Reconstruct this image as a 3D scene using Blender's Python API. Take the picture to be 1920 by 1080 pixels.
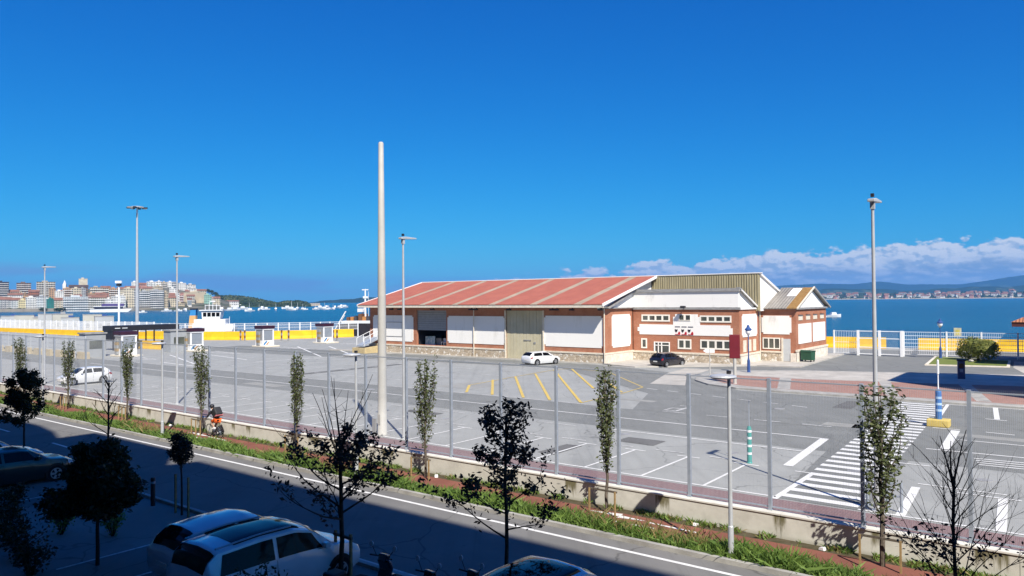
import bpy, bmesh, math, random
from mathutils import Vector, Matrix
S = bpy.context.scene
C = S.collection
for o in list(bpy.data.objects):
    bpy.data.objects.remove(o)

# ------------------------------------------------------------------ camera, sky, sun, exposure
F_PX, CAM_H = 1400.0, 7.3
PITCH, ROLL = math.radians(0.9), math.radians(0.45)
A = math.radians(52.3)                      # street frame: local x = V (across the street), local y = U (along it)
cam = bpy.data.objects.new('camera', bpy.data.cameras.new('camera'))
C.objects.link(cam)
cam.data.sensor_width = 36.0
cam.data.lens = 36.0 * F_PX / 1920.0
cam.data.clip_start = 0.05
cam.data.clip_end = 40000.0
cam.location = (0, 0, CAM_H)
cam.rotation_euler = (Matrix.Rotation(math.pi / 2 + PITCH, 3, 'X') @ Matrix.Rotation(-ROLL, 3, 'Z')).to_euler()
S.camera = cam
S.render.engine = 'CYCLES'
S.view_settings.view_transform = 'Standard'
S.view_settings.look = 'None'
S.view_settings.exposure = 0.6
S.view_settings.gamma = 1.0
S.view_settings.use_curve_mapping = False
S.cycles.max_bounces = 6
S.cycles.transparent_max_bounces = 12
S.cycles.volume_bounces = 0

SUN_EL = math.radians(46.0)
sd = Vector((0.300, -0.953, 0)).normalized()            # horizontal direction towards the sun
sun_dir = Vector((sd.x * math.cos(SUN_EL), sd.y * math.cos(SUN_EL), math.sin(SUN_EL)))
sl = bpy.data.lights.new('sun', 'SUN')
sl.energy = 5.0
sl.angle = math.radians(0.53)
sl.color = (1.0, 0.93, 0.82)
so = bpy.data.objects.new('sun', sl)
C.objects.link(so)
so.rotation_euler = sun_dir.to_track_quat('Z', 'Y').to_euler()
so.location = (0, 0, 60)


class NT:
    """small helper for node trees"""
    def __init__(s, nt):
        s.nt = nt

    def n(s, typ, **kw):
        nd = s.nt.nodes.new(typ)
        for k, v in kw.items():
            setattr(nd, k, v)
        return nd

    def put(s, sock, val):
        if hasattr(val, 'is_output'):
            s.nt.links.new(val, sock)
        else:
            sock.default_value = val

    def m(s, op, a, b=0.0, c=0.0, clamp=False):
        nd = s.n('ShaderNodeMath', operation=op, use_clamp=clamp)
        s.put(nd.inputs[0], a); s.put(nd.inputs[1], b); s.put(nd.inputs[2], c)
        return nd.outputs[0]

    def mix(s, f, a, b, blend='MIX'):
        nd = s.n('ShaderNodeMix', data_type='RGBA', blend_type=blend)
        s.put(nd.inputs[0], f); s.put(nd.inputs[6], a); s.put(nd.inputs[7], b)
        return nd.outputs[2]

    def ss(s, x, a, b, lo=0.0, hi=1.0):
        nd = s.n('ShaderNodeMapRange', interpolation_type='SMOOTHSTEP')
        s.put(nd.inputs[0], x)
        for i, q in enumerate((a, b, lo, hi)):
            s.put(nd.inputs[i + 1], q)
        return nd.outputs[0]

    def noise(s, vec, scale, detail=4.0, rough=0.55, dist=0.0):
        nd = s.n('ShaderNodeTexNoise')
        if vec is not None:
            s.put(nd.inputs['Vector'], vec)
        nd.inputs['Scale'].default_value = scale
        nd.inputs['Detail'].default_value = detail
        nd.inputs['Roughness'].default_value = rough
        nd.inputs['Distortion'].default_value = dist
        return nd.outputs[0]

    def xyz(s, x, y, z):
        nd = s.n('ShaderNodeCombineXYZ')
        s.put(nd.inputs[0], x); s.put(nd.inputs[1], y); s.put(nd.inputs[2], z)
        return nd.outputs[0]


def rgba(c):
    return (c[0], c[1], c[2], 1.0)


world = bpy.data.worlds.new('World')
S.world = world
world.use_nodes = True
W = NT(world.node_tree)
bg = world.node_tree.nodes['Background']
sky = W.n('ShaderNodeTexSky', sky_type='NISHITA', sun_disc=False)
sky.sun_elevation = SUN_EL
sky.sun_rotation = math.atan2(sd.x, sd.y)
sky.air_density = 1.0
sky.dust_density = 0.3
sky.ozone_density = 3.0
sp = W.n('ShaderNodeSeparateColor'); W.put(sp.inputs[0], sky.outputs[0])
# grade of the whole sky: the clean, deeply blue sky of the photograph
r_ = W.m('MULTIPLY', W.m('POWER', sp.outputs[0], 2.4), 0.0105)
g_ = W.m('MULTIPLY', W.m('POWER', sp.outputs[1], 1.15), 0.505)
b_ = W.m('MULTIPLY', W.m('POWER', sp.outputs[2], 0.70), 2.05)
cc = W.n('ShaderNodeCombineColor')
for i_, q_ in enumerate((r_, g_, b_)):
    W.put(cc.inputs[i_], q_)
skycol = cc.outputs[0]
tc = W.n('ShaderNodeTexCoord')
sx = W.n('ShaderNodeSeparateXYZ'); W.put(sx.inputs[0], tc.outputs['Generated'])
az = W.m('MULTIPLY', W.m('ARCTAN2', sx.outputs[0], sx.outputs[1]), 57.2958)
el = W.m('MULTIPLY', W.m('ARCSINE', sx.outputs[2]), 57.2958)
# cumulus bank low over the hills to the right, fading out beyond
rise = W.ss(az, -32.0, 34.0)
fade = W.ss(az, 75.0, 130.0, 1.0, 0.0)
lump = W.noise(W.xyz(W.m('MULTIPLY', az, 0.16), 2.0, 5.0), 1.0, 3.0, 0.5)
top = W.m('MULTIPLY', W.m('MULTIPLY', rise, 3.75), fade)
topA = W.m('ADD', top, W.m('MULTIPLY', W.m('SUBTRACT', lump, 0.5), W.m('MULTIPLY', top, 0.55)))


def puff(sc, ev, z, d_az=0.0, d_el=0.0, det=7.0):
    return W.noise(W.xyz(W.m('ADD', az, d_az), W.m('MULTIPLY', W.m('ADD', el, d_el), ev), z), sc, det, 0.56)


nf = puff(0.55, 1.7, 3.7)
nf2 = puff(0.55, 1.7, 3.7, 0.16, 0.22)
ng = puff(0.30, 2.8, 8.2)
ng2 = puff(0.30, 2.8, 8.2, 0.25, 0.22)
nl = puff(0.22, 5.0, 1.4)
thin = W.ss(W.m('ADD', nl, W.m('MULTIPLY', az, 0.016)), 0.36, 0.56)
thin = W.m('MULTIPLY', W.m('MAXIMUM', thin, W.ss(az, 4.0, 14.0)), W.ss(az, -16.0, -2.0))
dA = W.m('ADD', W.m('SUBTRACT', topA, el), W.m('MULTIPLY', W.m('SUBTRACT', nf, 0.5), 3.4))
mA = W.m('MULTIPLY', W.m('MULTIPLY', W.ss(dA, 0.0, 0.32), thin), W.ss(top, 0.1, 0.9))
litA = W.ss(W.m('ADD', W.m('MULTIPLY', W.m('SUBTRACT', nf, nf2), 8.0), 0.74), 0.1, 0.95)
colA = W.mix(litA, rgba((4.3, 5.6, 7.3)), rgba((7.9, 8.4, 9.0)))
dB = W.m('ADD', W.m('SUBTRACT', W.m('MULTIPLY', topA, 0.66), el), W.m('MULTIPLY', W.m('SUBTRACT', ng, 0.5), 3.0))
mB = W.m('MULTIPLY', W.ss(dB, -0.1, 0.55), 0.92)
litB = W.ss(W.m('ADD', W.m('MULTIPLY', W.m('SUBTRACT', ng, ng2), 6.0), 0.30), 0.1, 1.0)
colB = W.mix(litB, rgba((3.0, 4.1, 5.6)), rgba((6.6, 7.3, 8.3)))
cl1 = W.mix(mB, colA, colB)
mC = W.m('MULTIPLY', W.ss(el, 0.6, 1.7, 1.0, 0.0), W.ss(nl, 0.34, 0.62, 0.30, 0.95))
cl2 = W.mix(mC, cl1, rgba((4.4, 5.8, 7.5)))
c1 = W.mix(mA, skycol, cl2)
# thin grey-blue stratus veil to the left
n2 = W.noise(W.xyz(W.m('MULTIPLY', az, 0.35), W.m('MULTIPLY', el, 2.4), 1.3), 0.5, 4.0, 0.5)
band = W.m('MULTIPLY', W.ss(el, 0.35, 0.8), W.ss(W.m('ADD', el, W.m('MULTIPLY', az, 0.035)), 0.9, 1.75, 1.0, 0.0))
sm = W.m('MULTIPLY', W.m('MULTIPLY', band, W.ss(n2, 0.36, 0.62)), W.ss(az, 6.0, 14.0, 0.9, 0.0))
c2 = W.mix(sm, c1, rgba((1.9, 3.9, 6.3)))
W.put(bg.inputs[0], c2)
bg.inputs[1].default_value = 0.066

# ------------------------------------------------------------------ camera arithmetic used to survey the place
cA, sA = math.cos(A), math.sin(A)
cF = Vector((0, math.cos(PITCH), math.sin(PITCH)))
cU0 = Vector((0, -math.sin(PITCH), math.cos(PITCH)))
cR = Vector((1, 0, 0)) * math.cos(ROLL) - cU0 * math.sin(ROLL)
cU = cU0 * math.cos(ROLL) + Vector((1, 0, 0)) * math.sin(ROLL)


def XY(u, v):
    return (v * cA - u * sA, v * sA + u * cA)


def ray(px, py):
    return cF + cR * ((px - 960) / F_PX) - cU * ((py - 540) / F_PX)


def UV(px, py, z=0.0):
    d = ray(px, py); t = (z - CAM_H) / d.z
    x, y = d.x * t, d.y * t
    return (-x * sA + y * cA, x * cA + y * sA)


def onU(px, py, u):
    d = ray(px, py); t = u / (-d.x * sA + d.y * cA)
    return (t * (d.x * cA + d.y * sA), CAM_H + t * d.z)


def onV(px, py, v):
    d = ray(px, py); t = v / (d.x * cA + d.y * sA)
    return (t * (-d.x * sA + d.y * cA), CAM_H + t * d.z)


def far(px, d):
    return ((px - 960) / F_PX * d, d)


def hz(px):
    return 562.0 - 0.00785 * (px - 960)


def zfar(px, py, d):
    return CAM_H + (hz(px) - py) / F_PX * d


# ------------------------------------------------------------------ materials
MATS = {}


def mat(name, col, rough=0.7, var=0.15, scale=1.5, col2=None, bump=0.0, bscale=20.0, metal=0.0, spec=0.4, stretch=None, detail=5.0, thr=None):
    if name in MATS:
        return MATS[name]
    m = bpy.data.materials.new(name); m.use_nodes = True
    t = NT(m.node_tree); b = m.node_tree.nodes['Principled BSDF']
    geo = t.n('ShaderNodeNewGeometry')
    vec = geo.outputs['Position']
    if stretch:
        mp = t.n('ShaderNodeMapping'); t.put(mp.inputs['Vector'], vec)
        mp.inputs['Scale'].default_value = stretch
        vec = mp.outputs[0]
    a = rgba(col)
    c2_ = rgba(col2) if col2 else rgba([max(0, c * (1 - 2 * var)) for c in col])
    n = t.noise(vec, scale, detail, 0.6)
    f = t.ss(n, *(thr or (0.30, 0.70)))
    t.put(b.inputs['Base Color'], t.mix(f, a, c2_))
    b.inputs['Roughness'].default_value = rough
    b.inputs['Metallic'].default_value = metal
    b.inputs['Specular IOR Level'].default_value = spec
    if bump > 0:
        bn = t.n('ShaderNodeBump'); bn.inputs['Strength'].default_value = bump; bn.inputs['Distance'].default_value = 0.02
        t.put(bn.inputs['Height'], t.noise(geo.outputs['Position'], bscale, 4.0, 0.6))
        t.put(b.inputs['Normal'], bn.outputs[0])
    MATS[name] = m
    return m


def asphalt(name, base, patch):
    m = mat(name, base, 0.9, 0, 0.35, patch, 0.15, 60.0, spec=0.2, stretch=None)
    t = NT(m.node_tree); b = m.node_tree.nodes['Principled BSDF']
    geo = t.n('ShaderNodeNewGeometry')
    old = b.inputs['Base Color'].links[0].from_socket
    mp = t.n('ShaderNodeMapping'); t.put(mp.inputs['Vector'], geo.outputs['Position'])
    mp.inputs['Rotation'].default_value = (0, 0, -A)
    mp.inputs['Scale'].default_value = (1.2, 0.10, 1.0)       # wear drawn out along the lanes
    n = t.noise(mp.outputs[0], 0.9, 6.0, 0.65)
    c = t.mix(t.ss(n, 0.35, 0.75, 0.0, 0.55), old, rgba([x * 0.72 for x in base]))
    fine = t.noise(geo.outputs['Position'], 35.0, 3.0, 0.7)
    c = t.mix(t.ss(fine, 0.3, 0.7, 0.0, 0.22), c, rgba([x * 0.55 for x in base]))
    tr_ = t.n('ShaderNodeMapping'); t.put(tr_.inputs['Vector'], geo.outputs['Position'])
    tr_.inputs['Rotation'].default_value = (0, 0, -A + 0.05); tr_.inputs['Scale'].default_value = (2.4, 0.03, 1.0)
    trk_ = t.noise(tr_.outputs[0], 1.0, 3.0, 0.6)
    c = t.mix(t.ss(trk_, 0.56, 0.70, 0.0, 0.38), c, rgba([x * 0.62 for x in base]))
    spot = t.noise(geo.outputs['Position'], 2.3, 2.0, 0.5)
    c = t.mix(t.ss(spot, 0.70, 0.76, 0.0, 0.5), c, rgba([x * 0.45 for x in base]))
    crk = t.n('ShaderNodeTexVoronoi', feature='DISTANCE_TO_EDGE'); crk.inputs['Scale'].default_value = 0.16
    wv = t.n('ShaderNodeVectorMath', operation='ADD'); t.put(wv.inputs[0], geo.outputs['Position'])
    nz_ = t.n('ShaderNodeTexNoise'); t.put(nz_.inputs['Vector'], geo.outputs['Position']); nz_.inputs['Scale'].default_value = 0.8; t.put(wv.inputs[1], nz_.outputs[1])
    t.put(crk.inputs['Vector'], wv.outputs[0])
    c = t.mix(t.ss(crk.outputs['Distance'], 0.002, 0.006, 0.6, 0.0), c, rgba([x * 0.4 for x in base]))
    mac = t.noise(geo.outputs['Position'], 0.9, 3.0, 0.5)
    c = t.mix(t.ss(mac, 0.62, 0.72, 0.0, 0.35), c, rgba([x * 0.6 for x in base]))
    t.put(b.inputs['Base Color'], c)
    return m


M_LOT = asphalt('asphalt_pale', (0.350, 0.358, 0.345), (0.300, 0.308, 0.298))
M_LANE = asphalt('asphalt_grey', (0.215, 0.222, 0.215), (0.18, 0.187, 0.181))
M_ROAD = asphalt('asphalt_street', (0.205, 0.202, 0.195), (0.165, 0.163, 0.158))
M_PLAZA = asphalt('plaza_paving', (0.25, 0.25, 0.24), (0.20, 0.20, 0.195))
M_CONC = mat('concrete_pale', (0.48, 0.455, 0.41), 0.9, 0, 0.6, (0.36, 0.34, 0.305), 0.2, 12.0, spec=0.2)
M_KERB = mat('kerb_concrete', (0.42, 0.41, 0.38), 0.9, 0, 1.2, (0.28, 0.27, 0.25), 0.2, 15.0, spec=0.2)


def worn_paint(name, col, base, amt=0.50):
    m = mat(name, col, 0.75, 0.0, 3.0, [c * 0.85 for c in col], spec=0.3)
    t = NT(m.node_tree); b = m.node_tree.nodes['Principled BSDF']
    old = b.inputs['Base Color'].links[0].from_socket
    geo = t.n('ShaderNodeNewGeometry')
    n = t.noise(geo.outputs['Position'], 6.0, 6.0, 0.75)
    n2_ = t.noise(geo.outputs['Position'], 0.35, 2.0, 0.5)
    f = t.ss(t.m('ADD', n, t.m('MULTIPLY', t.m('SUBTRACT', n2_, 0.5), 0.5)), amt, amt + 0.22)
    t.put(b.inputs['Base Color'], t.mix(f, old, rgba(base)))
    return m


M_MARK = worn_paint('road_paint_white', (0.74, 0.74, 0.72), (0.34, 0.34, 0.33), 0.60)
M_MARKW = worn_paint('road_paint_worn', (0.60, 0.60, 0.585), (0.28, 0.28, 0.275), 0.46)
M_MARKY = worn_paint('road_paint_yellow', (0.66, 0.47, 0.10), (0.30, 0.27, 0.2), 0.55)
M_PATH = mat('red_path', (0.235, 0.095, 0.068), 0.92, 0, 0.8, (0.185, 0.075, 0.056), 0.2, 40.0, spec=0.15)
M_SOIL = mat('soil', (0.10, 0.082, 0.055), 0.95, 0, 3.0, (0.06, 0.055, 0.03), 0.5, 15.0, spec=0.1)
M_WHITE = mat('white_render', (0.84, 0.83, 0.80), 0.85, 0, 1.3, (0.76, 0.75, 0.72), spec=0.2, thr=(0.5, 0.8))
M_PANEL = mat('white_panel_render', (0.83, 0.82, 0.79), 0.85, 0, 1.1, (0.68, 0.67, 0.63), spec=0.2, stretch=(1, 1, 0.18), thr=(0.55, 0.80))
M_WHITEDIRTY = mat('white_render_stained', (0.80, 0.79, 0.76), 0.85, 0, 1.0, (0.50, 0.49, 0.46), spec=0.2, stretch=(1, 1, 0.35), thr=(0.56, 0.82))
M_TRIM = mat('cream_trim', (0.72, 0.66, 0.55), 0.8, 0, 3.0, (0.60, 0.54, 0.44), spec=0.2)
M_WINFR = mat('window_frame_cream', (0.82, 0.79, 0.71), 0.7, 0.04, 3.0, spec=0.3)
M_ZINC = mat('grey_flashing', (0.34, 0.34, 0.335), 0.6, 0, 2.0, (0.22, 0.22, 0.22), spec=0.4, stretch=(1, 1, 3))
M_STEEL = mat('galvanised_steel', (0.32, 0.36, 0.42), 0.5, 0, 6.0, (0.27, 0.31, 0.37), metal=0.1, spec=0.5)
M_STEELW = mat('pale_fence_wire', (0.46, 0.49, 0.53), 0.6, 0.05, 4.0, metal=0.1)
M_LAMPG = mat('lamp_grey_paint', (0.50, 0.52, 0.54), 0.45, 0.06, 3.0, metal=0.2)
M_CREAMP = mat('cream_pole_paint', (0.48, 0.475, 0.445), 0.6, 0.0, 1.0, (0.41, 0.405, 0.38), spec=0.3)
M_WPAINT = mat('white_metal_paint', (0.80, 0.81, 0.82), 0.5, 0.03, 3.0)
M_YEL = mat('yellow_barrier', (0.80, 0.50, 0.015), 0.6, 0, 0.6, (0.70, 0.40, 0.015), spec=0.3)
M_DARK = mat('dark_metal', (0.022, 0.022, 0.028), 0.5, 0.1, 3.0)
M_BLACK = mat('black_rubber', (0.012, 0.012, 0.013), 0.75, 0.1, 3.0, spec=0.2)
M_GLASS = mat('window_glass', (0.045, 0.05, 0.05), 0.08, 0, 0.5, (0.10, 0.11, 0.09), spec=0.5)
M_CARGLASS = mat('car_glass', (0.006, 0.007, 0.008), 0.06, 0.1, 1.0, spec=0.22)
M_GREENCLAD = mat('olive_cladding', (0.43, 0.385, 0.25), 0.6, 0, 1.6, (0.33, 0.29, 0.18), spec=0.3, stretch=(1, 1, 0.2))
M_DOOR = mat('sand_sheet_door', (0.53, 0.49, 0.35), 0.6, 0, 0.8, (0.47, 0.43, 0.30), spec=0.3)
M_SHUT = mat('grey_shutter', (0.30, 0.31, 0.32), 0.5, 0.06, 2.0)
M_RUST = mat('rusty_sheet', (0.33, 0.20, 0.07), 0.8, 0, 4.0, (0.22, 0.12, 0.045), spec=0.2)
M_BARK = mat('bark', (0.060, 0.048, 0.038), 0.9, 0.2, 12.0, spec=0.15)
M_BARKP = mat('bark_pale', (0.15, 0.125, 0.10), 0.9, 0.25, 12.0, spec=0.15)
M_STAKE = mat('pine_stake', (0.36, 0.25, 0.12), 0.8, 0.15, 8.0, spec=0.2)
M_RED = mat('oxblood_panel', (0.16, 0.012, 0.022), 0.5, 0.06, 1.0)
M_BLUE = mat('blue_enamel', (0.035, 0.085, 0.26), 0.45, 0.08, 3.0)
M_TEAL = mat('teal_plastic', (0.06, 0.30, 0.28), 0.5, 0.06, 3.0)
M_REFL = mat('white_band', (0.75, 0.78, 0.80), 0.5, 0.03, 3.0)


def brick(name, c1_, c2_, mortar):
    m = bpy.data.materials.new(name); m.use_nodes = True
    t = NT(m.node_tree); b = m.node_tree.nodes['Principled BSDF']
    tcn = t.n('ShaderNodeTexCoord')
    s_ = t.n('ShaderNodeSeparateXYZ'); t.put(s_.inputs[0], tcn.outputs['Object'])
    v2 = t.xyz(t.m('ADD', s_.outputs[0], s_.outputs[1]), s_.outputs[2], 0.0)
    br = t.n('ShaderNodeTexBrick'); t.put(br.inputs['Vector'], v2)
    br.inputs['Color1'].default_value = rgba(c1_); br.inputs['Color2'].default_value = rgba(c2_); br.inputs['Mortar'].default_value = rgba(mortar)
    br.inputs['Scale'].default_value = 1.0; br.inputs['Mortar Size'].default_value = 0.012
    br.inputs['Brick Width'].default_value = 0.26; br.inputs['Row Height'].default_value = 0.075
    n = t.noise(tcn.outputs['Object'], 0.7, 5.0, 0.6)
    t.put(b.inputs['Base Color'], t.mix(t.ss(n, 0.35, 0.75, 0.0, 0.55), br.outputs[0], rgba([x * 0.62 for x in c1_])))
    b.inputs['Roughness'].default_value = 0.9; b.inputs['Specular IOR Level'].default_value = 0.15
    MATS[name] = m
    return m


M_BRICK = brick('red_brick', (0.43, 0.148, 0.075), (0.355, 0.118, 0.06), (0.44, 0.29, 0.21))


def pavers(name, c1_, c2_, mortar, w, h, rot):
    m = bpy.data.materials.new(name); m.use_nodes = True
    t = NT(m.node_tree); b = m.node_tree.nodes['Principled BSDF']
    geo = t.n('ShaderNodeNewGeometry')
    mp = t.n('ShaderNodeMapping'); t.put(mp.inputs['Vector'], geo.outputs['Position'])
    mp.inputs['Rotation'].default_value = (0, 0, rot)
    br = t.n('ShaderNodeTexBrick'); t.put(br.inputs['Vector'], mp.outputs[0])
    br.inputs['Color1'].default_value = rgba(c1_); br.inputs['Color2'].default_value = rgba(c2_); br.inputs['Mortar'].default_value = rgba(mortar)
    br.inputs['Scale'].default_value = 1.0; br.inputs['Mortar Size'].default_value = 0.008
    br.inputs['Brick Width'].default_value = w; br.inputs['Row Height'].default_value = h
    n = t.noise(geo.outputs['Position'], 0.5, 5.0, 0.6)
    t.put(b.inputs['Base Color'], t.mix(t.ss(n, 0.35, 0.75, 0.0, 0.5), br.outputs[0], rgba([x * 0.7 for x in c1_])))
    b.inputs['Roughness'].default_value = 0.9; b.inputs['Specular IOR Level'].default_value = 0.15
    return m


M_PAVER = pavers('purple_pavers', (0.25, 0.165, 0.165), (0.21, 0.14, 0.145), (0.16, 0.12, 0.12), 0.22, 0.11, -A)
M_REDPAVE = pavers('red_pavers', (0.36, 0.205, 0.165), (0.31, 0.18, 0.15), (0.25, 0.17, 0.15), 0.4, 0.4, -A)


def stone_mat():
    m = bpy.data.materials.new('rubble_stone'); m.use_nodes = True
    t = NT(m.node_tree); b = m.node_tree.nodes['Principled BSDF']
    tcn = t.n('ShaderNodeTexCoord')
    vo = t.n('ShaderNodeTexVoronoi', feature='F1'); vo.inputs['Scale'].default_value = 3.4
    t.put(vo.inputs['Vector'], tcn.outputs['Object'])
    ve = t.n('ShaderNodeTexVoronoi', feature='DISTANCE_TO_EDGE'); ve.inputs['Scale'].default_value = 3.4
    t.put(ve.inputs['Vector'], tcn.outputs['Object'])
    s_ = t.n('ShaderNodeSeparateColor'); t.put(s_.inputs[0], vo.outputs['Color'])
    stone = t.mix(s_.outputs[0], rgba((0.62, 0.54, 0.43)), rgba((0.40, 0.32, 0.23)))
    stone = t.mix(t.ss(s_.outputs[1], 0.75, 0.85), stone, rgba((0.74, 0.70, 0.63)))
    f = t.ss(ve.outputs['Distance'], 0.02, 0.09)
    n = t.noise(tcn.outputs['Object'], 9.0, 4.0, 0.6)
    col = t.mix(f, rgba((0.42, 0.36, 0.28)), stone)
    t.put(b.inputs['Base Color'], t.mix(t.ss(n, 0.4, 0.8, 0, 0.4), col, rgba((0.25, 0.2, 0.14))))
    bn = t.n('ShaderNodeBump'); bn.inputs['Strength'].default_value = 0.8; bn.inputs['Distance'].default_value = 0.05
    t.put(bn.inputs['Height'], f); t.put(b.inputs['Normal'], bn.outputs[0])
    b.inputs['Roughness'].default_value = 0.9; b.inputs['Specular IOR Level'].default_value = 0.15
    return m


M_STONE = stone_mat()
M_STONEW = mat('limewashed_stone', (0.74, 0.68, 0.60), 0.9, 0, 2.2, (0.58, 0.52, 0.44), 0.5, 6.0, spec=0.15)


def sheet_mat(name, c1_, c2_, freq, axis=1, bump=0.5, patch=None):
    """corrugated sheet: ridges as fine relief, colour worn by noise"""
    m = bpy.data.materials.new(name); m.use_nodes = True
    t = NT(m.node_tree); b = m.node_tree.nodes['Principled BSDF']
    tcn = t.n('ShaderNodeTexCoord')
    s_ = t.n('ShaderNodeSeparateXYZ'); t.put(s_.inputs[0], tcn.outputs['Object'])
    w_ = t.m('SINE', t.m('MULTIPLY', s_.outputs[axis], freq))
    n = t.noise(tcn.outputs['Object'], 0.6, 6.0, 0.65)
    mp = t.n('ShaderNodeMapping'); t.put(mp.inputs['Vector'], tcn.outputs['Object'])
    mp.inputs['Scale'].default_value = (0.15, 2.0, 1.0)
    n2_ = t.noise(mp.outputs[0], 1.2, 5.0, 0.65)
    c = t.mix(t.ss(n, 0.3, 0.7), rgba(c1_), rgba(c2_))
    c = t.mix(t.ss(n2_, 0.45, 0.8, 0, 0.5), c, rgba([x * 0.68 for x in c1_]))
    t.put(b.inputs['Base Color'], c)
    bn = t.n('ShaderNodeBump'); bn.inputs['Strength'].default_value = bump; bn.inputs['Distance'].default_value = 0.03
    t.put(bn.inputs['Height'], w_); t.put(b.inputs['Normal'], bn.outputs[0])
    b.inputs['Roughness'].default_value = 0.75; b.inputs['Specular IOR Level'].default_value = 0.25
    MATS[name] = m
    return m


M_REDROOF = sheet_mat('red_roof_sheet', (0.42, 0.138, 0.092), (0.36, 0.115, 0.08), 30.0)
M_SKYL = sheet_mat('weathered_skylight', (0.43, 0.34, 0.25), (0.34, 0.27, 0.20), 30.0)
M_FIBRO = sheet_mat('grey_fibre_sheet', (0.30, 0.28, 0.25), (0.21, 0.195, 0.175), 18.0, 1, 1.0)


def wall_conc():
    """low concrete wall with greenish drip stains of their own shape"""
    m = bpy.data.materials.new('stained_concrete'); m.use_nodes = True
    t = NT(m.node_tree); b = m.node_tree.nodes['Principled BSDF']
    tcn = t.n('ShaderNodeNewGeometry')
    mp = t.n('ShaderNodeMapping'); t.put(mp.inputs['Vector'], tcn.outputs['Position'])
    mp.inputs['Rotation'].default_value = (0, 0, -A)
    s_ = t.n('ShaderNodeSeparateXYZ'); t.put(s_.inputs[0], mp.outputs[0])
    n = t.noise(tcn.outputs['Position'], 1.6, 6.0, 0.65)
    base = t.mix(t.ss(n, 0.3, 0.75), rgba((0.64, 0.63, 0.57)), rgba((0.50, 0.49, 0.44)))
    band_ = t.noise(t.xyz(s_.outputs[1], 0.0, 0.0), 0.75, 2.0, 0.5)
    streak = t.noise(t.xyz(t.m('MULTIPLY', s_.outputs[1], 7.0), t.m('MULTIPLY', s_.outputs[2], 0.8), 0.0), 1.0, 4.0, 0.7)
    amt = t.m('ADD', t.m('MULTIPLY', streak, 0.5), t.m('MULTIPLY', s_.outputs[2], 0.35))
    f = t.m('MULTIPLY', t.ss(band_, 0.555, 0.60), t.ss(amt, 0.30, 0.46))
    col = t.mix(t.m('MULTIPLY', f, 0.92), base, rgba((0.13, 0.115, 0.05)))
    col = t.mix(t.ss(t.m('ADD', s_.outputs[2], t.m('MULTIPLY', n, 0.2)), 0.10, 0.24, 0.35, 0.0), col, rgba((0.16, 0.14, 0.08)))
    t.put(b.inputs['Base Color'], col)
    b.inputs['Roughness'].default_value = 0.9; b.inputs['Specular IOR Level'].default_value = 0.15
    bn = t.n('ShaderNodeBump'); bn.inputs['Strength'].default_value = 0.3; bn.inputs['Distance'].default_value = 0.02
    t.put(bn.inputs['Height'], n); t.put(b.inputs['Normal'], bn.outputs[0])
    return m


M_WALL = wall_conc()


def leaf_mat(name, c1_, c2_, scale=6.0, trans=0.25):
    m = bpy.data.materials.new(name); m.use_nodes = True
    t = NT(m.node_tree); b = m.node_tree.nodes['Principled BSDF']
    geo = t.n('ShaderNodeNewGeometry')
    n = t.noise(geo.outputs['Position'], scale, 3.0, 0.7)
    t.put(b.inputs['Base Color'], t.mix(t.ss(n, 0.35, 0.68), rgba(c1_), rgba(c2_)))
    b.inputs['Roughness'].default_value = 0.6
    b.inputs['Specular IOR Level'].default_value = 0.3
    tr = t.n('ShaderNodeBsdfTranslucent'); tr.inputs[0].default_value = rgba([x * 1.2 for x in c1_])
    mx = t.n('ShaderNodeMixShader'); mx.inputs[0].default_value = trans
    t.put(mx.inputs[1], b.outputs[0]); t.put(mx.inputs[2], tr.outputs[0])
    out = [q for q in m.node_tree.nodes if q.type == 'OUTPUT_MATERIAL'][0]
    t.put(out.inputs[0], mx.outputs[0])
    return m


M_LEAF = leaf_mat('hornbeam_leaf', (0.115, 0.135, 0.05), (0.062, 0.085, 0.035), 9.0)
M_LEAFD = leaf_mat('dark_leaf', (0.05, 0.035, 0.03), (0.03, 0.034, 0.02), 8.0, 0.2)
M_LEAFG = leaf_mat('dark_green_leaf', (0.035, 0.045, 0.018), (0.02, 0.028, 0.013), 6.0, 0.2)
M_GRASS = leaf_mat('verge_grass', (0.16, 0.245, 0.05), (0.085, 0.155, 0.035), 2.2, 0.3)
M_DRY = leaf_mat('dry_weeds', (0.30, 0.235, 0.10), (0.17, 0.15, 0.06), 3.0, 0.25)
M_BUSH = leaf_mat('bush_leaf', (0.20, 0.21, 0.045), (0.10, 0.125, 0.03), 1.5, 0.25)
M_LAWN = mat('lawn', (0.17, 0.20, 0.055), 0.9, 0, 1.5, (0.13, 0.165, 0.045), 0.5, 40.0, spec=0.1)
M_WOOD = leaf_mat('far_wood', (0.05, 0.075, 0.03), (0.028, 0.045, 0.02), 0.05, 0.1)


def carpaint(name, col, metal=0.0, rough=0.25):
    m = mat(name, col, rough, 0.03, 2.0, metal=metal, spec=0.5)
    m.node_tree.nodes['Principled BSDF'].inputs['Coat Weight'].default_value = 0.8
    m.node_tree.nodes['Principled BSDF'].inputs['Coat Roughness'].default_value = 0.05
    return m


# ------------------------------------------------------------------ mesh helpers
def put(name, me, m, parent=None, smooth=False):
    o = bpy.data.objects.new(name, me)
    if m is not None and not me.materials:
        me.materials.append(m)
    if smooth:
        for p in me.polygons:
            p.use_smooth = True
    C.objects.link(o)
    if parent is not None:
        o.parent = parent
    return o


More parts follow.
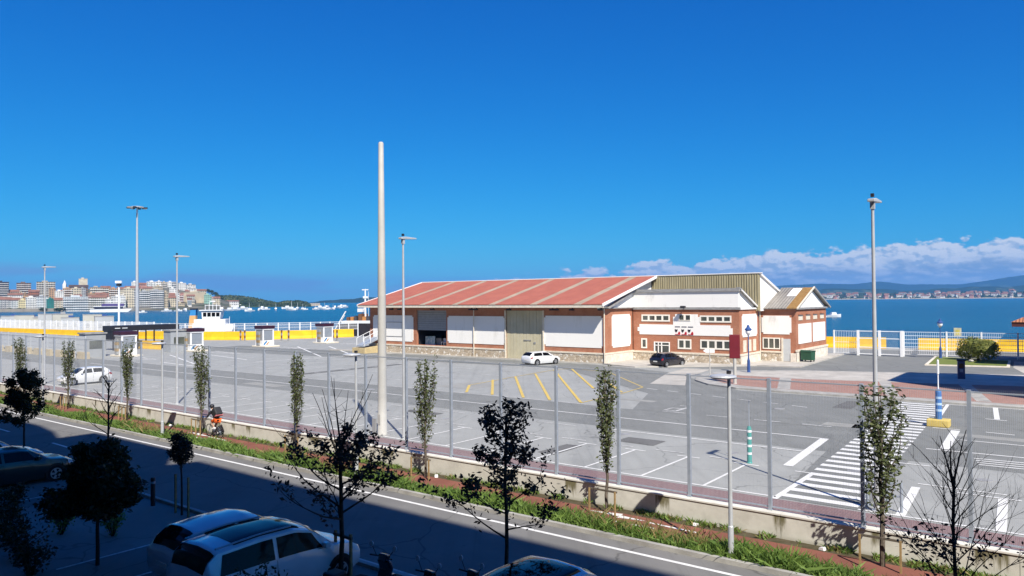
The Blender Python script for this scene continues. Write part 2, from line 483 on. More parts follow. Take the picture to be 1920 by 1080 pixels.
class MB:
    def __init__(s):
        s.v = []; s.f = []

    def quad(s, *pts):
        n = len(s.v); s.v += [tuple(p) for p in pts]; s.f.append(tuple(range(n, n + len(pts))))
        return s

    def box(s, x0, x1, y0, y1, z0, z1):
        n = len(s.v)
        s.v += [(x0, y0, z0), (x1, y0, z0), (x1, y1, z0), (x0, y1, z0), (x0, y0, z1), (x1, y0, z1), (x1, y1, z1), (x0, y1, z1)]
        s.f += [(n, n + 3, n + 2, n + 1), (n + 4, n + 5, n + 6, n + 7), (n, n + 1, n + 5, n + 4), (n + 1, n + 2, n + 6, n + 5), (n + 2, n + 3, n + 7, n + 6), (n + 3, n, n + 4, n + 7)]
        return s

    def uv(s, u0, u1, v0, v1, z0, z1):
        return s.box(v0, v1, u0, u1, z0, z1)

    def tube(s, p0, p1, r0, r1=None, n=8, cap=True):
        r1 = r0 if r1 is None else r1
        p0 = Vector(p0); p1 = Vector(p1); d = (p1 - p0)
        if d.length < 1e-6:
            return s
        d.normalize()
        a = d.cross(Vector((0, 0, 1)) if abs(d.z) < 0.95 else Vector((1, 0, 0))).normalized(); b = d.cross(a)
        k = len(s.v)
        for p, r in ((p0, r0), (p1, r1)):
            for i in range(n):
                t = 2 * math.pi * i / n
                s.v.append(tuple(p + a * (r * math.cos(t)) + b * (r * math.sin(t))))
        for i in range(n):
            j = (i + 1) % n
            s.f.append((k + i, k + j, k + n + j, k + n + i))
        if cap:
            s.f.append(tuple(k + i for i in range(n - 1, -1, -1))); s.f.append(tuple(k + n + i for i in range(n)))
        return s

    def path(s, pts, rad, n=6):
        for i in range(len(pts) - 1):
            r0 = rad[i] if isinstance(rad, (list, tuple)) else rad
            r1 = rad[i + 1] if isinstance(rad, (list, tuple)) else rad
            s.tube(pts[i], pts[i + 1], r0, r1, n)
        return s

    def lathe(s, prof, cx=0.0, cy=0.0, n=16):
        k = len(s.v); m_ = len(prof)
        for r, z in prof:
            for i in range(n):
                t = 2 * math.pi * i / n
                s.v.append((cx + r * math.cos(t), cy + r * math.sin(t), z))
        for j in range(m_ - 1):
            for i in range(n):
                i2 = (i + 1) % n
                s.f.append((k + j * n + i, k + j * n + i2, k + (j + 1) * n + i2, k + (j + 1) * n + i))
        s.f.append(tuple(k + i for i in range(n - 1, -1, -1)))
        s.f.append(tuple(k + (m_ - 1) * n + i for i in range(n)))
        return s

    def prism(s, pts, axis, a, b):
        """extrude a 2-D outline along an axis ('x','y','z')"""
        n = len(pts); k = len(s.v)
        for w in (a, b):
            for p, q in pts:
                s.v.append({'x': (w, p, q), 'y': (p, w, q), 'z': (p, q, w)}[axis])
        s.f.append(tuple(k + i for i in range(n - 1, -1, -1)))
        s.f.append(tuple(k + n + i for i in range(n)))
        for i in range(n):
            j = (i + 1) % n
            s.f.append((k + i, k + j, k + n + j, k + n + i))
        return s

    def mesh(s, name, m, fix=True):
        me = bpy.data.meshes.new(name)
        me.from_pydata(s.v, [], s.f)
        if fix and len(s.f) < 20000:
            b = bmesh.new(); b.from_mesh(me); bmesh.ops.recalc_face_normals(b, faces=b.faces[:]); b.to_mesh(me); b.free()
        if m is not None:
            me.materials.append(m)
        return me

    def build(s, name, m, parent=None, smooth=False, fix=True, bevel=0.0):
        o = put(name, s.mesh(name, m, fix), m, parent, smooth)
        if bevel > 0:
            md = o.modifiers.new('bevel', 'BEVEL'); md.width = bevel; md.segments = 2; md.limit_method = 'ANGLE'
        return o


def thing(name, label, cat, u=None, v=None, z=0.0, rot=0.0, group=None, xy=None, street=True):
    o = bpy.data.objects.new(name, None); C.objects.link(o)
    o.empty_display_size = 0.3
    x, y = xy if xy is not None else XY(u, v)
    o.location = (x, y, z); o.rotation_euler = (0, 0, (A if street else 0.0) + rot)
    o['label'] = label; o['category'] = cat
    if group:
        o['group'] = group
    return o


def tag(o, label, cat, group=None):
    o['label'] = label; o['category'] = cat
    if group:
        o['group'] = group
    return o


def place(o, u, v, z=0.0, rot=0.0):
    x, y = XY(u, v); o.location = (x, y, z); o.rotation_euler = (0, 0, A + rot)
    return o


def dup(root, label=None, group=None, loc=None, rotz=None, scale=None):
    r = root.copy(); C.objects.link(r)
    if loc is not None:
        r.location = loc
    if rotz is not None:
        r.rotation_euler = (0, 0, rotz)
    if scale is not None:
        r.scale = scale
    if label:
        r['label'] = label
    if group:
        r['group'] = group
    for ch in list(root.children):
        c = ch.copy(); C.objects.link(c); c.parent = r
        for g in list(ch.children):
            d = g.copy(); C.objects.link(d); d.parent = c
    return r


def struct(o, label=None):
    o['kind'] = 'structure'
    if label:
        o['label'] = label
    return o


def sheet(name, pts, z, m, kind='structure', parent=None):
    """flat polygon, points given as (u, v)"""
    mb = MB()
    mb.quad(*[(v, u, z) for u, v in pts])
    me = mb.mesh(name, m, False)
    b = bmesh.new(); b.from_mesh(me)
    for f in b.faces:
        if f.normal.z < 0:
            f.normal_flip()
    b.to_mesh(me); b.free()
    o = put(name, me, m, parent)
    if parent is None:
        o.rotation_euler = (0, 0, A)
        if kind:
            o['kind'] = kind
    return o

# ================================================================== SETTING: ground, water, street
# land: a slab of made ground with the quay edge following the harbour
land = [(-400, -260), (-400, 135), (-60, 128), (-20, 123.5), (31, 117.5), (70, 112), (112, 106.5), (124, 101), (127.5, 93), (133, 84), (145, 78), (175, 74), (260, 70), (700, 66), (700, -260)]
mb = MB(); mb.prism([(v, u) for u, v in land], 'z', -6.0, 0.0)
g = mb.build('ground', M_LOT); g.rotation_euler = (0, 0, A); struct(g, 'pale worn asphalt of the port esplanade')

Zs = [0.004 * k for k in range(1, 9)]
# street side
sheet('street', [(-200, 13.9), (400, 13.9), (400, 19.86), (-200, 19.86)], Zs[0], M_ROAD)
sheet('plaza', [(-200, -60), (400, -60), (400, 13.9), (-200, 13.9)], Zs[0], M_PLAZA)
sheet('parking_apron', [(-6, 6.5), (22.6, 6.5), (22.6, 13.7), (-6, 13.7)], Zs[1], M_ROAD)
sheet('parking_apron', [(30.2, 6.5), (60, 6.5), (60, 13.7), (30.2, 13.7)], Zs[1], M_ROAD)
sheet('verge_soil', [(-200, 20.0), (400, 20.0), (400, 21.15), (-200, 21.15)], Zs[0], M_SOIL)
sheet('bike_path', [(-200, 21.15), (400, 21.15), (400, 22.45), (-200, 22.45)], Zs[1], M_PATH)
sheet('verge_soil', [(-200, 22.45), (400, 22.45), (400, 22.95), (-200, 22.95)], Zs[0], M_SOIL)
mb = MB(); mb.uv(-200, 400, 19.86, 20.02, -0.1, 0.13)
k = mb.build('kerb', M_KERB); k.rotation_euler = (0, 0, A); struct(k, 'concrete kerb between street and grass verge')
mb = MB(); mb.uv(-200, 400, 13.76, 13.9, -0.1, 0.11)
k = mb.build('kerb', M_KERB); k.rotation_euler = (0, 0, A); struct(k, 'concrete kerb on the shaded side of the street')
mb = MB()
mb.quad((19.1, -200, Zs[1]), (19.24, -200, Zs[1]), (19.24, 400, Zs[1]), (19.1, 400, Zs[1]))
e = mb.build('edge_line', M_MARK, fix=False); e.rotation_euler = (0, 0, A); struct(e, 'white edge line of the street')

# esplanade behind the fence
sheet('paved_strip', [(-200, 23.42), (400, 23.42), (400, 27.35), (-200, 27.35)], Zs[0], M_PAVER)
rng = random.Random(3)


def ragged(u0, u1, v0, v1, step=6.0, amp=0.12):
    a_ = []
    n = max(2, int((u1 - u0) / step))
    for i in range(n + 1):
        a_.append((u0 + (u1 - u0) * i / n, v0 + rng.uniform(-amp, amp)))
    for i in range(n, -1, -1):
        a_.append((u0 + (u1 - u0) * i / n, v1 + rng.uniform(-amp, amp)))
    return a_


sheet('lane_asphalt', ragged(-60, 150, 37.1, 44.0, 5, 0.1), Zs[0], M_LANE)
sheet('lane_asphalt', [(-60, 44.0), (10.6, 44.0), (24, 44.0), (27, 52), (22, 57.6), (8, 57.6), (-60, 58)], Zs[1], M_LANE)
sheet('crossing_asphalt', [(6.2, 27.5), (9.1, 27.5), (10.6, 44), (11.6, 57.6), (7.0, 57.6)], Zs[2], M_LANE)
sheet('lane_asphalt', [(22, 57.6), (27, 52), (44.5, 66), (62, 64.5), (110, 60), (112, 71), (44, 71.6), (38, 69.8), (33, 68)], Zs[2], M_LANE)
sheet('back_asphalt', [(-20, 82.5), (24, 76), (28, 74), (33, 73.4), (37.5, 70.3), (28.2, 79.0), (23.8, 79.6), (25.0, 112), (-20, 116)], Zs[0], M_LANE)
sheet('pale_paving', [(32.8, 67.3), (29.9, 57.9), (26.9, 58.4), (28.9, 63), (29.9, 67.2), (30.6, 72.4), (33.4, 72.6)], Zs[3], M_CONC)
# raised red pavement island with rounded nose
nose = [(29.2 - 0.0, 67.0)]
isl = [(-60, 58.7), (19, 58.0), (22.5, 58.3), (25.4, 59.6), (27.6, 62.0), (28.9, 65.2), (28.9, 68.4), (28.0, 71.0), (26.6, 72.6), (22.7, 75.6), (4.8, 82.0), (-60, 99)]
mb = MB(); mb.prism([(v, u) for u, v in isl], 'z', -0.1, 0.13)
o = mb.build('pavement_kerb', M_KERB); o.rotation_euler = (0, 0, A); struct(o, 'grey concrete kerb and base of the red pavement')
red = [(-60, 59.9), (18.6, 59.4), (22.0, 59.7), (24.5, 60.8), (26.3, 62.8), (27.3, 65.4), (27.2, 67.6), (20.2, 67.5), (14.0, 68.9), (-60, 88)]
sheet('red_pavement', red, 0.13 + Zs[0], M_REDPAVE)
sheet('pale_pavement', [(27.2, 67.9), (27.6, 69.5), (25.6, 72.3), (22.6, 74.9), (4.8, 81.4), (-60, 98), (-60, 88.3), (14.0, 69.2), (20.2, 67.8)], 0.13 + Zs[0], M_CONC)
for (ua, ub, va, vb) in ((20.6, 21.6, 59.5, 67.5), (12.9, 13.8, 59.6, 69.0), (7.3, 8.2, 59.7, 70.6)):
    du = 2.0
    sheet('pavement_band', [(ua - du, va), (ub - du, va), (ub + 0.4, vb), (ua + 0.4, vb)], 0.13 + Zs[1], M_KERB)
sheet('pavement_band', [(-20, 60.9), (26.6, 60.5), (27.0, 60.9), (-20, 61.4)], 0.13 + Zs[2], M_KERB) if False else None
# apron round the brick building
apron = [(43.2, 72.3), (90, 71.6), (90, 72.6), (43.2, 72.6), (43.2, 79), (30, 79), (30, 85.5), (26, 85.5), (27, 101), (24.8, 101), (23.8, 79.6), (28.2, 79.2), (33, 75.0), (38.2, 70.6), (41.5, 71.4)]
mb = MB(); mb.prism([(v, u) for u, v in apron], 'z', -0.1, 0.12)
o = mb.build('building_apron', M_CONC); o.rotation_euler = (0, 0, A); struct(o, 'concrete pavement round the brick warehouse')
# lawn island
lw = [(13.9, 89.3), (14.8, 101.9), (7.0, 99.5), (6.5, 91.0)]
mb = MB(); mb.prism([(v, u) for u, v in lw], 'z', -0.1, 0.12)
o = mb.build('lawn_kerb', M_TRIM); o.rotation_euler = (0, 0, A); struct(o, 'pale kerb round the small lawn')
sheet('lawn', [(13.6, 89.7), (14.5, 101.5), (7.2, 99.2), (6.8, 91.3)], 0.12 + Zs[0], M_LAWN)
sheet('terrace_paving', [(6.2, 91.0), (6.7, 99.5), (-12, 101), (-12, 84), (4.5, 82.6)], Zs[2], M_CONC)

# ---------------- painted markings, each stripe on its own under one marking group
def marking_root(name, label):
    r = bpy.data.objects.new(name, None); C.objects.link(r); r.rotation_euler = (0, 0, A)
    r['kind'] = 'structure'; r['label'] = label
    return r


def stripe(root, name, u0, v0, u1, v1, w, m, z):
    """painted bar from (u0,v0) to (u1,v1)"""
    d = Vector((u1 - u0, v1 - v0)); L = d.length; d /= L
    n = Vector((-d.y, d.x)) * (w / 2)
    p = [(v0 - n.y, u0 - n.x, z), (v1 - n.y, u1 - n.x, z), (v1 + n.y, u1 + n.x, z), (v0 + n.y, u0 + n.x, z)]
    me = MB().quad(*p).mesh(name, m, False)
    if me.polygons[0].normal.z < 0:
        me.flip_normals()
    return put(name, me, m, root)


zm = Zs[3]
bays = marking_root('parking_bay_markings', 'white parking bay lines along the fence')
stripe(bays, 'bay_line', -60, 27.6, 6.4, 27.6, 0.13, M_MARK, zm)
stripe(bays, 'bay_line', 9.2, 27.6, 130, 27.6, 0.13, M_MARK, zm)
bu = [12.0, 14.72, 17.45, 20.18, 22.9, 25.65, 28.4, 31.1, 33.85, 36.6, 39.3, 42.0, 44.8, 47.5, 50.2, 53, 55.7, 58.4, 61.2, 64, 66.7, 70.6, 73.8, 78, 81, 84]
for q in bu:
    stripe(bays, 'bay_line', q, 27.67, q, 32.15, 0.12, M_MARK, zm)
    stripe(bays, 'bay_end', q - 0.55, 32.22, q + 0.55, 32.22, 0.12, M_MARK, zm)
    stripe(bays, 'bay_dash', q + 0.45, 32.82, q + 1.95, 32.82, 0.13, M_MARKW, zm)
stripe(bays, 'bay_line', 9.16, 27.3, 9.18, 32.1, 0.22, M_MARK, zm)
stripe(bays, 'bay_end', 8.8, 32.15, 9.9, 32.15, 0.12, M_MARK, zm)
stripe(bays, 'bay_line', 5.1, 27.67, 5.36, 32.1, 0.30, M_MARK, zm)
stripe(bays, 'bay_line', 2.28, 27.67, 2.56, 32.0, 0.30, M_MARK, zm)
for (a_, b__, v_) in ((2.0, 4.0, 32.1), (2.5, 5.4, 32.75), (-2.5, 1.2, 32.2)):
    stripe(bays, 'bay_end', a_, v_, b__, v_, 0.12, M_MARK, zm)

lanes = marking_root('lane_markings', 'white lane lines across the port esplanade')
stripe(lanes, 'lane_line', 10.9, 36.5, 21.4, 36.53, 0.14, M_MARK, zm)
for a_ in (23.5, 27.7, 32, 36.5, 41, 46, 51, 56, 61):
    stripe(lanes, 'lane_dash', a_, 36.3, a_ + 2.3, 36.3, 0.13, M_MARKW, zm)
stripe(lanes, 'lane_line', 10.7, 40.35, 96, 40.4, 0.15, M_MARK, zm)
a_ = 27.9
while a_ < 98:
    stripe(lanes, 'lane_dash', a_, 44.18, a_ + 2.6, 44.18, 0.15, M_MARKW, zm); a_ += 3.35
for j, vv in enumerate((48.1, 52.2, 56.2, 60.2, 64.2, 67.6)):
    a_ = 45.0 + (j % 2) * 1.8
    while a_ < (104 if j < 4 else 78):
        stripe(lanes, 'lane_dash', a_, vv, a_ + 2.5, vv, 0.17, M_MARKW, zm); a_ += 5.1
for a_ in (22.0, 19.0, 16.0, 13.2):
    stripe(lanes, 'lane_dash', a_, 44.3, a_ - 1.6, 44.3, 0.15, M_MARKW, zm)
for i in range(7):
    a_ = 28.6 - 2.1 * i
    stripe(lanes, 'lane_dash', a_, 54.8 - 0.55 * i, a_ - 1.1, 54.5 - 0.55 * i, 0.15, M_MARKW, zm)
stripe(lanes, 'stop_line', 10.9, 40.3, 10.45, 32.95, 0.42, M_MARK, zm)
stripe(lanes, 'stop_line', 5.85, 46.8, 5.58, 40.85, 0.42, M_MARK, zm)
for (ua, va, ub, vb, w_) in ((7.7, 57.9, -8, 57.9, 0.13), (7.66, 57.9, 7.32, 52.1, 0.20), (4.95, 57.8, 4.42, 52.4, 0.28), (5.0, 52.3, 3.9, 52.15, 0.13), (4.5, 47.2, 3.2, 47.05, 0.13), (5.4, 43.95, -8, 44.1, 0.13), (6.3, 40.5, -8, 41.2, 0.15), (9.7, 40.35, 7.6, 40.4, 0.12), (7.6, 36.4, 5.5, 36.4, 0.12), (0.6, 57.8, 0.1, 52.4, 0.28), (1.0, 52.2, -1.4, 52.2, 0.13), (5.7, 47.2, 7.0, 47.2, 0.13)):
    stripe(lanes, 'lane_line', ua, va, ub, vb, w_, M_MARK, zm)
for i in range(4):
    stripe(lanes, 'hatch_bar', 4.2 - 0.1 * i, 39.3 - 0.45 * i, -3, 39.9 - 0.5 * i, 0.14, M_MARK, zm)
# worn STOP word in the lane, drawn as block strokes
zst = zm
wd = [((0, 0), (0, 3)), ((0, 0), (.8, 0)), ((0, 1.5), (.8, 1.5)), ((.8, 1.5), (.8, 0)), ((0, 3), (.8, 3))]
for (p, q) in wd:
    stripe(lanes, 'letter_stroke', 21.3 + p[0], 44.75 + p[1] * .8, 21.3 + q[0] + .001, 44.75 + q[1] * .8, 0.18, M_MARKW, zst + .004 if p[1] == q[1] else zst)
zz = marking_root('zebra_crossing', 'white zebra crossing leading from the fence to the red pavement')
for i in range(30):
    vv = 28.05 + i * 1.0
    t_ = i / 29.0
    ul, ur = 9.1 + t_ * 1.25, 6.45 + t_ * 1.35
    stripe(zz, 'zebra_stripe', ul, vv, ur, vv, 0.46, M_MARK, zm + 0.004)
yb = marking_root('yellow_box_markings', 'yellow hatched box on the asphalt before the warehouse')
out = [(39.1, 44.55), (42.1, 48.4), (43.15, 56.3), (43.9, 63.8), (43.2, 66.0), (38.2, 65.0), (29.2, 55.3), (28.6, 50.9), (28.4, 44.5)]
for i in range(len(out) - 1):
    a_, b__ = out[i], out[i + 1]
    stripe(yb, 'yellow_line', a_[0], a_[1], b__[0], b__[1], 0.12, M_MARKY, zm + .004 * (1 + i % 2))
for a_, b__ in (((42.1, 48.4), (39.1, 44.6)), ((43.1, 52.8), (36.4, 44.5)), ((43.2, 56.3), (33.4, 44.5)), ((43.1, 59.4), (31.0, 44.5)), ((43.9, 63.8), (28.5, 44.7)), ((43.2, 66.0), (32.1, 52.3)), ((34.7, 58.4), (28.9, 51.3))):
    stripe(yb, 'yellow_bar', a_[0], a_[1], b__[0], b__[1], 0.22, M_MARKY, zm + .012)
rd = marking_root('street_markings', 'white dashes on the shaded street')
for a_ in (-8, 40.4, 48.8, 57):
    stripe(rd, 'lane_dash', a_, 16.2, a_ + 2.6, 16.25, 0.13, M_MARK, Zs[1])
bl = marking_root('bay_edge_markings', 'faded blue and white bay edge along the near kerb')
stripe(bl, 'bay_line', 24.2, 14.05, 28.9, 14.0, 0.13, mat('blue_road_paint', (0.10, 0.22, 0.60), 0.7), Zs[1])
stripe(bl, 'bay_line', -4, 14.12, 24.0, 14.12, 0.10, M_MARKW, Zs[1])
for q in (7.6, 10.9, 14.7, 17.65, 20.2, 22.5, 31.4, 36.2, 39):
    stripe(bl, 'bay_line', q, 8.6, q, 13.6, 0.10, M_MARKW, Zs[2])
pm = marking_root('bike_path_markings', 'white arrows and bicycle signs on the red path')
for q in (11.6, 38.0, 62.0):
    zq = Zs[2]
    for pts in ([(q + .0, 22.1), (q + 1.0, 21.9), (q + 1.0, 22.05), (q + 2.2, 22.1), (q + 1.0, 22.38), (q + 1.0, 22.2)],):
        me = MB().quad(*[(v, u, zq) for u, v in pts]).mesh('path_arrow', M_MARK, False)
        if me.polygons[0].normal.z < 0:
            me.flip_normals()
        put('path_arrow', me, M_MARK, pm)
    stripe(pm, 'path_dash', q - 1.9, 21.95, q - .1, 22.02, 0.11, M_MARK, zq)
    stripe(pm, 'path_dash', q - .6, 21.55, q + 1.0, 21.5, 0.11, M_MARK, zq)
# chevrons and islands before the toll kiosks
cv = marking_root('kiosk_lane_markings', 'white chevrons leading to the toll kiosks')
for vk in (47.5, 59.5, 71.4, 83.5):
    for s_ in (-1, 1):
        stripe(cv, 'chevron_edge', 103.0, vk + s_ * 1.5, 94.5, vk + s_ * .25, 0.20, M_MARK, zm)
    for i in range(5):
        t_ = 0.12 + i * 0.17
        stripe(cv, 'chevron_bar', 103 - 8.5 * t_, vk - 1.4 * (1 - .8 * t_), 103 - 8.5 * t_ - .8, vk + 1.4 * (1 - .8 * t_), 0.30, M_MARK, zm + .004)
for (a_, b__) in (((101.2, 74.2), (80.2, 62.5)), ((97, 77.2), (78.5, 66.5)), ((80.0, 52.7), (77.9, 66.6)), ((77.9, 66.6), (76, 72)), ((101, 53), (84, 47)), ((101, 57), (84, 54)), ((90, 46), (78, 45))):
    stripe(cv, 'lane_line', a_[0], a_[1], b__[0], b__[1], 0.28, M_MARK, zm)

M_PATCHD = asphalt('asphalt_patch_dark', (0.15, 0.15, 0.148), (0.12, 0.12, 0.118))
M_PATCHL = asphalt('asphalt_patch_pale', (0.33, 0.33, 0.31), (0.28, 0.28, 0.265))
for (ua, ub, va, vb, m_) in ((17.2, 19.4, 33.6, 35.0, M_PATCHD), (24.4, 27.1, 47.6, 48.4, M_PATCHL), (33.0, 36.0, 34.6, 35.4, M_PATCHD), (9.9, 12.3, 44.6, 45.9, M_PATCHL), (40, 44, 46.2, 50.6, M_PATCHL), (12.4, 13.6, 52, 56, M_PATCHD), (55, 60, 38, 39.4, M_PATCHL), (62, 63.2, 45, 60, M_PATCHD), (20, 21, 29, 31.5, M_PATCHD), (2, 6, 45, 46, M_PATCHL)):
    sheet('asphalt_patch', [(ua, va), (ub, va + .06), (ub - .05, vb), (ua + .03, vb + .05)], Zs[2], m_)
for (u, v, w_, l_) in ((19.9, 35.6, .35, .35), (13.4, 34.2, .3, .3), (31.4, 33.9, .35, .35), (7.9, 33.6, .3, .3), (25.4, 42.2, .35, .35), (16.2, 49.6, .35, .35), (3.4, 34.9, .3, .5), (47.0, 41.6, .4, .4)):
    mb = MB(); mb.lathe([(w_, 0), (w_ * .98, .016)], n=16)
    o = mb.build('manhole_cover', M_ZINC); place(o, u, v, .002); struct(o, 'iron manhole cover in the parking asphalt')

# ---------------- water
mw = bpy.data.materials.new('harbour_water'); mw.use_nodes = True
t = NT(mw.node_tree); b = mw.node_tree.nodes['Principled BSDF']
geo = t.n('ShaderNodeNewGeometry')
mp = t.n('ShaderNodeMapping'); t.put(mp.inputs['Vector'], geo.outputs['Position']); mp.inputs['Scale'].default_value = (0.0012, 0.010, 1)
nst = t.noise(mp.outputs[0], 1.6, 5.0, 0.6)
t.put(b.inputs['Base Color'], t.mix(t.ss(nst, 0.35, 0.7), rgba((0.001, 0.055, 0.11)), rgba((0.004, 0.085, 0.145))))
b.inputs['Roughness'].default_value = 0.22
b.inputs['IOR'].default_value = 1.33
b.inputs['Specular IOR Level'].default_value = 0.20
bn = t.n('ShaderNodeBump'); bn.inputs['Strength'].default_value = 1.0; bn.inputs['Distance'].default_value = 0.6
t.put(bn.inputs['Height'], t.m('ADD', t.noise(geo.outputs['Position'], 0.35, 5.0, 0.65), t.m('MULTIPLY', t.noise(geo.outputs['Position'], 0.03, 3.0, 0.5), 3.0)))
t.put(b.inputs['Normal'], bn.outputs[0])
WZ = -2.5
mb = MB(); mb.quad((-14000, -600, WZ), (14000, -600, WZ), (14000, 14000, WZ), (-14000, 14000, WZ))
o = mb.build('water', mw, fix=False); struct(o, 'blue rippled water of the bay')


# ---------------- far land
def interp(tab, x):
    if x <= tab[0][0]:
        return tab[0][1]
    for (a0, b0), (a1, b1) in zip(tab, tab[1:]):
        if x <= a1:
            f = (x - a0) / (a1 - a0)
            return b0 + (b1 - b0) * f
    return tab[-1][1]


def vnoise(rs, n, amp):
    r = random.Random(rs)
    ks = [(r.uniform(.5, 1.5) * 2 ** i, r.uniform(0, 6.28), amp / 1.7 ** i) for i in range(n)]
    return lambda x: sum(a * math.sin(k_ * x + p) for k_, p, a in ks)


def hill(name, label, px0, px1, prof, d, thick, m, npx=140, seed=1, amp=0.0, front=0.35):
    """ridge whose skyline follows prof (bearing -> metres above the sea), with real depth"""
    nz = vnoise(seed, 5, amp); nf = vnoise(seed + 9, 4, 1.0)
    rows = [(-front, 0.0), (-front * .6, .22), (-front * .3, .55), (-front * .1, .88), (0, 1.0), (.25, .8), (.6, .4), (1.0, 0.0)]
    mb = MB(); nr = len(rows)
    for i in range(npx + 1):
        px = px0 + (px1 - px0) * i / npx
        h = interp(prof, px) + nz(px * .03)
        for j, (t_, hf) in enumerate(rows):
            dd = d + t_ * thick
            x, y = far(px, dd)
            mb.v.append((x, y, WZ - 1 + max(0.0, h + 1) * max(0, hf + .05 * math.sin(px * .11 + j * 2.1) * (0 < hf < 1))))
    for i in range(npx):
        for j in range(nr - 1):
            a_ = i * nr + j
            mb.f.append((a_, a_ + nr, a_ + nr + 1, a_ + 1))
    o = mb.build(name, m, smooth=True)
    return struct(o, label)


def hillmat(name, c1_, c2_, c3_, s1, s2):
    m = mat(name, c1_, 0.95, 0, s1, c2_, spec=0.05)
    t = NT(m.node_tree); b = m.node_tree.nodes['Principled BSDF']
    geo = t.n('ShaderNodeNewGeometry'); old = b.inputs['Base Color'].links[0].from_socket
    t.put(b.inputs['Base Color'], t.mix(t.ss(t.noise(geo.outputs['Position'], s2, 4.0, 0.6), 0.55, 0.62), old, rgba(c3_)))
    return m


MH_FAR = hillmat('mountain_green', (0.022, 0.04, 0.018), (0.014, 0.028, 0.014), (0.04, 0.06, 0.025), 0.002, 0.0035)
MH_MID = hillmat('hill_green', (0.022, 0.042, 0.016), (0.014, 0.028, 0.012), (0.075, 0.095, 0.04), 0.004, 0.006)
MH_LOW = hillmat('shore_green', (0.05, 0.075, 0.03), (0.028, 0.045, 0.02), (0.12, 0.13, 0.06), 0.01, 0.012)
MH_CITY = hillmat('city_slope', (0.16, 0.15, 0.12), (0.08, 0.09, 0.06), (0.05, 0.07, 0.03), 0.02, 0.03)
MH_SAND = mat('sand', (0.42, 0.36, 0.26), 0.95, 0, 0.02, (0.32, 0.28, 0.2), spec=0.1)


def mprof(tab, d):
    return [(px, zfar(px, py, d) - WZ) for px, py in tab]


hill('mountain', 'blue mountain ridge on the right horizon', 1300, 2500, mprof([(1300, 548), (1480, 535), (1520, 533), (1600, 531), (1650, 528), (1700, 533), (1760, 535), (1800, 533), (1850, 526), (1890, 519), (1930, 514), (2000, 508), (2200, 512), (2400, 530), (2500, 545)], 9000), 9000, 3000, MH_FAR, seed=4, amp=6)
hill('hill', 'green rolling hills behind the village across the bay', 1000, 2400, mprof([(1000, 560), (1200, 556), (1400, 549), (1560, 543), (1640, 541), (1720, 544), (1780, 541), (1850, 538), (1920, 535), (2050, 530), (2400, 545)], 5600), 5600, 1800, MH_MID, seed=7, amp=5)
hill('shore_land', 'low wooded shore across the bay', 900, 2500, mprof([(900, 562), (1300, 557), (1540, 551.5), (1640, 550), (1750, 549), (1850, 547), (1950, 545.5), (2500, 543)], 3750), 3750, 1200, MH_LOW, seed=12, amp=1.5, front=0.58)
hill('hill', 'low hazy hills at the mouth of the bay', 480, 1010, mprof([(480, 572), (560, 570), (600, 566), (640, 561), (690, 557), (740, 556), (800, 557), (860, 560), (1010, 563)], 4600), 4600, 1200, MH_MID, seed=15, amp=3)
hill('headland', 'dark wooded headland below the city', 395, 585, mprof([(395, 561), (412, 556), (430, 555), (450, 556), (480, 560), (500, 565), (520, 569), (535, 566), (560, 565), (575, 568), (585, 573)], 1450), 1450, 300, MH_LOW, seed=21, amp=0.8)
hill('city_hill', 'built-up hillside of the city across the water', -260, 430, mprof([(-260, 545), (0, 546), (80, 545), (150, 543), (220, 541), (280, 537), (330, 540), (370, 548), (400, 556), (430, 565)], 1250), 1250, 420, MH_CITY, seed=23, amp=0.6, front=0.80)
# promenade wall at the city waterfront
mb = MB()
for px0, px1, d0, d1 in ((-300, 60, 880, 890), (60, 250, 890, 930), (250, 420, 930, 1050)):
    for i in range(1):
        x0, y0 = far(px0, d0); x1, y1 = far(px1, d1)
        n = len(mb.v)
        mb.v += [(x0, y0, WZ - 1), (x1, y1, WZ - 1), (x1, y1, 1.2), (x0, y0, 1.2), (x0 * 1.06, y0 * 1.06, WZ - 1), (x1 * 1.06, y1 * 1.06, WZ - 1), (x1 * 1.06, y1 * 1.06, 1.2), (x0 * 1.06, y0 * 1.06, 1.2)]
        mb.f += [(n, n + 1, n + 2, n + 3), (n + 3, n + 2, n + 6, n + 7), (n + 4, n + 7, n + 6, n + 5), (n, n + 3, n + 7, n + 4), (n + 1, n + 5, n + 6, n + 2)]
struct(mb.build('promenade', mat('promenade_stone', (0.30, 0.27, 0.22), 0.9, 0, 0.05, (0.2, 0.18, 0.15))), 'stone promenade along the city waterfront')
mb = MB()
for px0, px1, d0 in ((440, 520, 1400), (520, 600, 1500)):
    x0, y0 = far(px0, d0); x1, y1 = far(px1, d0 + 60)
    n = len(mb.v)
    mb.v += [(x0, y0, WZ - .5), (x1, y1, WZ - .5), (x1 * 1.05, y1 * 1.05, 3), (x0 * 1.05, y0 * 1.05, 3)]
    mb.f += [(n, n + 1, n + 2, n + 3)]
struct(mb.build('beach', MH_SAND), 'pale beach below the headland')
x0, y0 = far(1480, 3060); x1, y1 = far(2300, 3060)
mb = MB(); mb.quad((x0, y0, WZ - .5), (x1, y1, WZ - .5), (x1 * 1.03, y1 * 1.03, 1.0), (x0 * 1.03, y0 * 1.03, 1.0))
struct(mb.build('beach', MH_SAND), 'sandy strip on the far shore')

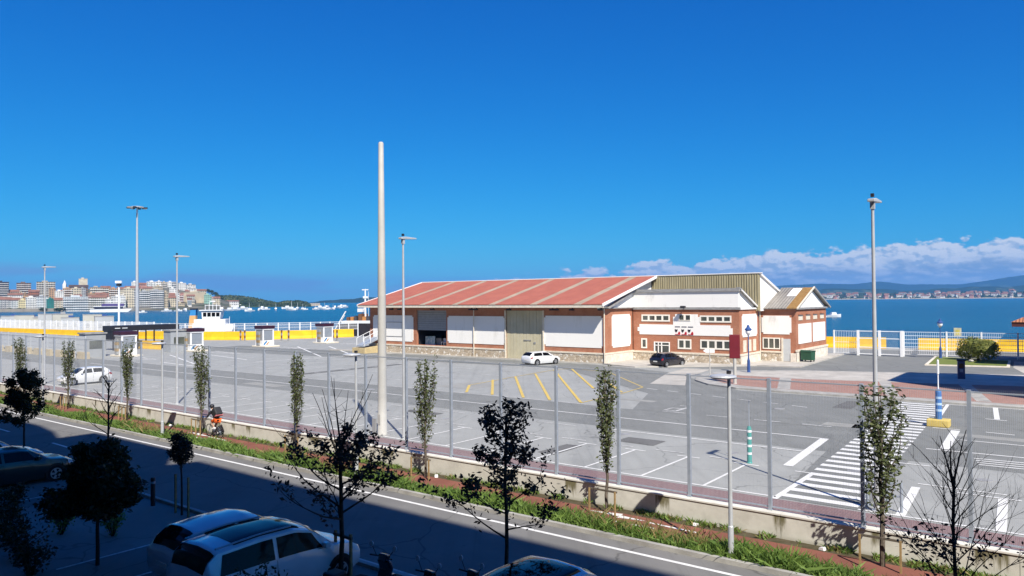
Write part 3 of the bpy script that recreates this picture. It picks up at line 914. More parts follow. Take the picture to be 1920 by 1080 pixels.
# ================================================================== LARGE STRUCTURE
# ---------------- hotel behind the camera (its parapet draws the shade line on the street)
hotel = thing('hotel_building', 'tall hotel block behind the viewpoint shading the near side of the street', 'building', 0, -0.4)
M_HOTEL = mat('hotel_cladding', (0.10, 0.10, 0.105), 0.6, 0.1, 0.3)
prof = [(-80, 33.9), (1.0, 33.9), (5.4, 34.1), (7.6, 31.9), (7.7, 35.2), (16.5, 35.1), (18.7, 31.3), (20.6, 32.9), (23.0, 33.6), (140, 33.8)]
mb = MB()
outl = [(-80, 0)] + prof + [(140, 0)]
mb.prism([(u, z) for u, z in outl], 'x', -16.0, 0.0)
mb.build('wall', M_HOTEL, hotel)
for kf in range(1, 10):
    mb = MB()
    for u in range(-76, 136, 4):
        if kf == 2 and -4 <= u <= 4:
            continue
        mb.box(0.01, 0.06, u, u + 2.6, kf * 3.4 - 1.2, kf * 3.4 + 0.9)
    w_ = mb.build('window_row', M_GLASS, hotel)

office = thing('port_office', 'pale port office block just beyond the right edge', 'building', -22, 62.6)
mb = MB(); mb.box(0, 10.4, 0, 24.9, 0, 13.9); mb.build('wall', M_WHITE, office)
for kf in range(4):
    mb = MB()
    for i in range(6):
        mb.box(-0.05, 0.02, 1.5 + i * 3.9, 3.9 + i * 3.9, 1.2 + kf * 3.3, 2.8 + kf * 3.3)
    mb.build('window_row', M_GLASS, office)

# ---------------- brick warehouse
U0, V0 = 43.0, 72.6
wh = thing('warehouse', 'long brick port warehouse with red sheet roof, white panels and a two storey office end', 'warehouse', U0, V0)


class WB(MB):
    def w(s, u0, u1, v0, v1, z0, z1):
        return s.box(v0 - V0, v1 - V0, u0 - U0, u1 - U0, z0, z1)

    def p(s, *pts):
        return s.quad(*[(v - V0, u - U0, z) for u, v, z in pts])

    def slab(s, u0, u1, va, za, vb, zb, t):
        """sloping slab between (va,za) and (vb,zb), thickness t downward"""
        return s.prism([(va - V0, za - t), (vb - V0, zb - t), (vb - V0, zb), (va - V0, za)], 'y', u0 - U0, u1 - U0)

    def outl_v(s, pts, v0, v1):
        """outline (u,z) extruded from v0 to v1"""
        return s.prism([(u - U0, z) for u, z in pts], 'x', v0 - V0, v1 - V0)

    def outl_u(s, pts, u0, u1):
        return s.prism([(v - V0, z) for v, z in pts], 'y', u0 - U0, u1 - U0)


def notched(a0, a1, z0, z1, n=0.22):
    return [(a0 + n, z0), (a1 - n, z0), (a1 - n, z0 + n), (a1, z0 + n), (a1, z1 - n), (a1 - n, z1 - n), (a1 - n, z1), (a0 + n, z1), (a0 + n, z1 - n), (a0, z1 - n), (a0, z0 + n), (a0 + n, z0 + n)]


VR, ZR = 84.0, 10.08
# walls
WB().w(43.0, 51.45, 72.6, 72.95, 0, 6.36).build('wall', M_BRICK, wh)
WB().w(57.05, 67.1, 72.6, 72.95, 0, 6.36).build('wall', M_BRICK, wh)
WB().w(72.6, 82.0, 72.6, 72.95, 0, 6.36).build('wall', M_BRICK, wh)
WB().w(67.1, 72.6, 72.6, 72.95, 0, 1.3).build('wall', M_BRICK, wh)
WB().w(81.7, 82.0, 72.95, 94.9, 0, 6.4).build('wall', M_BRICK, wh)
WB().w(51.45, 82, 94.9, 95.2, 0, 6.3).build('wall', M_BRICK, wh)
WB().w(43.0, 43.3, 72.95, 79.0, 0, 6.2).build('wall', M_BRICK, wh)
WB().w(67.1, 72.6, 72.6, 72.95, 5.95, 6.36).build('lintel', M_BRICK, wh)
WB().w(51.45, 57.05, 72.6, 72.95, 5.98, 6.36).build('lintel', M_BRICK, wh)
# interior floor and back of the open bay
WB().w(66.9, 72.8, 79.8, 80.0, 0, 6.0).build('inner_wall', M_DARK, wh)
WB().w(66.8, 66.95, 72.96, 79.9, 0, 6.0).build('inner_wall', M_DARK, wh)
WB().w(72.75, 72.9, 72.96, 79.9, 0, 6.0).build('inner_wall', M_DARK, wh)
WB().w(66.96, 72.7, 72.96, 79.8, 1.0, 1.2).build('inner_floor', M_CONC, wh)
# plinth, ledges
for a_, b__ in ((43.0, 51.3), (57.2, 82.1)):
    WB().w(a_, b__, 72.46, 72.6, 0, 1.06).build('plinth', M_STONE, wh)
    WB().w(a_, b__, 72.40, 72.62, 1.06, 1.24).build('ledge', M_TRIM, wh)
WB().w(42.88, 43.0, 72.46, 79.0, 0, 1.06).build('plinth', M_STONEW, wh)
WB().w(42.84, 43.02, 72.40, 79.0, 1.06, 1.24).build('ledge', M_TRIM, wh)
# white panels
for a_, b__, z0, z1 in ((73.2, 81.3, 1.66, 5.25), (57.25, 66.85, 1.72, 5.25), (43.25, 51.3, 1.78, 5.38)):
    WB().outl_v(notched(a_, b__, z0, z1, .2), 72.55, 72.61).build('panel', M_PANEL, wh)
WB().outl_u(notched(74.1, 78.45, 1.75, 5.5, .2), 42.95, 43.01).build('panel', M_PANEL, wh)
# framed hatch in the first panel
h = WB(); h.w(75.3, 78.6, 72.50, 72.56, 2.3, 2.36).w(75.3, 78.6, 72.50, 72.56, 4.26, 4.32).w(75.3, 75.36, 72.50, 72.56, 2.36, 4.26).w(78.54, 78.6, 72.50, 72.56, 2.36, 4.26)
h.build('hatch_frame', M_ZINC, wh)
# roller shutter slats, half open
for i in range(9):
    WB().w(67.12, 72.58, 72.78, 72.84, 3.28 + i * .30, 3.28 + i * .30 + .28).build('shutter_slat', M_SHUT, wh)
# sliding sheet door: vertical boards
for i in range(11):
    a_ = 51.5 + i * .5
    d_ = WB().w(a_ + .015, a_ + .485, 72.66 + .015 * (i % 2), 72.74, 0.12, 5.96).build('door_board', M_DOOR, wh)
h = WB().w(53.3, 54.4, 72.60, 72.66, 2.35, 2.45).w(52.6, 52.9, 72.60, 72.66, 2.0, 2.2); h.build('door_fitting', M_ZINC, wh)
WB().w(51.3, 51.45, 72.42, 72.64, 0, 5.98).build('door_jamb', M_TRIM, wh)
WB().w(57.05, 57.2, 72.42, 72.64, 0, 5.98).build('door_jamb', M_TRIM, wh)
# soffit, fascia gutter
WB().w(42.3, 82.6, 71.1, 72.6, 6.37, 6.42).build('soffit', mat('soffit_board', (0.52, 0.49, 0.43), 0.8, 0.05), wh)
WB().w(42.2, 82.7, 70.9, 71.1, 6.35, 6.72).build('gutter', M_TRIM, wh)
# roof of the hall: red panels separated by weathered translucent strips
us_ = [42.3, 45.5, 51.6, 57.9, 64.0, 69.8, 75.9, 82.65]
for i in range(7):
    a_ = us_[i] + (0 if i == 0 else .5); b__ = us_[i + 1] - (0 if i == 6 else .5)
    WB().slab(a_, b__, 70.85, 6.76, VR, ZR, .07).build('roof_panel', M_REDROOF, wh)
for i in range(1, 7):
    WB().slab(us_[i] - .498, us_[i] + .498, 70.85, 6.745, VR, ZR - .015, .06).build('roof_strip', M_SKYL, wh)
WB().slab(42.3, 82.65, VR + .001, ZR, 96.6, 6.3, .07).build('roof_panel', M_REDROOF, wh)
WB().slab(29.3, 42.29, VR + .001, ZR, 96.6, 6.3, .07).build('roof_panel', M_FIBRO, wh)
WB().w(29.2, 82.7, VR - .12, VR + .12, ZR, ZR + .10).build('ridge_cap', M_WHITE, wh)
WB().slab(42.16, 42.29, 70.85, 6.80, VR - .13, ZR + .06, .30).build('verge_board', M_WHITE, wh)
WB().slab(82.66, 82.8, 70.85, 6.80, VR - .13, ZR + .06, .26).build('verge_board', M_WHITE, wh)
# white gable of the hall above the brick
WB().outl_u([(71.3, 6.21), (VR - .2, 6.21), (VR - .2, ZR - .14), (71.3, 6.62)], 42.94, 43.2).build('gable_wall', M_WHITE, wh)
WB().outl_u([(71.3, 6.4), (VR - .2, 6.4), (VR - .2, ZR - .14), (71.3, 6.6)], 81.8, 82.0).build('gable_wall', M_WHITE, wh)
WB().slab(42.45, 42.94, 72.7, 6.40, 79.0, 8.42, .20).build('coping', M_ZINC, wh)
WB().w(42.7, 43.0, 71.6, 79.0, 6.2, 6.32).build('ledge', M_ZINC, wh)
# olive clad upper wall with standing ribs
WB().w(29.5, 42.9, VR, VR + .2, 5.8, ZR - .02).build('upper_wall', M_GREENCLAD, wh)
rb = WB()
for i in range(44):
    a_ = 29.6 + i * .30
    rb.w(a_, a_ + .13, VR - .09, VR, 5.9, ZR - .12)
r = rb.build('cladding_rib', M_GREENCLAD, wh); r['kind'] = 'stuff'
WB().outl_u([(VR + .2, 5.8), (95.5, 5.8), (95.5, 6.5), (VR + .2, ZR - .1)], 29.5, 29.8).build('gable_wall', M_WHITE, wh)
WB().slab(29.3, 29.5, VR, ZR + .05, 96.6, 6.35, .25).build('verge_board', M_WHITE, wh)
# office end: two storey brick front
WB().w(30.0, 42.9, 79.0, 79.35, 0, 6.05).build('wall', M_BRICK, wh)
WB().w(30.0, 30.35, 79.35, 84.9, 0, 6.05).build('wall', M_BRICK, wh)
WB().w(30.1, 42.9, 79.04, 79.3, 6.05, 8.06).build('attic_wall', M_WHITEDIRTY, wh)
WB().w(29.9, 42.9, 78.86, 79.32, 8.06, 8.38).build('coping', M_ZINC, wh)
WB().w(29.85, 42.9, 78.84, 79.06, 6.03, 6.30).build('gutter', M_ZINC, wh)
WB().outl_u([(79.32, 6.06), (84.7, 6.06), (84.7, 6.12), (79.32, 8.2)], 30.1, 30.3).build('gable_wall', M_WHITE, wh)
WB().slab(29.82, 30.36, 79.0, 8.46, 84.9, 6.2, .2).build('coping', M_ZINC, wh)
WB().slab(29.7, 29.82, 79.2, 8.2, 84.9, 6.02, .12).build('verge_trim', M_WHITE, wh)
WB().slab(30.4, 42.9, 79.34, 8.1, 83.98, 6.3, .1).build('lean_roof', M_FIBRO, wh)
WB().w(29.86, 30.0, 78.86, 84.9, 6.03, 6.2).build('gutter', M_WHITE, wh)
WB().w(39.9, 42.88, 78.84, 79.0, 0, 1.0).build('plinth', M_STONE, wh)
WB().w(29.85, 38.0, 78.84, 79.0, 0, 1.0).build('plinth', M_STONE, wh)
WB().w(39.9, 42.88, 78.78, 79.02, 1.0, 1.2).build('ledge', M_TRIM, wh)
WB().w(29.8, 38.0, 78.78, 79.02, 1.0, 1.2).build('ledge', M_TRIM, wh)
WB().w(29.85, 30.0, 79.0, 84.9, 0, 1.0).build('plinth', M_STONEW, wh)
WB().w(29.8, 30.02, 79.02, 84.9, 1.0, 1.2).build('ledge', M_TRIM, wh)
pan = [(30.75, 3.12), (42.05, 3.12), (42.05, 3.5), (42.3, 3.5), (42.3, 3.95), (42.05, 3.95), (42.05, 4.3), (37.75, 4.3), (37.75, 5.2), (37.5, 5.2), (37.5, 5.5), (34.75, 5.5), (34.75, 5.2), (34.5, 5.2), (34.5, 4.3), (31.0, 4.3), (31.0, 4.0), (30.75, 4.0)]
WB().outl_v(pan, 78.95, 79.01).build('panel', M_PANEL, wh)
WB().outl_u(notched(79.7, 84.3, 3.0, 5.5, .2), 29.95, 30.01).build('panel', M_PANEL, wh)


def window_v(u0, u1, z0, z1, n, v, fr=0.10, name='window', mull=None):
    """window in a wall facing the street: cream frame with mullions, dark panes as sub-parts"""
    f = WB(); mw_ = mull or fr
    f.w(u0, u1, v - .07, v + .02, z0, z0 + fr).w(u0, u1, v - .05, v + .02, z1 - fr, z1)
    wd_ = (u1 - u0 - fr * 2 - mw_ * (n - 1)) / n
    f.w(u0, u0 + fr, v - .05, v + .02, z0 + fr, z1 - fr).w(u1 - fr, u1, v - .05, v + .02, z0 + fr, z1 - fr)
    for i in range(1, n):
        a_ = u0 + fr + i * wd_ + (i - 1) * mw_
        f.w(a_, a_ + mw_, v - .05, v + .02, z0 + fr, z1 - fr)
    w_ = f.build(name, M_WINFR, wh)
    for i in range(n):
        a_ = u0 + fr + i * (wd_ + mw_)
        WB().w(a_, a_ + wd_, v - .012, v + .03, z0 + fr, z1 - fr).build('pane', M_GLASS, w_)
    return w_


for (pa, pb, ya, yb, n) in ((1203, 1256, 589.5, 603, 4), (1312, 1371.5, 591.5, 605, 4), (1313, 1372, 636.5, 656.5, 4), (1271, 1296.5, 635.5, 655, 2), (1202.5, 1213.5, 634, 653, 1)):
    u_a, z_a = onV(pb, yb, 79.0); u_b, z_b = onV(pa, ya, 79.0)
    window_v(u_a, u_b, z_a, z_b, n, 79.0, .16, mull=.22)
u_a, z_a = onV(1295, 601, 78.95); u_b, z_b = onV(1273, 590, 78.95)
window_v(u_a, u_b, z_a, z_b, 2, 78.95, .06, mull=.25)
# entrance with white double door
u_a, _ = onV(1256, 650, 79.0); u_b, _ = onV(1226.5, 650, 79.0)
d_ = WB()
d_.w(u_a, u_b, 78.93, 79.02, 2.2, 2.3).w(u_a, u_a + .1, 78.93, 79.02, .35, 2.2).w(u_b - .15, u_b, 78.93, 79.02, .35, 2.2).w(u_a + .95, u_a + 1.08, 78.93, 79.02, .35, 2.2).w(u_a + 1.38, u_a + 1.48, 78.93, 79.02, .35, 2.2).w(u_a + .1, u_b - .15, 78.95, 79.02, .35, .62)
d_.w(u_a + .1, u_b - .15, 78.93, 79.02, 1.85, 1.93)
dd = d_.build('door', M_WHITE, wh)
WB().w(u_a + .1, u_b - .15, 78.985, 79.03, .62, 2.2).build('pane', M_GLASS, dd)
WB().w(u_a - .1, u_b + .1, 78.2, 78.98, 0, .35).build('doorstep', M_CONC, wh)
# emblem of three marks
for i in range(3):
    uc = onV(1270.5 + 12.2 * i, 620, 78.95)[0]
    e = bpy.data.objects.new('emblem', None); C.objects.link(e); e.parent = wh
    WB().w(uc - .31, uc + .31, 78.925, 78.955, 4.02, 4.11).build('emblem_bar', mat('emblem_navy', (0.02, 0.025, 0.07), .6), e)
    WB().outl_v([(uc + .33, 3.80), (uc + .33, 3.6), (uc + .17, 3.40), (uc + .01, 3.6), (uc + .01, 3.80), (uc + .17, 3.74)], 78.925, 78.955).build('emblem_shield', M_DARK, e)
    WB().outl_v([(uc - .33, 3.17), (uc + .31, 3.17), (uc + .31, 3.24), (uc - .03, 3.24), (uc - .08, 3.42), (uc - .16, 3.52), (uc - .28, 3.52), (uc - .33, 3.34)], 78.925, 78.955).build('emblem_flag', mat('emblem_red', (0.50, 0.015, 0.03), .6), e)
# small side windows of the office end
for k_ in range(3):
    WB().w(29.94, 30.0, 80.0 + k_ * 1.5, 80.9 + k_ * 1.5, 1.35, 2.65).build('window', M_TRIM, wh)
# corner pipes
for (u, v, z1) in ((42.9, 72.30, 6.5), (62.1, 72.3, 6.37), (29.9, 85.1, 6.1)):
    p_ = WB(); p_.tube((v - V0, u - U0, 0), (v - V0, u - U0, z1), .06); p_.build('downpipe', M_TRIM, wh)
# floodlights under the eaves
for px in (735, 750, 812, 884, 893, 955, 1036, 1044, 1073, 1127):
    u_, _z = onV(px, 580, 71.5)
    fl = WB(); fl.w(u_ - .28, u_ + .28, 71.2, 71.55, 6.02, 6.2).w(u_ - .04, u_ + .04, 71.5, 71.6, 6.18, 6.38)
    fl.build('floodlight', M_DARK, wh)
u_, z_ = onV(1281, 576, 78.4)
fl = WB(); fl.w(u_ - .25, u_ + .25, 78.1, 78.5, z_ - .1, z_ + .15).w(u_ - .04, u_ + .04, 78.45, 79.05, z_, z_ + .06)
fl.build('floodlight', M_DARK, wh)
# wing with gabled roof
WB().w(26.0, 30.2, 85.5, 85.8, 0, 6.05).build('wall', M_BRICK, wh)
WB().w(26.0, 26.3, 85.8, 97.6, 0, 6.05).build('wall', M_BRICK, wh)
WB().outl_u([(85.5, 6.06), (97.6, 6.06), (91.6, 8.30)], 26.02, 26.3).build('gable_wall', M_WHITE, wh)
WB().slab(25.75, 26.9, 85.1, 6.12, 91.6, 8.50, .08).build('roof_edge', M_RUST, wh)
WB().slab(26.91, 29.5, 85.1, 6.12, 91.6, 8.50, .08).build('roof_panel', M_FIBRO, wh)
WB().slab(25.75, 29.5, 91.601, 8.50, 98.2, 6.12, .08).build('roof_panel', M_FIBRO, wh)
WB().slab(26.95, 28.0, 88.8, 7.50, 91.2, 8.38, .02).build('roof_patch', M_WHITE, wh)
WB().slab(25.6, 25.74, 91.6, 8.6, 98.4, 6.15, .22).build('verge_board', M_ZINC, wh)
WB().slab(25.6, 25.74, 85.0, 6.15, 91.59, 8.6, .16).build('verge_board', M_TRIM, wh)
WB().w(25.8, 26.0, 85.3, 97.8, 5.95, 6.16).build('gutter', M_ZINC, wh)
WB().w(26.0, 30.2, 85.25, 85.5, 5.98, 6.14).build('gutter', M_ZINC, wh)
WB().outl_v(notched(26.5, 29.85, 3.15, 5.25, .2), 85.45, 85.51).build('panel', M_WHITEDIRTY, wh)
window_v(27.75, 29.75, 1.45, 2.75, 3, 85.5, .12)
WB().w(26.62, 27.42, 85.44, 85.52, 0.15, 2.65).build('door', mat('pale_grey_door', (0.50, 0.52, 0.53), .5, .05), wh)
WB().w(27.42, 27.6, 85.36, 85.53, 0, 2.75).build('door_jamb', M_TRIM, wh)
WB().w(27.6, 30.2, 85.36, 85.5, 0, 1.06).build('plinth', M_STONE, wh)
WB().w(27.6, 30.2, 85.3, 85.52, 1.06, 1.24).build('ledge', M_TRIM, wh)
WB().w(25.9, 26.6, 85.36, 85.5, 0, 1.06).build('plinth', M_STONEW, wh)
WB().w(25.86, 26.0, 85.36, 97.6, 0, 1.22).build('plinth', M_STONEW, wh)
WB().w(25.8, 26.02, 85.3, 97.7, 1.22, 1.45).build('ledge', M_TRIM, wh)
for a_, b__ in ((86.3, 91.2), (91.9, 97.0)):
    WB().outl_u([(a_, 2.05), (b__, 2.05), (b__, 4.3), (a_, 4.3)], 25.95, 26.01).build('panel', M_PANEL, wh)
for k_ in range(4):
    a_ = 86.4 + k_ * 2.85
    WB().w(25.95, 26.01, a_, a_ + 1.5, 4.72, 5.35).build('window', M_TRIM, wh)
    WB().w(25.80, 25.95, a_ - .1, a_ + 1.6, 5.35, 5.45).build('window_hood', M_BRICK, wh)

# goods seen in the open bay
cr = thing('canvas_print', 'white and blue printed canvas leaning in the open shutter bay', 'panel', 71.6, 74.2, 1.22)
MB().prism([(-.9, 0), (.9, 0), (.85, 1.15), (-.95, 1.2)], 'x', -.04, .04).build('board', mat('print_pale_blue', (0.62, 0.70, 0.74), .6, 0, 2.5, (0.16, 0.36, 0.48)), cr)
MB().box(-.06, .06, -.95, .95, -.02, .06).build('frame', M_WHITE, cr)
for k_ in range(3):
    b3 = thing('stacked_chair', 'white stacked chairs in the open shutter bay', 'chair', 68.9 - .55 * k_, 74.0, 1.22, group='white chairs in the open bay')
    MB().box(-.25, .25, -.22, .22, .42, .50).build('seat', M_WHITE, b3)
    MB().box(.22, .28, -.22, .22, .50, .95).build('backrest', M_WHITE, b3)
    for sx in (-.22, .22):
        for sy in (-.19, .19):
            MB().box(sx - .025, sx + .025, sy - .025, sy + .025, 0, .42).build('leg', M_WHITE, b3)
cb = thing('packing_case', 'grey packing case standing in the open shutter bay', 'box', 70.3, 75.0, 1.22)
MB().box(-.5, .5, -.5, .5, 0, .9).build('case', M_SHUT, cb, bevel=.02)
MB().box(-.52, .52, -.52, .52, .9, .98).build('lid', M_DARK, cb)

# ================================================================== BOUNDARY WALL AND FENCE
wl = thing('low_wall', 'low stained concrete wall between the bike path and the parking', 'wall', 0, 23.0)
me = MB().box(-.08, .26, .006, 5.994, -.1, .70).mesh('wall_section', M_WALL)
for i in range(-4, 22):
    o = put('wall_section', me, M_WALL, wl); o.location = (0, i * 6.0 + 1.5, 0)
me = MB().box(-.11, .29, .006, 5.994, .70, .745).mesh('wall_cap', mat('wall_cap', (0.68, 0.66, 0.60), .9, 0, 2.0, (0.56, 0.545, 0.49), spec=.2))
for i in range(-4, 22):
    o = put('wall_cap', me, None, wl); o.location = (0, i * 6.0 + 1.5, 0)

PS = 2.66
fn = thing('security_fence', 'tall grey steel mesh fence with spiked top on the low wall', 'fence', 0, 23.2, .745)
post = MB().box(-.05, .05, -.05, .05, 0, 4.06).box(-.07, .07, -.07, .07, 0, .03).mesh('post', M_STEEL)
pan = MB()
n_w = 58
for i in range(n_w):
    y = .06 + (PS - .12) * (i + .5) / n_w
    pan.box(-.0015, .0015, y - .0015, y + .0015, .06, 4.10)
for zz_ in (4.02,):
    pan.box(-.013, -.0036, .06, PS - .06, zz_ - .006, zz_ + .006)
panm = pan.mesh('mesh_panel', M_STEELW)
rail = MB().box(-.02, .02, .05, PS - .05, .08, .12).mesh('rail', M_STEEL)
trail = MB().box(-.012, .012, .05, PS - .05, 3.985, 4.01).mesh('rail', M_STEEL)
for i in range(-6, 50):
    y = i * PS - .08
    o = put('post', post, None, fn); o.location = (0, y, 0)
    o = put('mesh_panel', panm, None, fn); o.location = (0, y, 0); o['kind'] = 'stuff'
    o = put('rail', rail, None, fn); o.location = (0, y, 0)
    o = put('rail', trail, None, fn); o.location = (0, y, 0)

# ================================================================== LAMPS AND POLES
def tall_lamp(u, v, label, first=None):
    if first is not None:
        x, y = XY(u, v)
        return dup(first, label, loc=(x, y, 0), rotz=A)
    t = thing('street_lamp', label, 'street lamp', u, v, group='tall grey street lamps on the esplanade')
    MB().lathe([(.17, 0), (.17, .05), (.105, .06), (.095, 1.2), (.085, 1.22), (.05, 10.3)], n=14).build('pole', M_LAMPG, t, smooth=False)
    MB().box(-.07, .07, -.07, .07, 10.3, 10.55).build('bracket', M_LAMPG, t)
    hd = MB()
    # slim luminaire pointing across the lot, with a short counterweight behind
    hd.prism([(-.22, 10.54), (.92, 10.60), (.88, 10.66), (.1, 10.69), (-.22, 10.64)], 'y', -.12, .12)
    h_ = hd.build('lamp_head', M_LAMPG, t, bevel=.02)
    h_.rotation_euler = (0, 0, 0)
    MB().box(-.06, .05, -.05, .05, 10.72, 10.84).build('sensor', M_DARK, t)
    return t


l0 = tall_lamp(5.82, 27.75, 'tall grey street lamp rising behind the leafy tree beside the zebra crossing')
tall_lamp(28.72, 27.75, 'tall grey street lamp right of the thick cream pole', l0)
tall_lamp(51.9, 27.75, 'tall grey street lamp before the tug boat at the left', l0)
tall_lamp(75.2, 27.75, 'tall grey street lamp furthest left above the city skyline', l0)
# thick cream pole
cp = thing('cream_pole', 'thick tapering cream pole standing alone inside the fence', 'pole', 30.5, 27.85)
MB().lathe([(.31, 0), (.31, .10), (.255, .11), (.245, 2.0), (.215, 8), (.14, 15.9), (.10, 15.97)], n=24).build('shaft', M_CREAMP, cp, smooth=True)
MB().box(-.25, -.16, .28, .55, 0, .9).build('service_box', M_SHUT, cp)
MB().lathe([(.46, 0), (.46, .05), (.30, .06)], n=20).build('base_flange', M_ZINC, cp)
for k_ in range(8):
    MB().lathe([(.03, .05), (.03, .13)], cx=.38 * math.cos(k_ * .785), cy=.38 * math.sin(k_ * .785), n=6).build('bolt', M_ZINC, cp)
MB().box(-.262, -.24, -.10, .10, .6, 1.15).build('hatch', M_CREAMP, cp)
for z in (5.4, 10.8):
    MB().lathe([(.232 - z * .0085 + .045, z), (.232 - z * .0085 + .045, z + .03)], n=20).build('seam_ring', M_CREAMP, cp)


def path_lamp(u, label, first=None):
    if first is not None:
        x, y = XY(u, 20.35)
        return dup(first, label, loc=(x, y, 0), rotz=A)
    t = thing('path_lamp', label, 'street lamp', u, 20.35, group='slim lamps along the bike path')
    MB().lathe([(.13, 0), (.13, .04), (.085, .05), (.08, .9), (.06, .93), (.05, 5.02)], n=12).build('pole', M_LAMPG, t)
    MB().lathe([(.05, 5.02), (.33, 5.05), (.37, 5.09), (.34, 5.13), (.10, 5.17)], cx=-.12, cy=.12, n=24).build('lamp_disc', M_LAMPG, t, smooth=False)
    MB().box(-.05, .05, -.05, .05, 5.17, 5.26).build('sensor', M_DARK, t)
    return t


p0 = path_lamp(8.05, 'slim path lamp with a flat disc head on the verge before the red pavement')
path_lamp(23.85, 'slim path lamp behind the branchy tree left of the cream pole', p0)
path_lamp(39.6, 'slim path lamp on the verge just left of the cyclist', p0)
path_lamp(55.4, 'slim path lamp on the verge at the far left', p0)

# floodlight mast on the quay, camera mast beside it
x_, y_ = far(257, 178)
mst = thing('floodlight_mast', 'tall floodlight mast with a ring of lamps above the city', 'mast', xy=(x_, y_), street=False)
MB().lathe([(.55, 0), (.5, .3), (.42, .4), (.20, 27.8), (.22, 28.0), (.22, 28.6)], n=14).build('pole', M_LAMPG, mst)
MB().lathe([(.18, 28.6), (.18, 30.0)], n=12).build('mast_head', M_WPAINT, mst)
MB().lathe([(1.25, 30.0), (1.35, 30.06), (1.35, 30.2), (1.25, 30.26)], n=20).build('ring', M_LAMPG, mst)
for i in range(8):
    a_ = i * math.pi / 4 + .2
    f_ = MB().box(1.3, 2.3, -.28, .28, 29.78, 30.08).build('floodlight', M_ZINC if i % 2 else M_DARK, mst)
    f_.rotation_euler = (0, 0, a_)
x_, y_ = far(223, 190)
mst = thing('camera_mast', 'shorter white mast with a dark camera box before the city', 'mast', xy=(x_, y_), street=False)
MB().lathe([(.26, 0), (.24, 7), (.20, 11.6)], n=12).build('pole', M_WPAINT, mst)
MB().box(-.45, .45, -.45, .45, 11.6, 12.2).build('camera_box', M_DARK, mst)
MB().box(-.9, .7, -.2, .2, 12.3, 12.9).box(-.1, .1, -.1, .1, 12.1, 12.4).build('camera', M_WPAINT, mst)


def blue_lamp(u, v, label):
    t = thing('lamp_post', label, 'street lamp', u, v, group='blue ornamental lamp posts')
    MB().lathe([(.20, 0), (.20, .15), (.15, .2), (.14, 1.25), (.09, 1.4), (.06, 1.6), (.045, 3.6), (.09, 3.65), (.05, 3.7)], n=12).build('post', M_BLUE, t)
    MB().lathe([(.10, 3.7), (.26, 3.95), (.27, 4.1), (.22, 4.2)], n=14).build('globe', M_WPAINT, t, smooth=True)
    MB().lathe([(.34, 4.18), (.33, 4.28), (.14, 4.48), (.12, 4.62), (.03, 4.72)], n=14).build('hood', M_BLUE, t)
    return t


blue_lamp(26.1, 71.0, 'blue ornamental lamp post with a white globe before the office end of the warehouse')
blue_lamp(13.8, 99.3, 'blue ornamental lamp post on the small lawn by the bay')

# ================================================================== SIGNS, BOLLARDS, MACHINES
sg = thing('totem_sign', 'dark red sign board on a cream pole seen from behind', 'sign', 23.6, 61.0, .13, rot=math.radians(21))
MB().lathe([(.17, 0), (.14, .03), (.13, 2.3)], n=12).build('pole', M_CREAMP, sg)
MB().box(-.14, .14, -.43, .43, 2.1, 4.1).build('board', M_RED, sg, bevel=.04)
MB().box(-.145, -.142, -.40, .40, 2.14, 4.06).build('board_face', M_RED, sg)
sg = thing('finger_sign', 'small white finger board on a thin pale post beside the pavement nose', 'sign', 28.0, 66.2, .13, rot=math.radians(21))
MB().lathe([(.05, 0), (.045, 2.45)], n=8).build('post', M_CREAMP, sg)
MB().prism([(-.45, 2.1), (.35, 2.1), (.6, 2.27), (.35, 2.45), (-.45, 2.45)], 'x', -.03, .03).build('board', M_WPAINT, sg)
tb = thing('bollard', 'teal plastic post with white bands standing in the parking', 'bollard', 12.0, 32.6)
MB().lathe([(.13, 0), (.12, .03), (.105, .06), (.10, 1.5), (.07, 1.62)], n=14).build('body', M_TEAL, tb)
MB().lathe([(.02, 1.62), (.018, 2.75)], n=6).build('rod', M_STEEL, tb)
for z in (.38, .72, 1.06, 1.36):
    MB().lathe([(.108, z), (.108, z + .10)], n=14).build('band', M_REFL, tb)
tb = thing('bollard', 'blue banded post with a tall white rod on a yellow block beside the zebra crossing', 'bollard', 6.8, 47.9)
MB().box(-.45, .45, -.55, .55, 0, .42).build('base', mat('yellow_block', (0.66, 0.50, 0.14), .7, .1, 3.0), tb, bevel=.05)
MB().lathe([(.17, .42), (.16, 1.95), (.10, 2.1)], n=14).build('body', mat('blue_plastic', (0.05, 0.17, 0.45), .5, .08), tb)
MB().lathe([(.035, 2.1), (.03, 2.9), (.06, 2.95), (.055, 3.7), (.02, 3.75)], n=8).build('rod', M_WPAINT, tb)
for z in (.85, 1.2, 1.55):
    MB().lathe([(.172, z), (.170, z + .13)], n=14).build('band', mat('pale_blue_band', (0.40, 0.58, 0.80), .5), tb)
tm = thing('ticket_machine', 'dark blue parking ticket machine in the shade by the lawn', 'machine', 8.9, 75.2, .13, rot=math.radians(11))
MB().box(-.25, .25, -.28, .28, 0, 1.55).build('cabinet', mat('machine_blue', (0.06, 0.08, 0.16), .4, .1), tm, bevel=.03)
MB().box(-.30, .30, -.34, .34, 1.55, 1.72).build('cap', M_DARK, tm, bevel=.02)
MB().box(-.27, -.25, -.18, .18, .95, 1.35).build('screen', M_CARGLASS, tm)
MB().box(-.265, -.25, -.12, .12, .6, .85).build('slot_panel', M_SHUT, tm)
dp = thing('dumpster', 'green wheeled dumpster beside the gabled wing', 'dumpster', 25.0, 86.4, .12, rot=math.radians(-10))
MB().prism([(-.42, .18), (.42, .18), (.52, 1.12), (-.52, 1.12)], 'y', -.62, .62).build('bin', mat('bin_green', (0.025, 0.10, 0.055), .5, .12, 2.0), dp, bevel=.03)
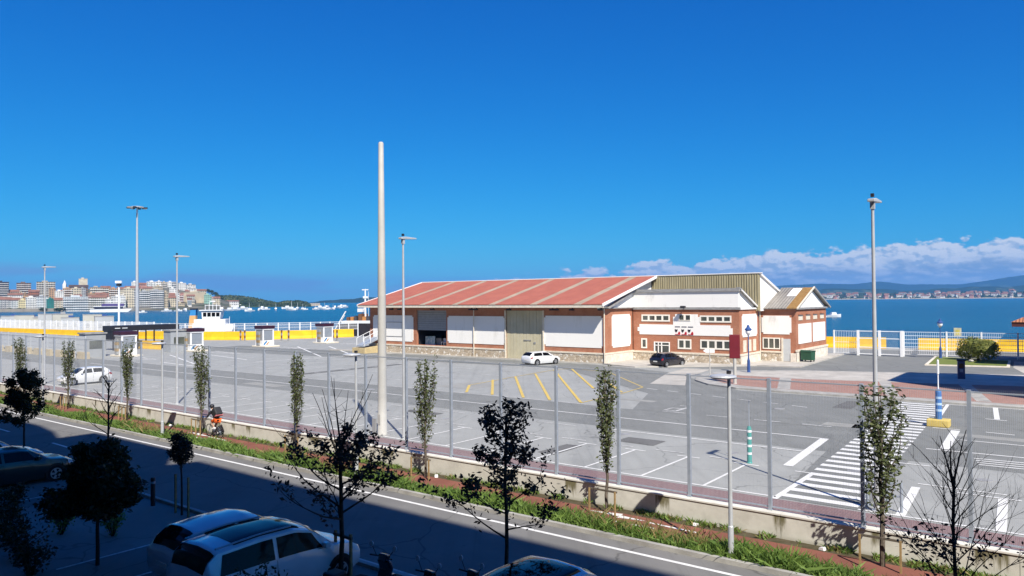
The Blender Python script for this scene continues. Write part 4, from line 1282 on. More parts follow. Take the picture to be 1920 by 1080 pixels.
MB().prism([(-.56, 1.12), (.56, 1.12), (.50, 1.24), (-.40, 1.30)], 'y', -.66, .66).build('lid', mat('lid_green', (0.02, 0.075, 0.045), .5, .1), dp, bevel=.02)
for sx in (-.36, .36):
    for sy in (-.5, .5):
        MB().tube((sx, sy - .04, .1), (sx, sy + .04, .1), .10, n=12).build('wheel', M_BLACK, dp)
ys = thing('notice_sign', 'yellowish notice board on a post before the quay barrier', 'sign', 13.4, 110.5)
MB().lathe([(.05, 0), (.05, 2.4)], n=8).build('post', M_STEEL, ys)
MB().box(-.03, .03, -.42, .42, 2.2, 3.25).build('board', mat('notice_cream', (0.66, 0.62, 0.40), .6), ys)
MB().box(-.036, -.03, -.22, .22, 2.35, 3.0).build('notice', mat('notice_yellow', (0.66, 0.56, 0.12), .6), ys)

for (px, py, hgt, lab) in ((1640, 952, 1.3, 'left grey steel hoop barrier at the near end of the zebra crossing'), (1677, 960, 1.0, 'right grey steel hoop barrier at the near end of the zebra crossing')):
    u, v = UV(px, py)
    t_ = thing('hoop_barrier', lab, 'barrier', u, v)
    for y in (-.22, .22):
        MB().lathe([(.045, 0), (.045, hgt)], cy=y, n=10).build('post', M_STEEL, t_)
    MB().box(-.03, .03, -.175, .175, hgt - .10, hgt - .03).build('rail', M_STEEL, t_)
    MB().box(-.03, .03, -.175, .175, hgt * .5, hgt * .5 + .06).build('rail', M_STEEL, t_)

# pavilion at the right edge with a tiled hipped roof
pvx = thing('pavilion', 'small pavilion with a hipped red tile roof at the right edge', 'pavilion', -2.2, 98.5)
MB().box(-4.2, 4.2, -5.2, 5.0, 0, 4.1).build('wall', M_WHITE, pvx)
for sx in (-6.0, 6.0):
    for k_ in range(3):
        MB().lathe([(.22, 0), (.18, .2), (.16, 4.2)], cx=sx, cy=-7.3 + k_ * 7.3, n=10).build('column', M_WHITE, pvx)
M_TILE = sheet_mat('clay_roof_tile', (0.42, 0.17, 0.085), (0.30, 0.12, 0.06), 22.0, 1, 1.0)
hb = MB()
hb.quad((-7.2, -8.6, 4.62), (-7.2, 8.6, 4.62), (0, 3.2, 7.2), (0, -3.2, 7.2))
hb.quad((7.2, 8.6, 4.62), (7.2, -8.6, 4.62), (0, -3.2, 7.2), (0, 3.2, 7.2))
hb.quad((-7.2, -8.6, 4.62), (0, -3.2, 7.2), (7.2, -8.6, 4.62)); hb.quad((-7.2, 8.6, 4.62), (7.2, 8.6, 4.62), (0, 3.2, 7.2))
hb.quad((-7.2, -8.6, 4.62), (7.2, -8.6, 4.62), (7.2, 8.6, 4.62), (-7.2, 8.6, 4.62))
hb.build('roof', M_TILE, pvx)
MB().box(-7.1, 7.1, -8.5, 8.5, 4.15, 4.60).build('eave', mat('eave_brown', (0.10, 0.03, 0.025), .6), pvx)

# ================================================================== QUAY: barriers, fences, kiosks, canopy
bm_ = MB().prism([(-.32, 0), (.32, 0), (.32, .10), (.17, .38), (.11, 1.05), (-.11, 1.05), (-.17, .38), (-.32, .10)], 'y', -1.985, 1.985).mesh('quay_barrier', M_YEL)


def barrier_run(pts, h, label, gap=()):
    """yellow concrete barrier units laid end to end along a broken line of (u, v)"""
    n = 0
    for (ua, va), (ub, vb) in zip(pts, pts[1:]):
        L = math.hypot(ub - ua, vb - va); k_ = max(1, int(round(L / 4.0)))
        ang = math.atan2(-(vb - va), (ub - ua))      # local y runs along u
        for i in range(k_):
            f = (i + .5) / k_; n += 1
            if n in gap:
                continue
            o = put('quay_barrier', bm_, None)
            place(o, ua + (ub - ua) * f, va + (vb - va) * f, 0, ang)
            o.scale = (1, L / k_ / 4.0, h)
            tag(o, label, 'barrier', 'yellow barrier units along the quay')


barrier_run([(118.5, 100.5), (121.5, 92.5), (128, 81.5), (138, 76.2), (150, 74.0)], 1.55, 'yellow concrete barrier unit along the left quay')
barrier_run([(150, 74), (172, 71.0), (205, 68.5), (250, 66.5)], 1.35, 'yellow concrete barrier unit along the distant left quay')
barrier_run([(30.5, 114.2), (7.0, 117.4), (-14, 120.2)], 1.5, 'yellow concrete barrier unit along the right quay', gap=(3,))
barrier_run([(113.6, 58.4), (127, 58.0)], 1.2, 'yellow concrete barrier unit behind the left toll kiosk')


def fence_run(pts, h, label, m, sp, rails, pw=.06, wires=0):
    t = thing('quay_fence', label, 'fence', pts[0][0], pts[0][1])
    b0 = pts[0]
    pm_ = MB().box(-pw, pw, -pw, pw, 0, h).mesh('post', m)
    for (ua, va), (ub, vb) in zip(pts, pts[1:]):
        L = math.hypot(ub - ua, vb - va); k_ = max(1, int(round(L / sp)))
        ang = math.atan2(-(vb - va), (ub - ua)); st = L / k_
        rm = MB()
        for z in rails:
            rm.box(-.02, .02, .05, st - .05, z - .025, z + .025)
        for i in range(wires):
            y = st * (i + .5) / wires
            rm.box(-.012, .012, y - .012, y + .012, rails[0], rails[-1])
        rm = rm.mesh('panel', m)
        for i in range(k_ + 1):
            f = i / k_
            loc = (va + (vb - va) * f - b0[1], ua + (ub - ua) * f - b0[0], 0)
            o = put('post', pm_, None, t); o.location = loc; o.rotation_euler = (0, 0, ang)
            if i < k_:
                o = put('panel', rm, None, t); o.location = loc; o.rotation_euler = (0, 0, ang)
    return t


fence_run([(119.5, 102.5), (123.2, 93.5), (129.5, 82.8), (139, 77.6), (150, 75.4)], 3.15, 'white post and rail fence on the quay behind the yellow barriers', M_WPAINT, 2.1, (1.55, 2.2, 2.7, 3.1), .085, 12)
fence_run([(150, 75.4), (172, 72.6), (205, 70.2), (250, 68.2)], 3.4, 'white fence on the distant left quay', M_WPAINT, 2.6, (.3, .9, 1.5, 2.1, 2.7, 3.3), .1, 22)
fence_run([(104, 43.2), (113, 43.2), (122, 43.2), (136, 43.1), (150, 43)], 3.0, 'grey mesh fence on concrete blocks at the left of the esplanade', M_STEELW, 3.0, (.6, 1.2, 1.8, 2.4, 2.95), .07, 60)
fence_run([(26.0, 101.2), (23.2, 101.2)], 3.1, 'white fence wing beside the warehouse gable', M_WPAINT, 2.8, (.25, 1.6, 3.0), .09, 14)
fence_run([(18.0, 101.4), (13.5, 101.9), (-4, 103.2)], 3.1, 'white mesh fence along the bay behind the lawn', M_WPAINT, 3.4, (.3, .75, 1.2, 1.65, 2.1, 2.55, 3.0), .08, 20)
gt = thing('sliding_gate', 'white tubular sliding gate on the quay beside the warehouse', 'gate', 23.0, 100.6)
for y in (0, -2.45, -4.9):
    MB().box(-.14, .14, y - .14, y + .14, 0, 3.15).build('gate_post', M_WPAINT, gt)
for z in (.22, 1.05, 2.15, 3.05):
    MB().box(-.05, .05, -4.76, -.14, z - .05, z + .05).build('gate_rail', M_WPAINT, gt)
gw = MB()
for i in range(40):
    y = -4.7 + i * .115
    gw.box(-.008, .008, y - .008, y + .008, .27, 3.0)
gw_ = gw.build('gate_wires', M_STEELW, gt); gw_['kind'] = 'stuff'
mb = MB().prism([(-.4, 0), (.4, 0), (.32, .9), (-.32, .9)], 'y', -1.1, 1.1).mesh('fence_block', mat('fence_block', (0.50, 0.42, 0.28), .9, .1, 2.0))
for i in range(10):
    o = put('fence_block', mb, None); place(o, 104.6 + i * 3.6, 43.2)
    tag(o, 'buff concrete block weighting the grey mesh fence at the left', 'block', 'concrete blocks under the grey mesh fence')


def kiosk(u, v, label, first=None):
    if first is not None:
        x, y = XY(u, v)
        return dup(first, label, loc=(x, y, 0), rotz=A)
    t = thing('toll_kiosk', label, 'kiosk', u, v, group='toll kiosks of the ferry lanes')
    MB().box(-1.35, 1.35, -2.2, 1.6, 0, .22).build('island', M_TRIM, t, bevel=.05)
    MB().box(-1.05, 1.05, -1.0, 1.0, .22, 1.05).build('base', M_WPAINT, t)
    MB().box(-1.0, 1.0, -.95, .95, 1.05, 2.75).build('cabin', M_SHUT, t)
    MB().box(-1.08, 1.08, -1.04, 1.04, 2.75, 2.95).build('band', M_WPAINT, t)
    MB().box(-1.16, 1.16, -1.12, 1.12, 2.95, 3.42).build('fascia', mat('fascia_maroon', (0.045, 0.012, 0.03), .5), t)
    MB().box(-.84, .84, -.97, -.955, 1.15, 2.6).build('shutter', mat('kiosk_shutter', (0.24, 0.27, 0.31), .5, .05), t)
    for s_ in (-1, 1):
        MB().box(s_ * .92 - .11, s_ * .92 + .11, -1.0, -.9, 1.05, 2.75).build('jamb', M_WPAINT, t)
    for s_ in (-1, 1):
        for k_ in range(5):
            MB().box(s_ * 1.22 - .13, s_ * 1.22 + .13, -.35, .35, .3 + k_ * .42, .3 + k_ * .42 + .40).build('hazard_block', M_STAKE if k_ % 2 else M_SHUT, t)
    for pts, m in (([(-.95, .3), (-.75, .3), (-.35, .7), (-.15, .95), (-.45, .95), (-.8, .62)], mat('swoosh_blue', (0.03, 0.20, 0.45), .5)), ([(-.45, .3), (-.2, .3), (.05, .62), (.4, .85), (.1, .82), (-.25, .62)], mat('swoosh_orange', (0.55, 0.27, 0.10), .5))):
        MB().prism(pts, 'y', -1.02, -1.003).build('swoosh', m, t)
    return t


k0 = kiosk(106, 83.4, 'toll kiosk with a maroon fascia nearest the warehouse')
kiosk(106, 71.4, 'toll kiosk with a maroon fascia in the open between two others', k0)
kiosk(106, 59.2, 'toll kiosk with a maroon fascia just right of the black canopy shelter', k0)
kiosk(104.5, 48.6, 'toll kiosk with a maroon fascia leftmost, half behind the leafy column tree', k0)
for (u, v, lab) in ((107.6, 45.6, 'plain grey cabin annexed left of the leftmost toll kiosk'), (107.0, 57.0, 'plain grey cabin left of the second toll kiosk')):
    t_ = thing('ticket_cabin', lab, 'cabin', u, v)
    MB().box(-1.3, 1.3, -1, 1, 0, 3.1).build('cabin', mat('cabin_grey', (0.33, 0.35, 0.37), .6, .06), t_)
    MB().box(-.8, .8, -1.03, -1.0, 1.1, 2.2).build('window', M_GLASS, t_)
    MB().box(-1.45, 1.45, -1.15, 1.15, 3.1, 3.3).build('roof', M_ZINC, t_)
# black canopy shelter
vc0, zc0 = onU(209, 612, 118.0); vc1, zc1 = onU(336, 607, 118.0)
cn = thing('canopy_shelter', 'long black canopy shelter before the quay fence', 'shelter', 118, vc0)
Lc = vc1 - vc0
MB().box(0, Lc, 0, 3.0, 2.95, 3.75).build('roof', M_DARK, cn)
MB().box(.1, Lc * .22, .05, 2.9, 1.5, 2.95).build('side_board', M_DARK, cn)
for i in range(2):
    MB().box(.5 + i * 1.1, 1.3 + i * 1.1, -.012, 0, 3.35, 3.45).build('lettering_strip', M_REFL, cn)
for f in (.03, .38, .62, .97):
    for y in (.15, 2.8):
        MB().box(Lc * f - .08, Lc * f + .08, y - .08, y + .08, 0, 2.95).build('post', M_DARK, cn)
tv = thing('turnstile_hut', 'narrow slatted turnstile hut under the end of the black canopy', 'hut', 114.5, vc0 + Lc * .80)
for i in range(5):
    MB().box(-1.0 + i * .42, -.86 + i * .42, -.7, .7, 0, 2.5).build('slat', mat('hut_brown', (0.16, 0.10, 0.07), .7, .1), tv)
MB().prism([(-1.15, 2.5), (1.15, 2.5), (.0, 3.05)], 'y', -.9, .9).build('roof', M_WPAINT, tv)
MB().box(-.9, .9, .4, .5, 0, 2.5).build('back_panel', M_TRIM, tv)
bx = thing('black_skip', 'low black skip beside the turnstile hut', 'skip', 112.0, vc0 + Lc * .62)
MB().prism([(-1.4, .1), (1.4, .1), (1.6, 1.1), (-1.6, 1.1)], 'y', -.8, .8).build('bin', M_DARK, bx)
MB().box(-1.65, 1.65, -.85, .85, 1.1, 1.18).build('rim', M_BLACK, bx)
# white cabins parked behind the distant fence
rng = random.Random(8)
cab = []
for i, (px, w, h) in enumerate(((6, 3.2, 3.5), (24, 4.2, 4.0), (46, 3.4, 4.2), (62, 2.8, 3.8), (78, 3.0, 3.6), (97, 4.6, 4.6), (117, 3.4, 4.6), (132, 3.0, 3.8), (177, 3.6, 4.6), (195, 3.0, 4.2))):
    d = 202 - px * .165 + rng.uniform(-2, 2); w *= 1.25
    x, y = far(px, d)
    t_ = thing('site_cabin', ['grey cabin at the far left end of the row behind the distant barriers','wide pale cabin second in the row at the far left','grey cabin just right of the wide pale one at far left','small white cabin left of the furthest left street lamp','grey cabin left of the furthest street lamp pole','widest tall white cabin right of the furthest street lamp','tall grey cabin right of the widest white one','small white cabin at the gap in the cabin row','tall grey cabin left of the black canopy','white cabin touching the black canopy end'][i], 'cabin', xy=(x, y), street=False, rot=-math.atan2(x, y) + rng.uniform(-.1, .1), group='pale cabins behind the left quay barriers')
    MB().box(-w / 2, w / 2, -1.2, 1.2, 0, h).build('body', mat('cabin_white%d' % (i % 2), (0.42, 0.44, 0.45) if i % 2 else (0.46, 0.46, 0.41), .6, .06, .5), t_)
    for k_ in range(2):
        xx = -w / 2 + .5 + k_ * (w / 2)
        MB().box(xx, xx + .8, -1.24, -1.2, 1.7, 2.7).build('window', mat('cabin_window', (0.16, 0.18, 0.18), .3), t_)
    MB().box(-w / 2 - .05, w / 2 + .05, -1.25, 1.25, h, h + .15).build('roof', M_ZINC, t_)
    if i % 3 != 2:
        MB().box(-.4, .6, -.4, .4, h + .15, h + .6).build('roof_unit', M_BLUE if i % 2 else M_SHUT, t_)
# pay terminal row of orange posts on the quay
for i, px in enumerate((451, 459, 528, 541, 625, 632)):
    u, v = UV(px, 637)
    t_ = thing('marker_post', 'brown striped marker post by the yellow barriers', 'post', u * .97, v * .97, group='brown marker posts by the kiosks')
    for k_ in range(4):
        MB().box(-.12, .12, -.12, .12, k_ * .5, k_ * .5 + .5).build('segment', mat('post_brown', (0.22, 0.11, 0.04), .7) if k_ % 2 else M_ZINC, t_)
# steel ramp bridge and gear by the warehouse corner
u, v = UV(683, 662)
rp = thing('gangway_ramp', 'pale metal gangway ramp on a buff block at the warehouse corner', 'ramp', u, v)
MB().prism([(-.8, 0), (2.4, 0), (2.4, .9), (-.8, .75)], 'y', -1.0, 1.6).build('base_block', mat('buff_block', (0.55, 0.44, 0.24), .8, .1), rp)
MB().prism([(-.6, .9), (5.5, 3.0), (5.5, 3.2), (-.6, 1.1)], 'y', -.6, .9).build('ramp', M_STEEL, rp)
for y in (-.6, .9):
    m_ = MB()
    for k_ in range(6):
        m_.box(-.6 + k_ * 1.2, -.54 + k_ * 1.2, y - .03, y + .03, 1.0 + k_ * .42, 2.1 + k_ * .42)
    m_.tube((-.6, y, 2.1), (5.5, y, 4.25), .035)
    m_.build('handrail', M_WPAINT, rp)

# ================================================================== BOATS
def at_far(px, d):
    x, y = far(px, d)
    return x, y


M_HULLW = mat('boat_white', (0.72, 0.73, 0.74), .5, .04, .5)
M_FUNO = mat('funnel_buff', (0.62, 0.36, 0.15), .6, .05)
M_FUNB = mat('funnel_blue', (0.03, 0.22, 0.50), .6, .05)
x, y = at_far(388, 186)
tg = thing('tug_boat', 'white tug with a buff and blue funnel moored behind the yellow barriers', 'boat', xy=(x, y), z=WZ, street=False, rot=math.radians(10))
# local x to the right along the hull, z above the water
MB().prism([(-9.5, 0), (6.0, 0), (7.6, 3.0), (-9.8, 2.6)], 'y', -3.6, 3.6).build('hull', mat('hull_navy', (0.02, 0.03, 0.07), .5), tg)
MB().prism([(-9.8, 2.6), (7.6, 3.0), (7.9, 4.0), (-9.8, 3.4)], 'y', -3.65, 3.65).build('bulwark', M_HULLW, tg)
MB().box(-3.0, 5.6, -2.8, 2.8, 3.4, 6.3).build('deckhouse', M_HULLW, tg, bevel=.1)
wh_ = MB().prism([(-.9, 6.3), (3.9, 6.3), (4.4, 8.7), (-1.1, 8.7)], 'y', -2.2, 2.2).build('wheelhouse', M_HULLW, tg, bevel=.1)
for a_, b__ in ((-.6, .3), (.55, 1.5), (1.75, 2.7), (2.95, 3.9)):
    MB().box(a_, b__, -2.26, -2.2, 7.1, 8.2).build('window', M_CARGLASS, wh_)
MB().box(-1.6, 4.8, -2.6, 2.6, 8.7, 8.95).build('bridge_roof', M_HULLW, tg)
MB().prism([(-4.9, 3.4), (-2.8, 3.4), (-2.9, 7.4), (-4.5, 7.4)], 'y', -1.1, 1.1).build('funnel', M_FUNO, tg)
MB().prism([(-4.5, 7.4), (-2.9, 7.4), (-2.8, 9.0), (-4.3, 9.0)], 'y', -1.1, 1.1).build('funnel_top', M_FUNB, tg)
MB().box(-4.4, -2.7, -1.15, 1.15, 9.0, 9.4).build('funnel_cap', M_DARK, tg)
m_ = MB()
for xx, z1 in ((-.5, 10.4), (.6, 11.6), (1.6, 12.6), (2.6, 10.8), (3.6, 10.2)):
    m_.tube((xx, 0, 8.9), (xx, 0, z1), .09, .05)
m_.tube((-.6, 0, 10.2), (3.7, 0, 10.2), .07); m_.box(.9, 2.3, -.2, .2, 11.2, 11.5)
m_.build('mast', M_HULLW, tg)
m_ = MB()
for i in range(12):
    m_.tube((-9.2 + i * 1.5, -3.5, 3.6), (-9.2 + i * 1.5, -3.5, 4.6), .05)
m_.tube((-9.2, -3.5, 4.6), (7.4, -3.5, 4.9), .05)
m_.build('railing', M_HULLW, tg)
tg.scale = (.86, .86, .88)
m_ = MB(); m_.tube((6.2, 0, 3.6), (6.2, 0, 7.0), .10, .06); m_.box(5.4, 7.4, -1.2, 1.2, 3.9, 4.8); m_.build('winch_and_post', M_HULLW, tg)

x, y = at_far(684, 176)
ws = thing('work_boat', 'moored work boat with a white lattice mast behind the warehouse corner', 'boat', xy=(x, y), z=WZ, street=False, rot=math.radians(-14))
MB().prism([(-5, 0), (9, 0), (9.5, 4.6), (-5.6, 4.4)], 'y', -3, 3).build('hull', mat('hull_black', (0.03, 0.025, 0.03), .6), ws)
MB().box(-4.6, 8.5, -3.05, 3.05, 4.6, 5.2).build('bulwark', M_HULLW, ws)
rng = random.Random(4)
for i in range(9):
    a_ = -4 + i * 1.0
    MB().box(a_, a_ + rng.uniform(.5, 1.1), -1.5, 1.5, 5.0, 5.6 + rng.uniform(.3, 1.4)).build('deck_gear', mat(('gear_rust', 'gear_orange', 'gear_dark')[i % 3], ((.16, .07, .03), (.45, .2, .06), (.05, .05, .06))[i % 3], .8), ws)
m_ = MB(); m_.tube((.1, 0, 5), (.1, 0, 12.6), .28, .16); m_.box(-.7, .9, -.1, .1, 12.3, 12.55); m_.box(-.4, .8, -.2, .2, 10.4, 10.9); m_.tube((-1.2, 0, 5.4), (.1, 0, 8.8), .1)
m_.tube((.9, 0, 5), (.9, 0, 12.0), .05); m_.box(-1.6, -.3, -.7, .7, 7.2, 8.0)
m_.build('mast', M_HULLW, ws)
m_ = MB(); m_.prism([(-7.2, 3.2), (-6.9, 3.2), (-4.2, 7.4), (-4.5, 7.4)], 'y', -1.2, -.9); m_.prism([(-8.0, 3.2), (-7.7, 3.2), (-5.4, 6.4), (-5.7, 6.4)], 'y', .6, .9); m_.build('gangway', M_WPAINT, ws)

x, y = at_far(207, 800)
fy = thing('passenger_ferry', 'white and purple passenger ferry lying along the city promenade', 'boat', xy=(x, y), z=WZ, street=False, rot=math.radians(24))
MB().prism([(-19, 0), (17, 0), (21, 3.4), (-19, 3.0)], 'y', -3.5, 3.5).build('hull', M_HULLW, fy)
MB().box(-15, 12, -3.2, 3.2, 3.3, 6.2).build('lower_deck', mat('ferry_dark', (0.03, 0.03, 0.05), .4), fy)
MB().box(-8, 13, -3.3, 3.3, 6.2, 9.0).build('upper_deck', mat('ferry_purple', (0.09, 0.06, 0.20), .5), fy)
MB().box(-16, 14, -3.4, 3.4, 5.8, 6.2).build('rail_deck', M_HULLW, fy)

# small boats at moorings
rng = random.Random(5)
bh = MB()
sec = [(-3.0, .9, .75), (-1.5, 1.1, .8), (.5, 1.05, .9), (2.0, .7, 1.05), (3.2, .03, 1.25)]
for x_, w_, z_ in sec:
    bh.v += [(x_, -w_, z_), (x_, -w_ * .6, -.2), (x_, w_ * .6, -.2), (x_, w_, z_)]
for i in range(len(sec) - 1):
    a_ = i * 4
    for j in range(3):
        bh.f.append((a_ + j, a_ + j + 1, a_ + 5 + j, a_ + 4 + j))
    bh.f.append((a_ + 3, a_, a_ + 4, a_ + 7))
bh.f += [(0, 3, 2, 1)]
hullm = bh.mesh('hull', M_HULLW)
cabm = MB().prism([(-1.2, .8), (1.2, .9), (.8, 1.9), (-1.0, 1.9)], 'y', -.7, .7).mesh('cabin', M_HULLW)
mstm = MB().tube((.2, 0, .9), (.2, 0, 5.2), .10, .06, 6).mesh('mast', M_HULLW)


def boat(px, py, s, mast, label, group, rot=None):
    dip = py - hz(px)
    d = (CAM_H - WZ) / max(dip, .5) * F_PX
    x, y = far(px, d)
    t_ = thing('motor_boat' if not mast else 'sailing_boat', label, 'boat', xy=(x, y), z=WZ, street=False, rot=rng.uniform(0, 6.28) if rot is None else rot, group=group)
    t_.scale = (s, s, s)
    put('hull', hullm, None, t_); put('cabin', cabm, None, t_)
    if mast:
        put('mast', mstm, None, t_)
    return t_


for px, py, s in ((468, 583.5, 1.7), (486, 582.5, 1.3), (517, 582, 1.5), (546, 581.5, 2.0), (558, 580.5, 1.6), (567, 580.8, 1.3), (572, 580.6, 1.0), (592, 580.6, 1.4), (608, 580.2, 1.6), (617, 580.2, 1.2), (624, 580, 1.2)):
    boat(px, py, s, True, 'small white sailing boat moored off the headland', 'sailing boats moored off the headland')
for px, py, s in ((455, 580, 2.2), (441, 581.5, 2.0), (492, 579.5, 2.0), (499, 580.5, 1.6), (538, 579, 2.2), (600, 578, 2.0), (613, 577.5, 2.0), (628, 577, 1.6), (636, 577.5, 1.8), (640, 576, 2.2), (646, 577, 2.2), (416, 583, 2.0), (430, 582.5, 1.8), (268, 586.5, 1.2), (312, 584.2, 1.7), (334, 583.6, 1.4), (347, 583.5, 1.7)):
    boat(px, py, s, False, 'small white motor boat on the blue bay before the far shore', 'motor boats on the bay')
sb = boat(1562, 594.5, 1.25, False, 'white speed boat leaving a foam wake right of the brick warehouse', None, rot=math.radians(8))
wk = MB()
for j in range(3):
    wk.box(-5 - 4.5 * j, -.6 - 4.5 * j, -.5 - .35 * j, .5 + .35 * j, -.1, .35 - .08 * j)
wk.build('foam', mat('foam', (.8, .83, .85), .9, .1), sb)

# ================================================================== CITY ACROSS THE WATER
CW = {
    'cream': (0.56, 0.50, 0.38), 'white': (0.74, 0.73, 0.70), 'grey': (0.36, 0.37, 0.38), 'beige': (0.48, 0.41, 0.30), 'tan': (0.45, 0.29, 0.17), 'brick': (0.34, 0.14, 0.08),
    'brown': (0.22, 0.15, 0.11), 'dark': (0.055, 0.065, 0.10), 'yellow': (0.62, 0.55, 0.33), 'pale': (0.54, 0.58, 0.60), 'teal': (0.03, 0.19, 0.18), 'pink': (0.55, 0.30, 0.25), 'mint': (0.28, 0.47, 0.38)}
for k_, c_ in CW.items():
    mat('city_' + k_, c_, .9, .12, .15, spec=.1)
M_CWIN = mat('city_window', (0.06, 0.065, 0.07), .4, .2, .3)
M_CROOF = mat('city_red_roof', (0.25, 0.13, 0.095), .9, .15, .2, spec=.1)
M_CROOFD = mat('city_dark_roof', (0.10, 0.07, 0.06), .9, .15, .2, spec=.1)


def city(px0, px1, yt, d, yb, wallc, roof, floors, bays, style, label, name='apartment_building'):
    w = (px1 - px0) / F_PX * d; pc = (px0 + px1) / 2
    x, y = far(pc, d); zt = zfar(pc, yt, d); zb = min(zfar(pc, yb, d), zt - 5)
    dep = max(9.0, min(16.0, w * .8))
    t_ = thing(name, label, 'building', xy=(x, y), z=zb, street=False, rot=-math.atan2(x, y))
    H_ = zt - zb
    rh = min(3.2, H_ * .22) if roof in ('red', 'darkhip') else 0
    hw = H_ - rh
    MB().box(-w / 2, w / 2, 0, dep, -6, hw).build('wall', MATS['city_' + wallc], t_)
    if rh:
        MB().prism([(-.6, hw), (dep + .6, hw), (dep * .72, H_), (dep * .28, H_)], 'x', -w / 2 - .5, w / 2 + .5).build('roof', M_CROOF if roof == 'red' else M_CROOFD, t_)
    else:
        MB().box(-w / 2 - .25, w / 2 + .25, -.25, dep + .25, hw, hw + .5).build('roof', M_CROOFD if roof == 'dark' else MATS['city_' + wallc], t_)
        MB().box(-w * .22, w * .1, dep * .3, dep * .7, hw + .5, hw + 2.2).build('stair_head', MATS['city_' + wallc], t_)
    fh = hw / max(1, floors); bw = w / max(1, bays)
    win = MB(); sl = MB()
    for f in range(floors):
        for b_i in range(bays):
            xx = -w / 2 + bw * b_i
            win.box(xx + bw * .24, xx + bw * .76, -.05, .1, f * fh + fh * .30, f * fh + fh * .80)
        if style == 'slab':
            sl.box(-w / 2 + .2, w / 2 - .2, -1.3, -.06, f * fh + fh * .04, f * fh + fh * .28)
        elif style == 'bay':
            for b_i in range(0, bays, 2):
                xx = -w / 2 + bw * b_i
                sl.box(xx + bw * .08, xx + bw * .92, -.9, -.06, f * fh + fh * .05, f * fh + fh * .35)
    if floors:
        o = win.build('windows', M_CWIN, t_); o['kind'] = 'stuff'
        if sl.v:
            o = sl.build('balconies', MATS['city_white' if wallc != 'white' else 'city_pale'], t_); o['kind'] = 'stuff'
    return t_


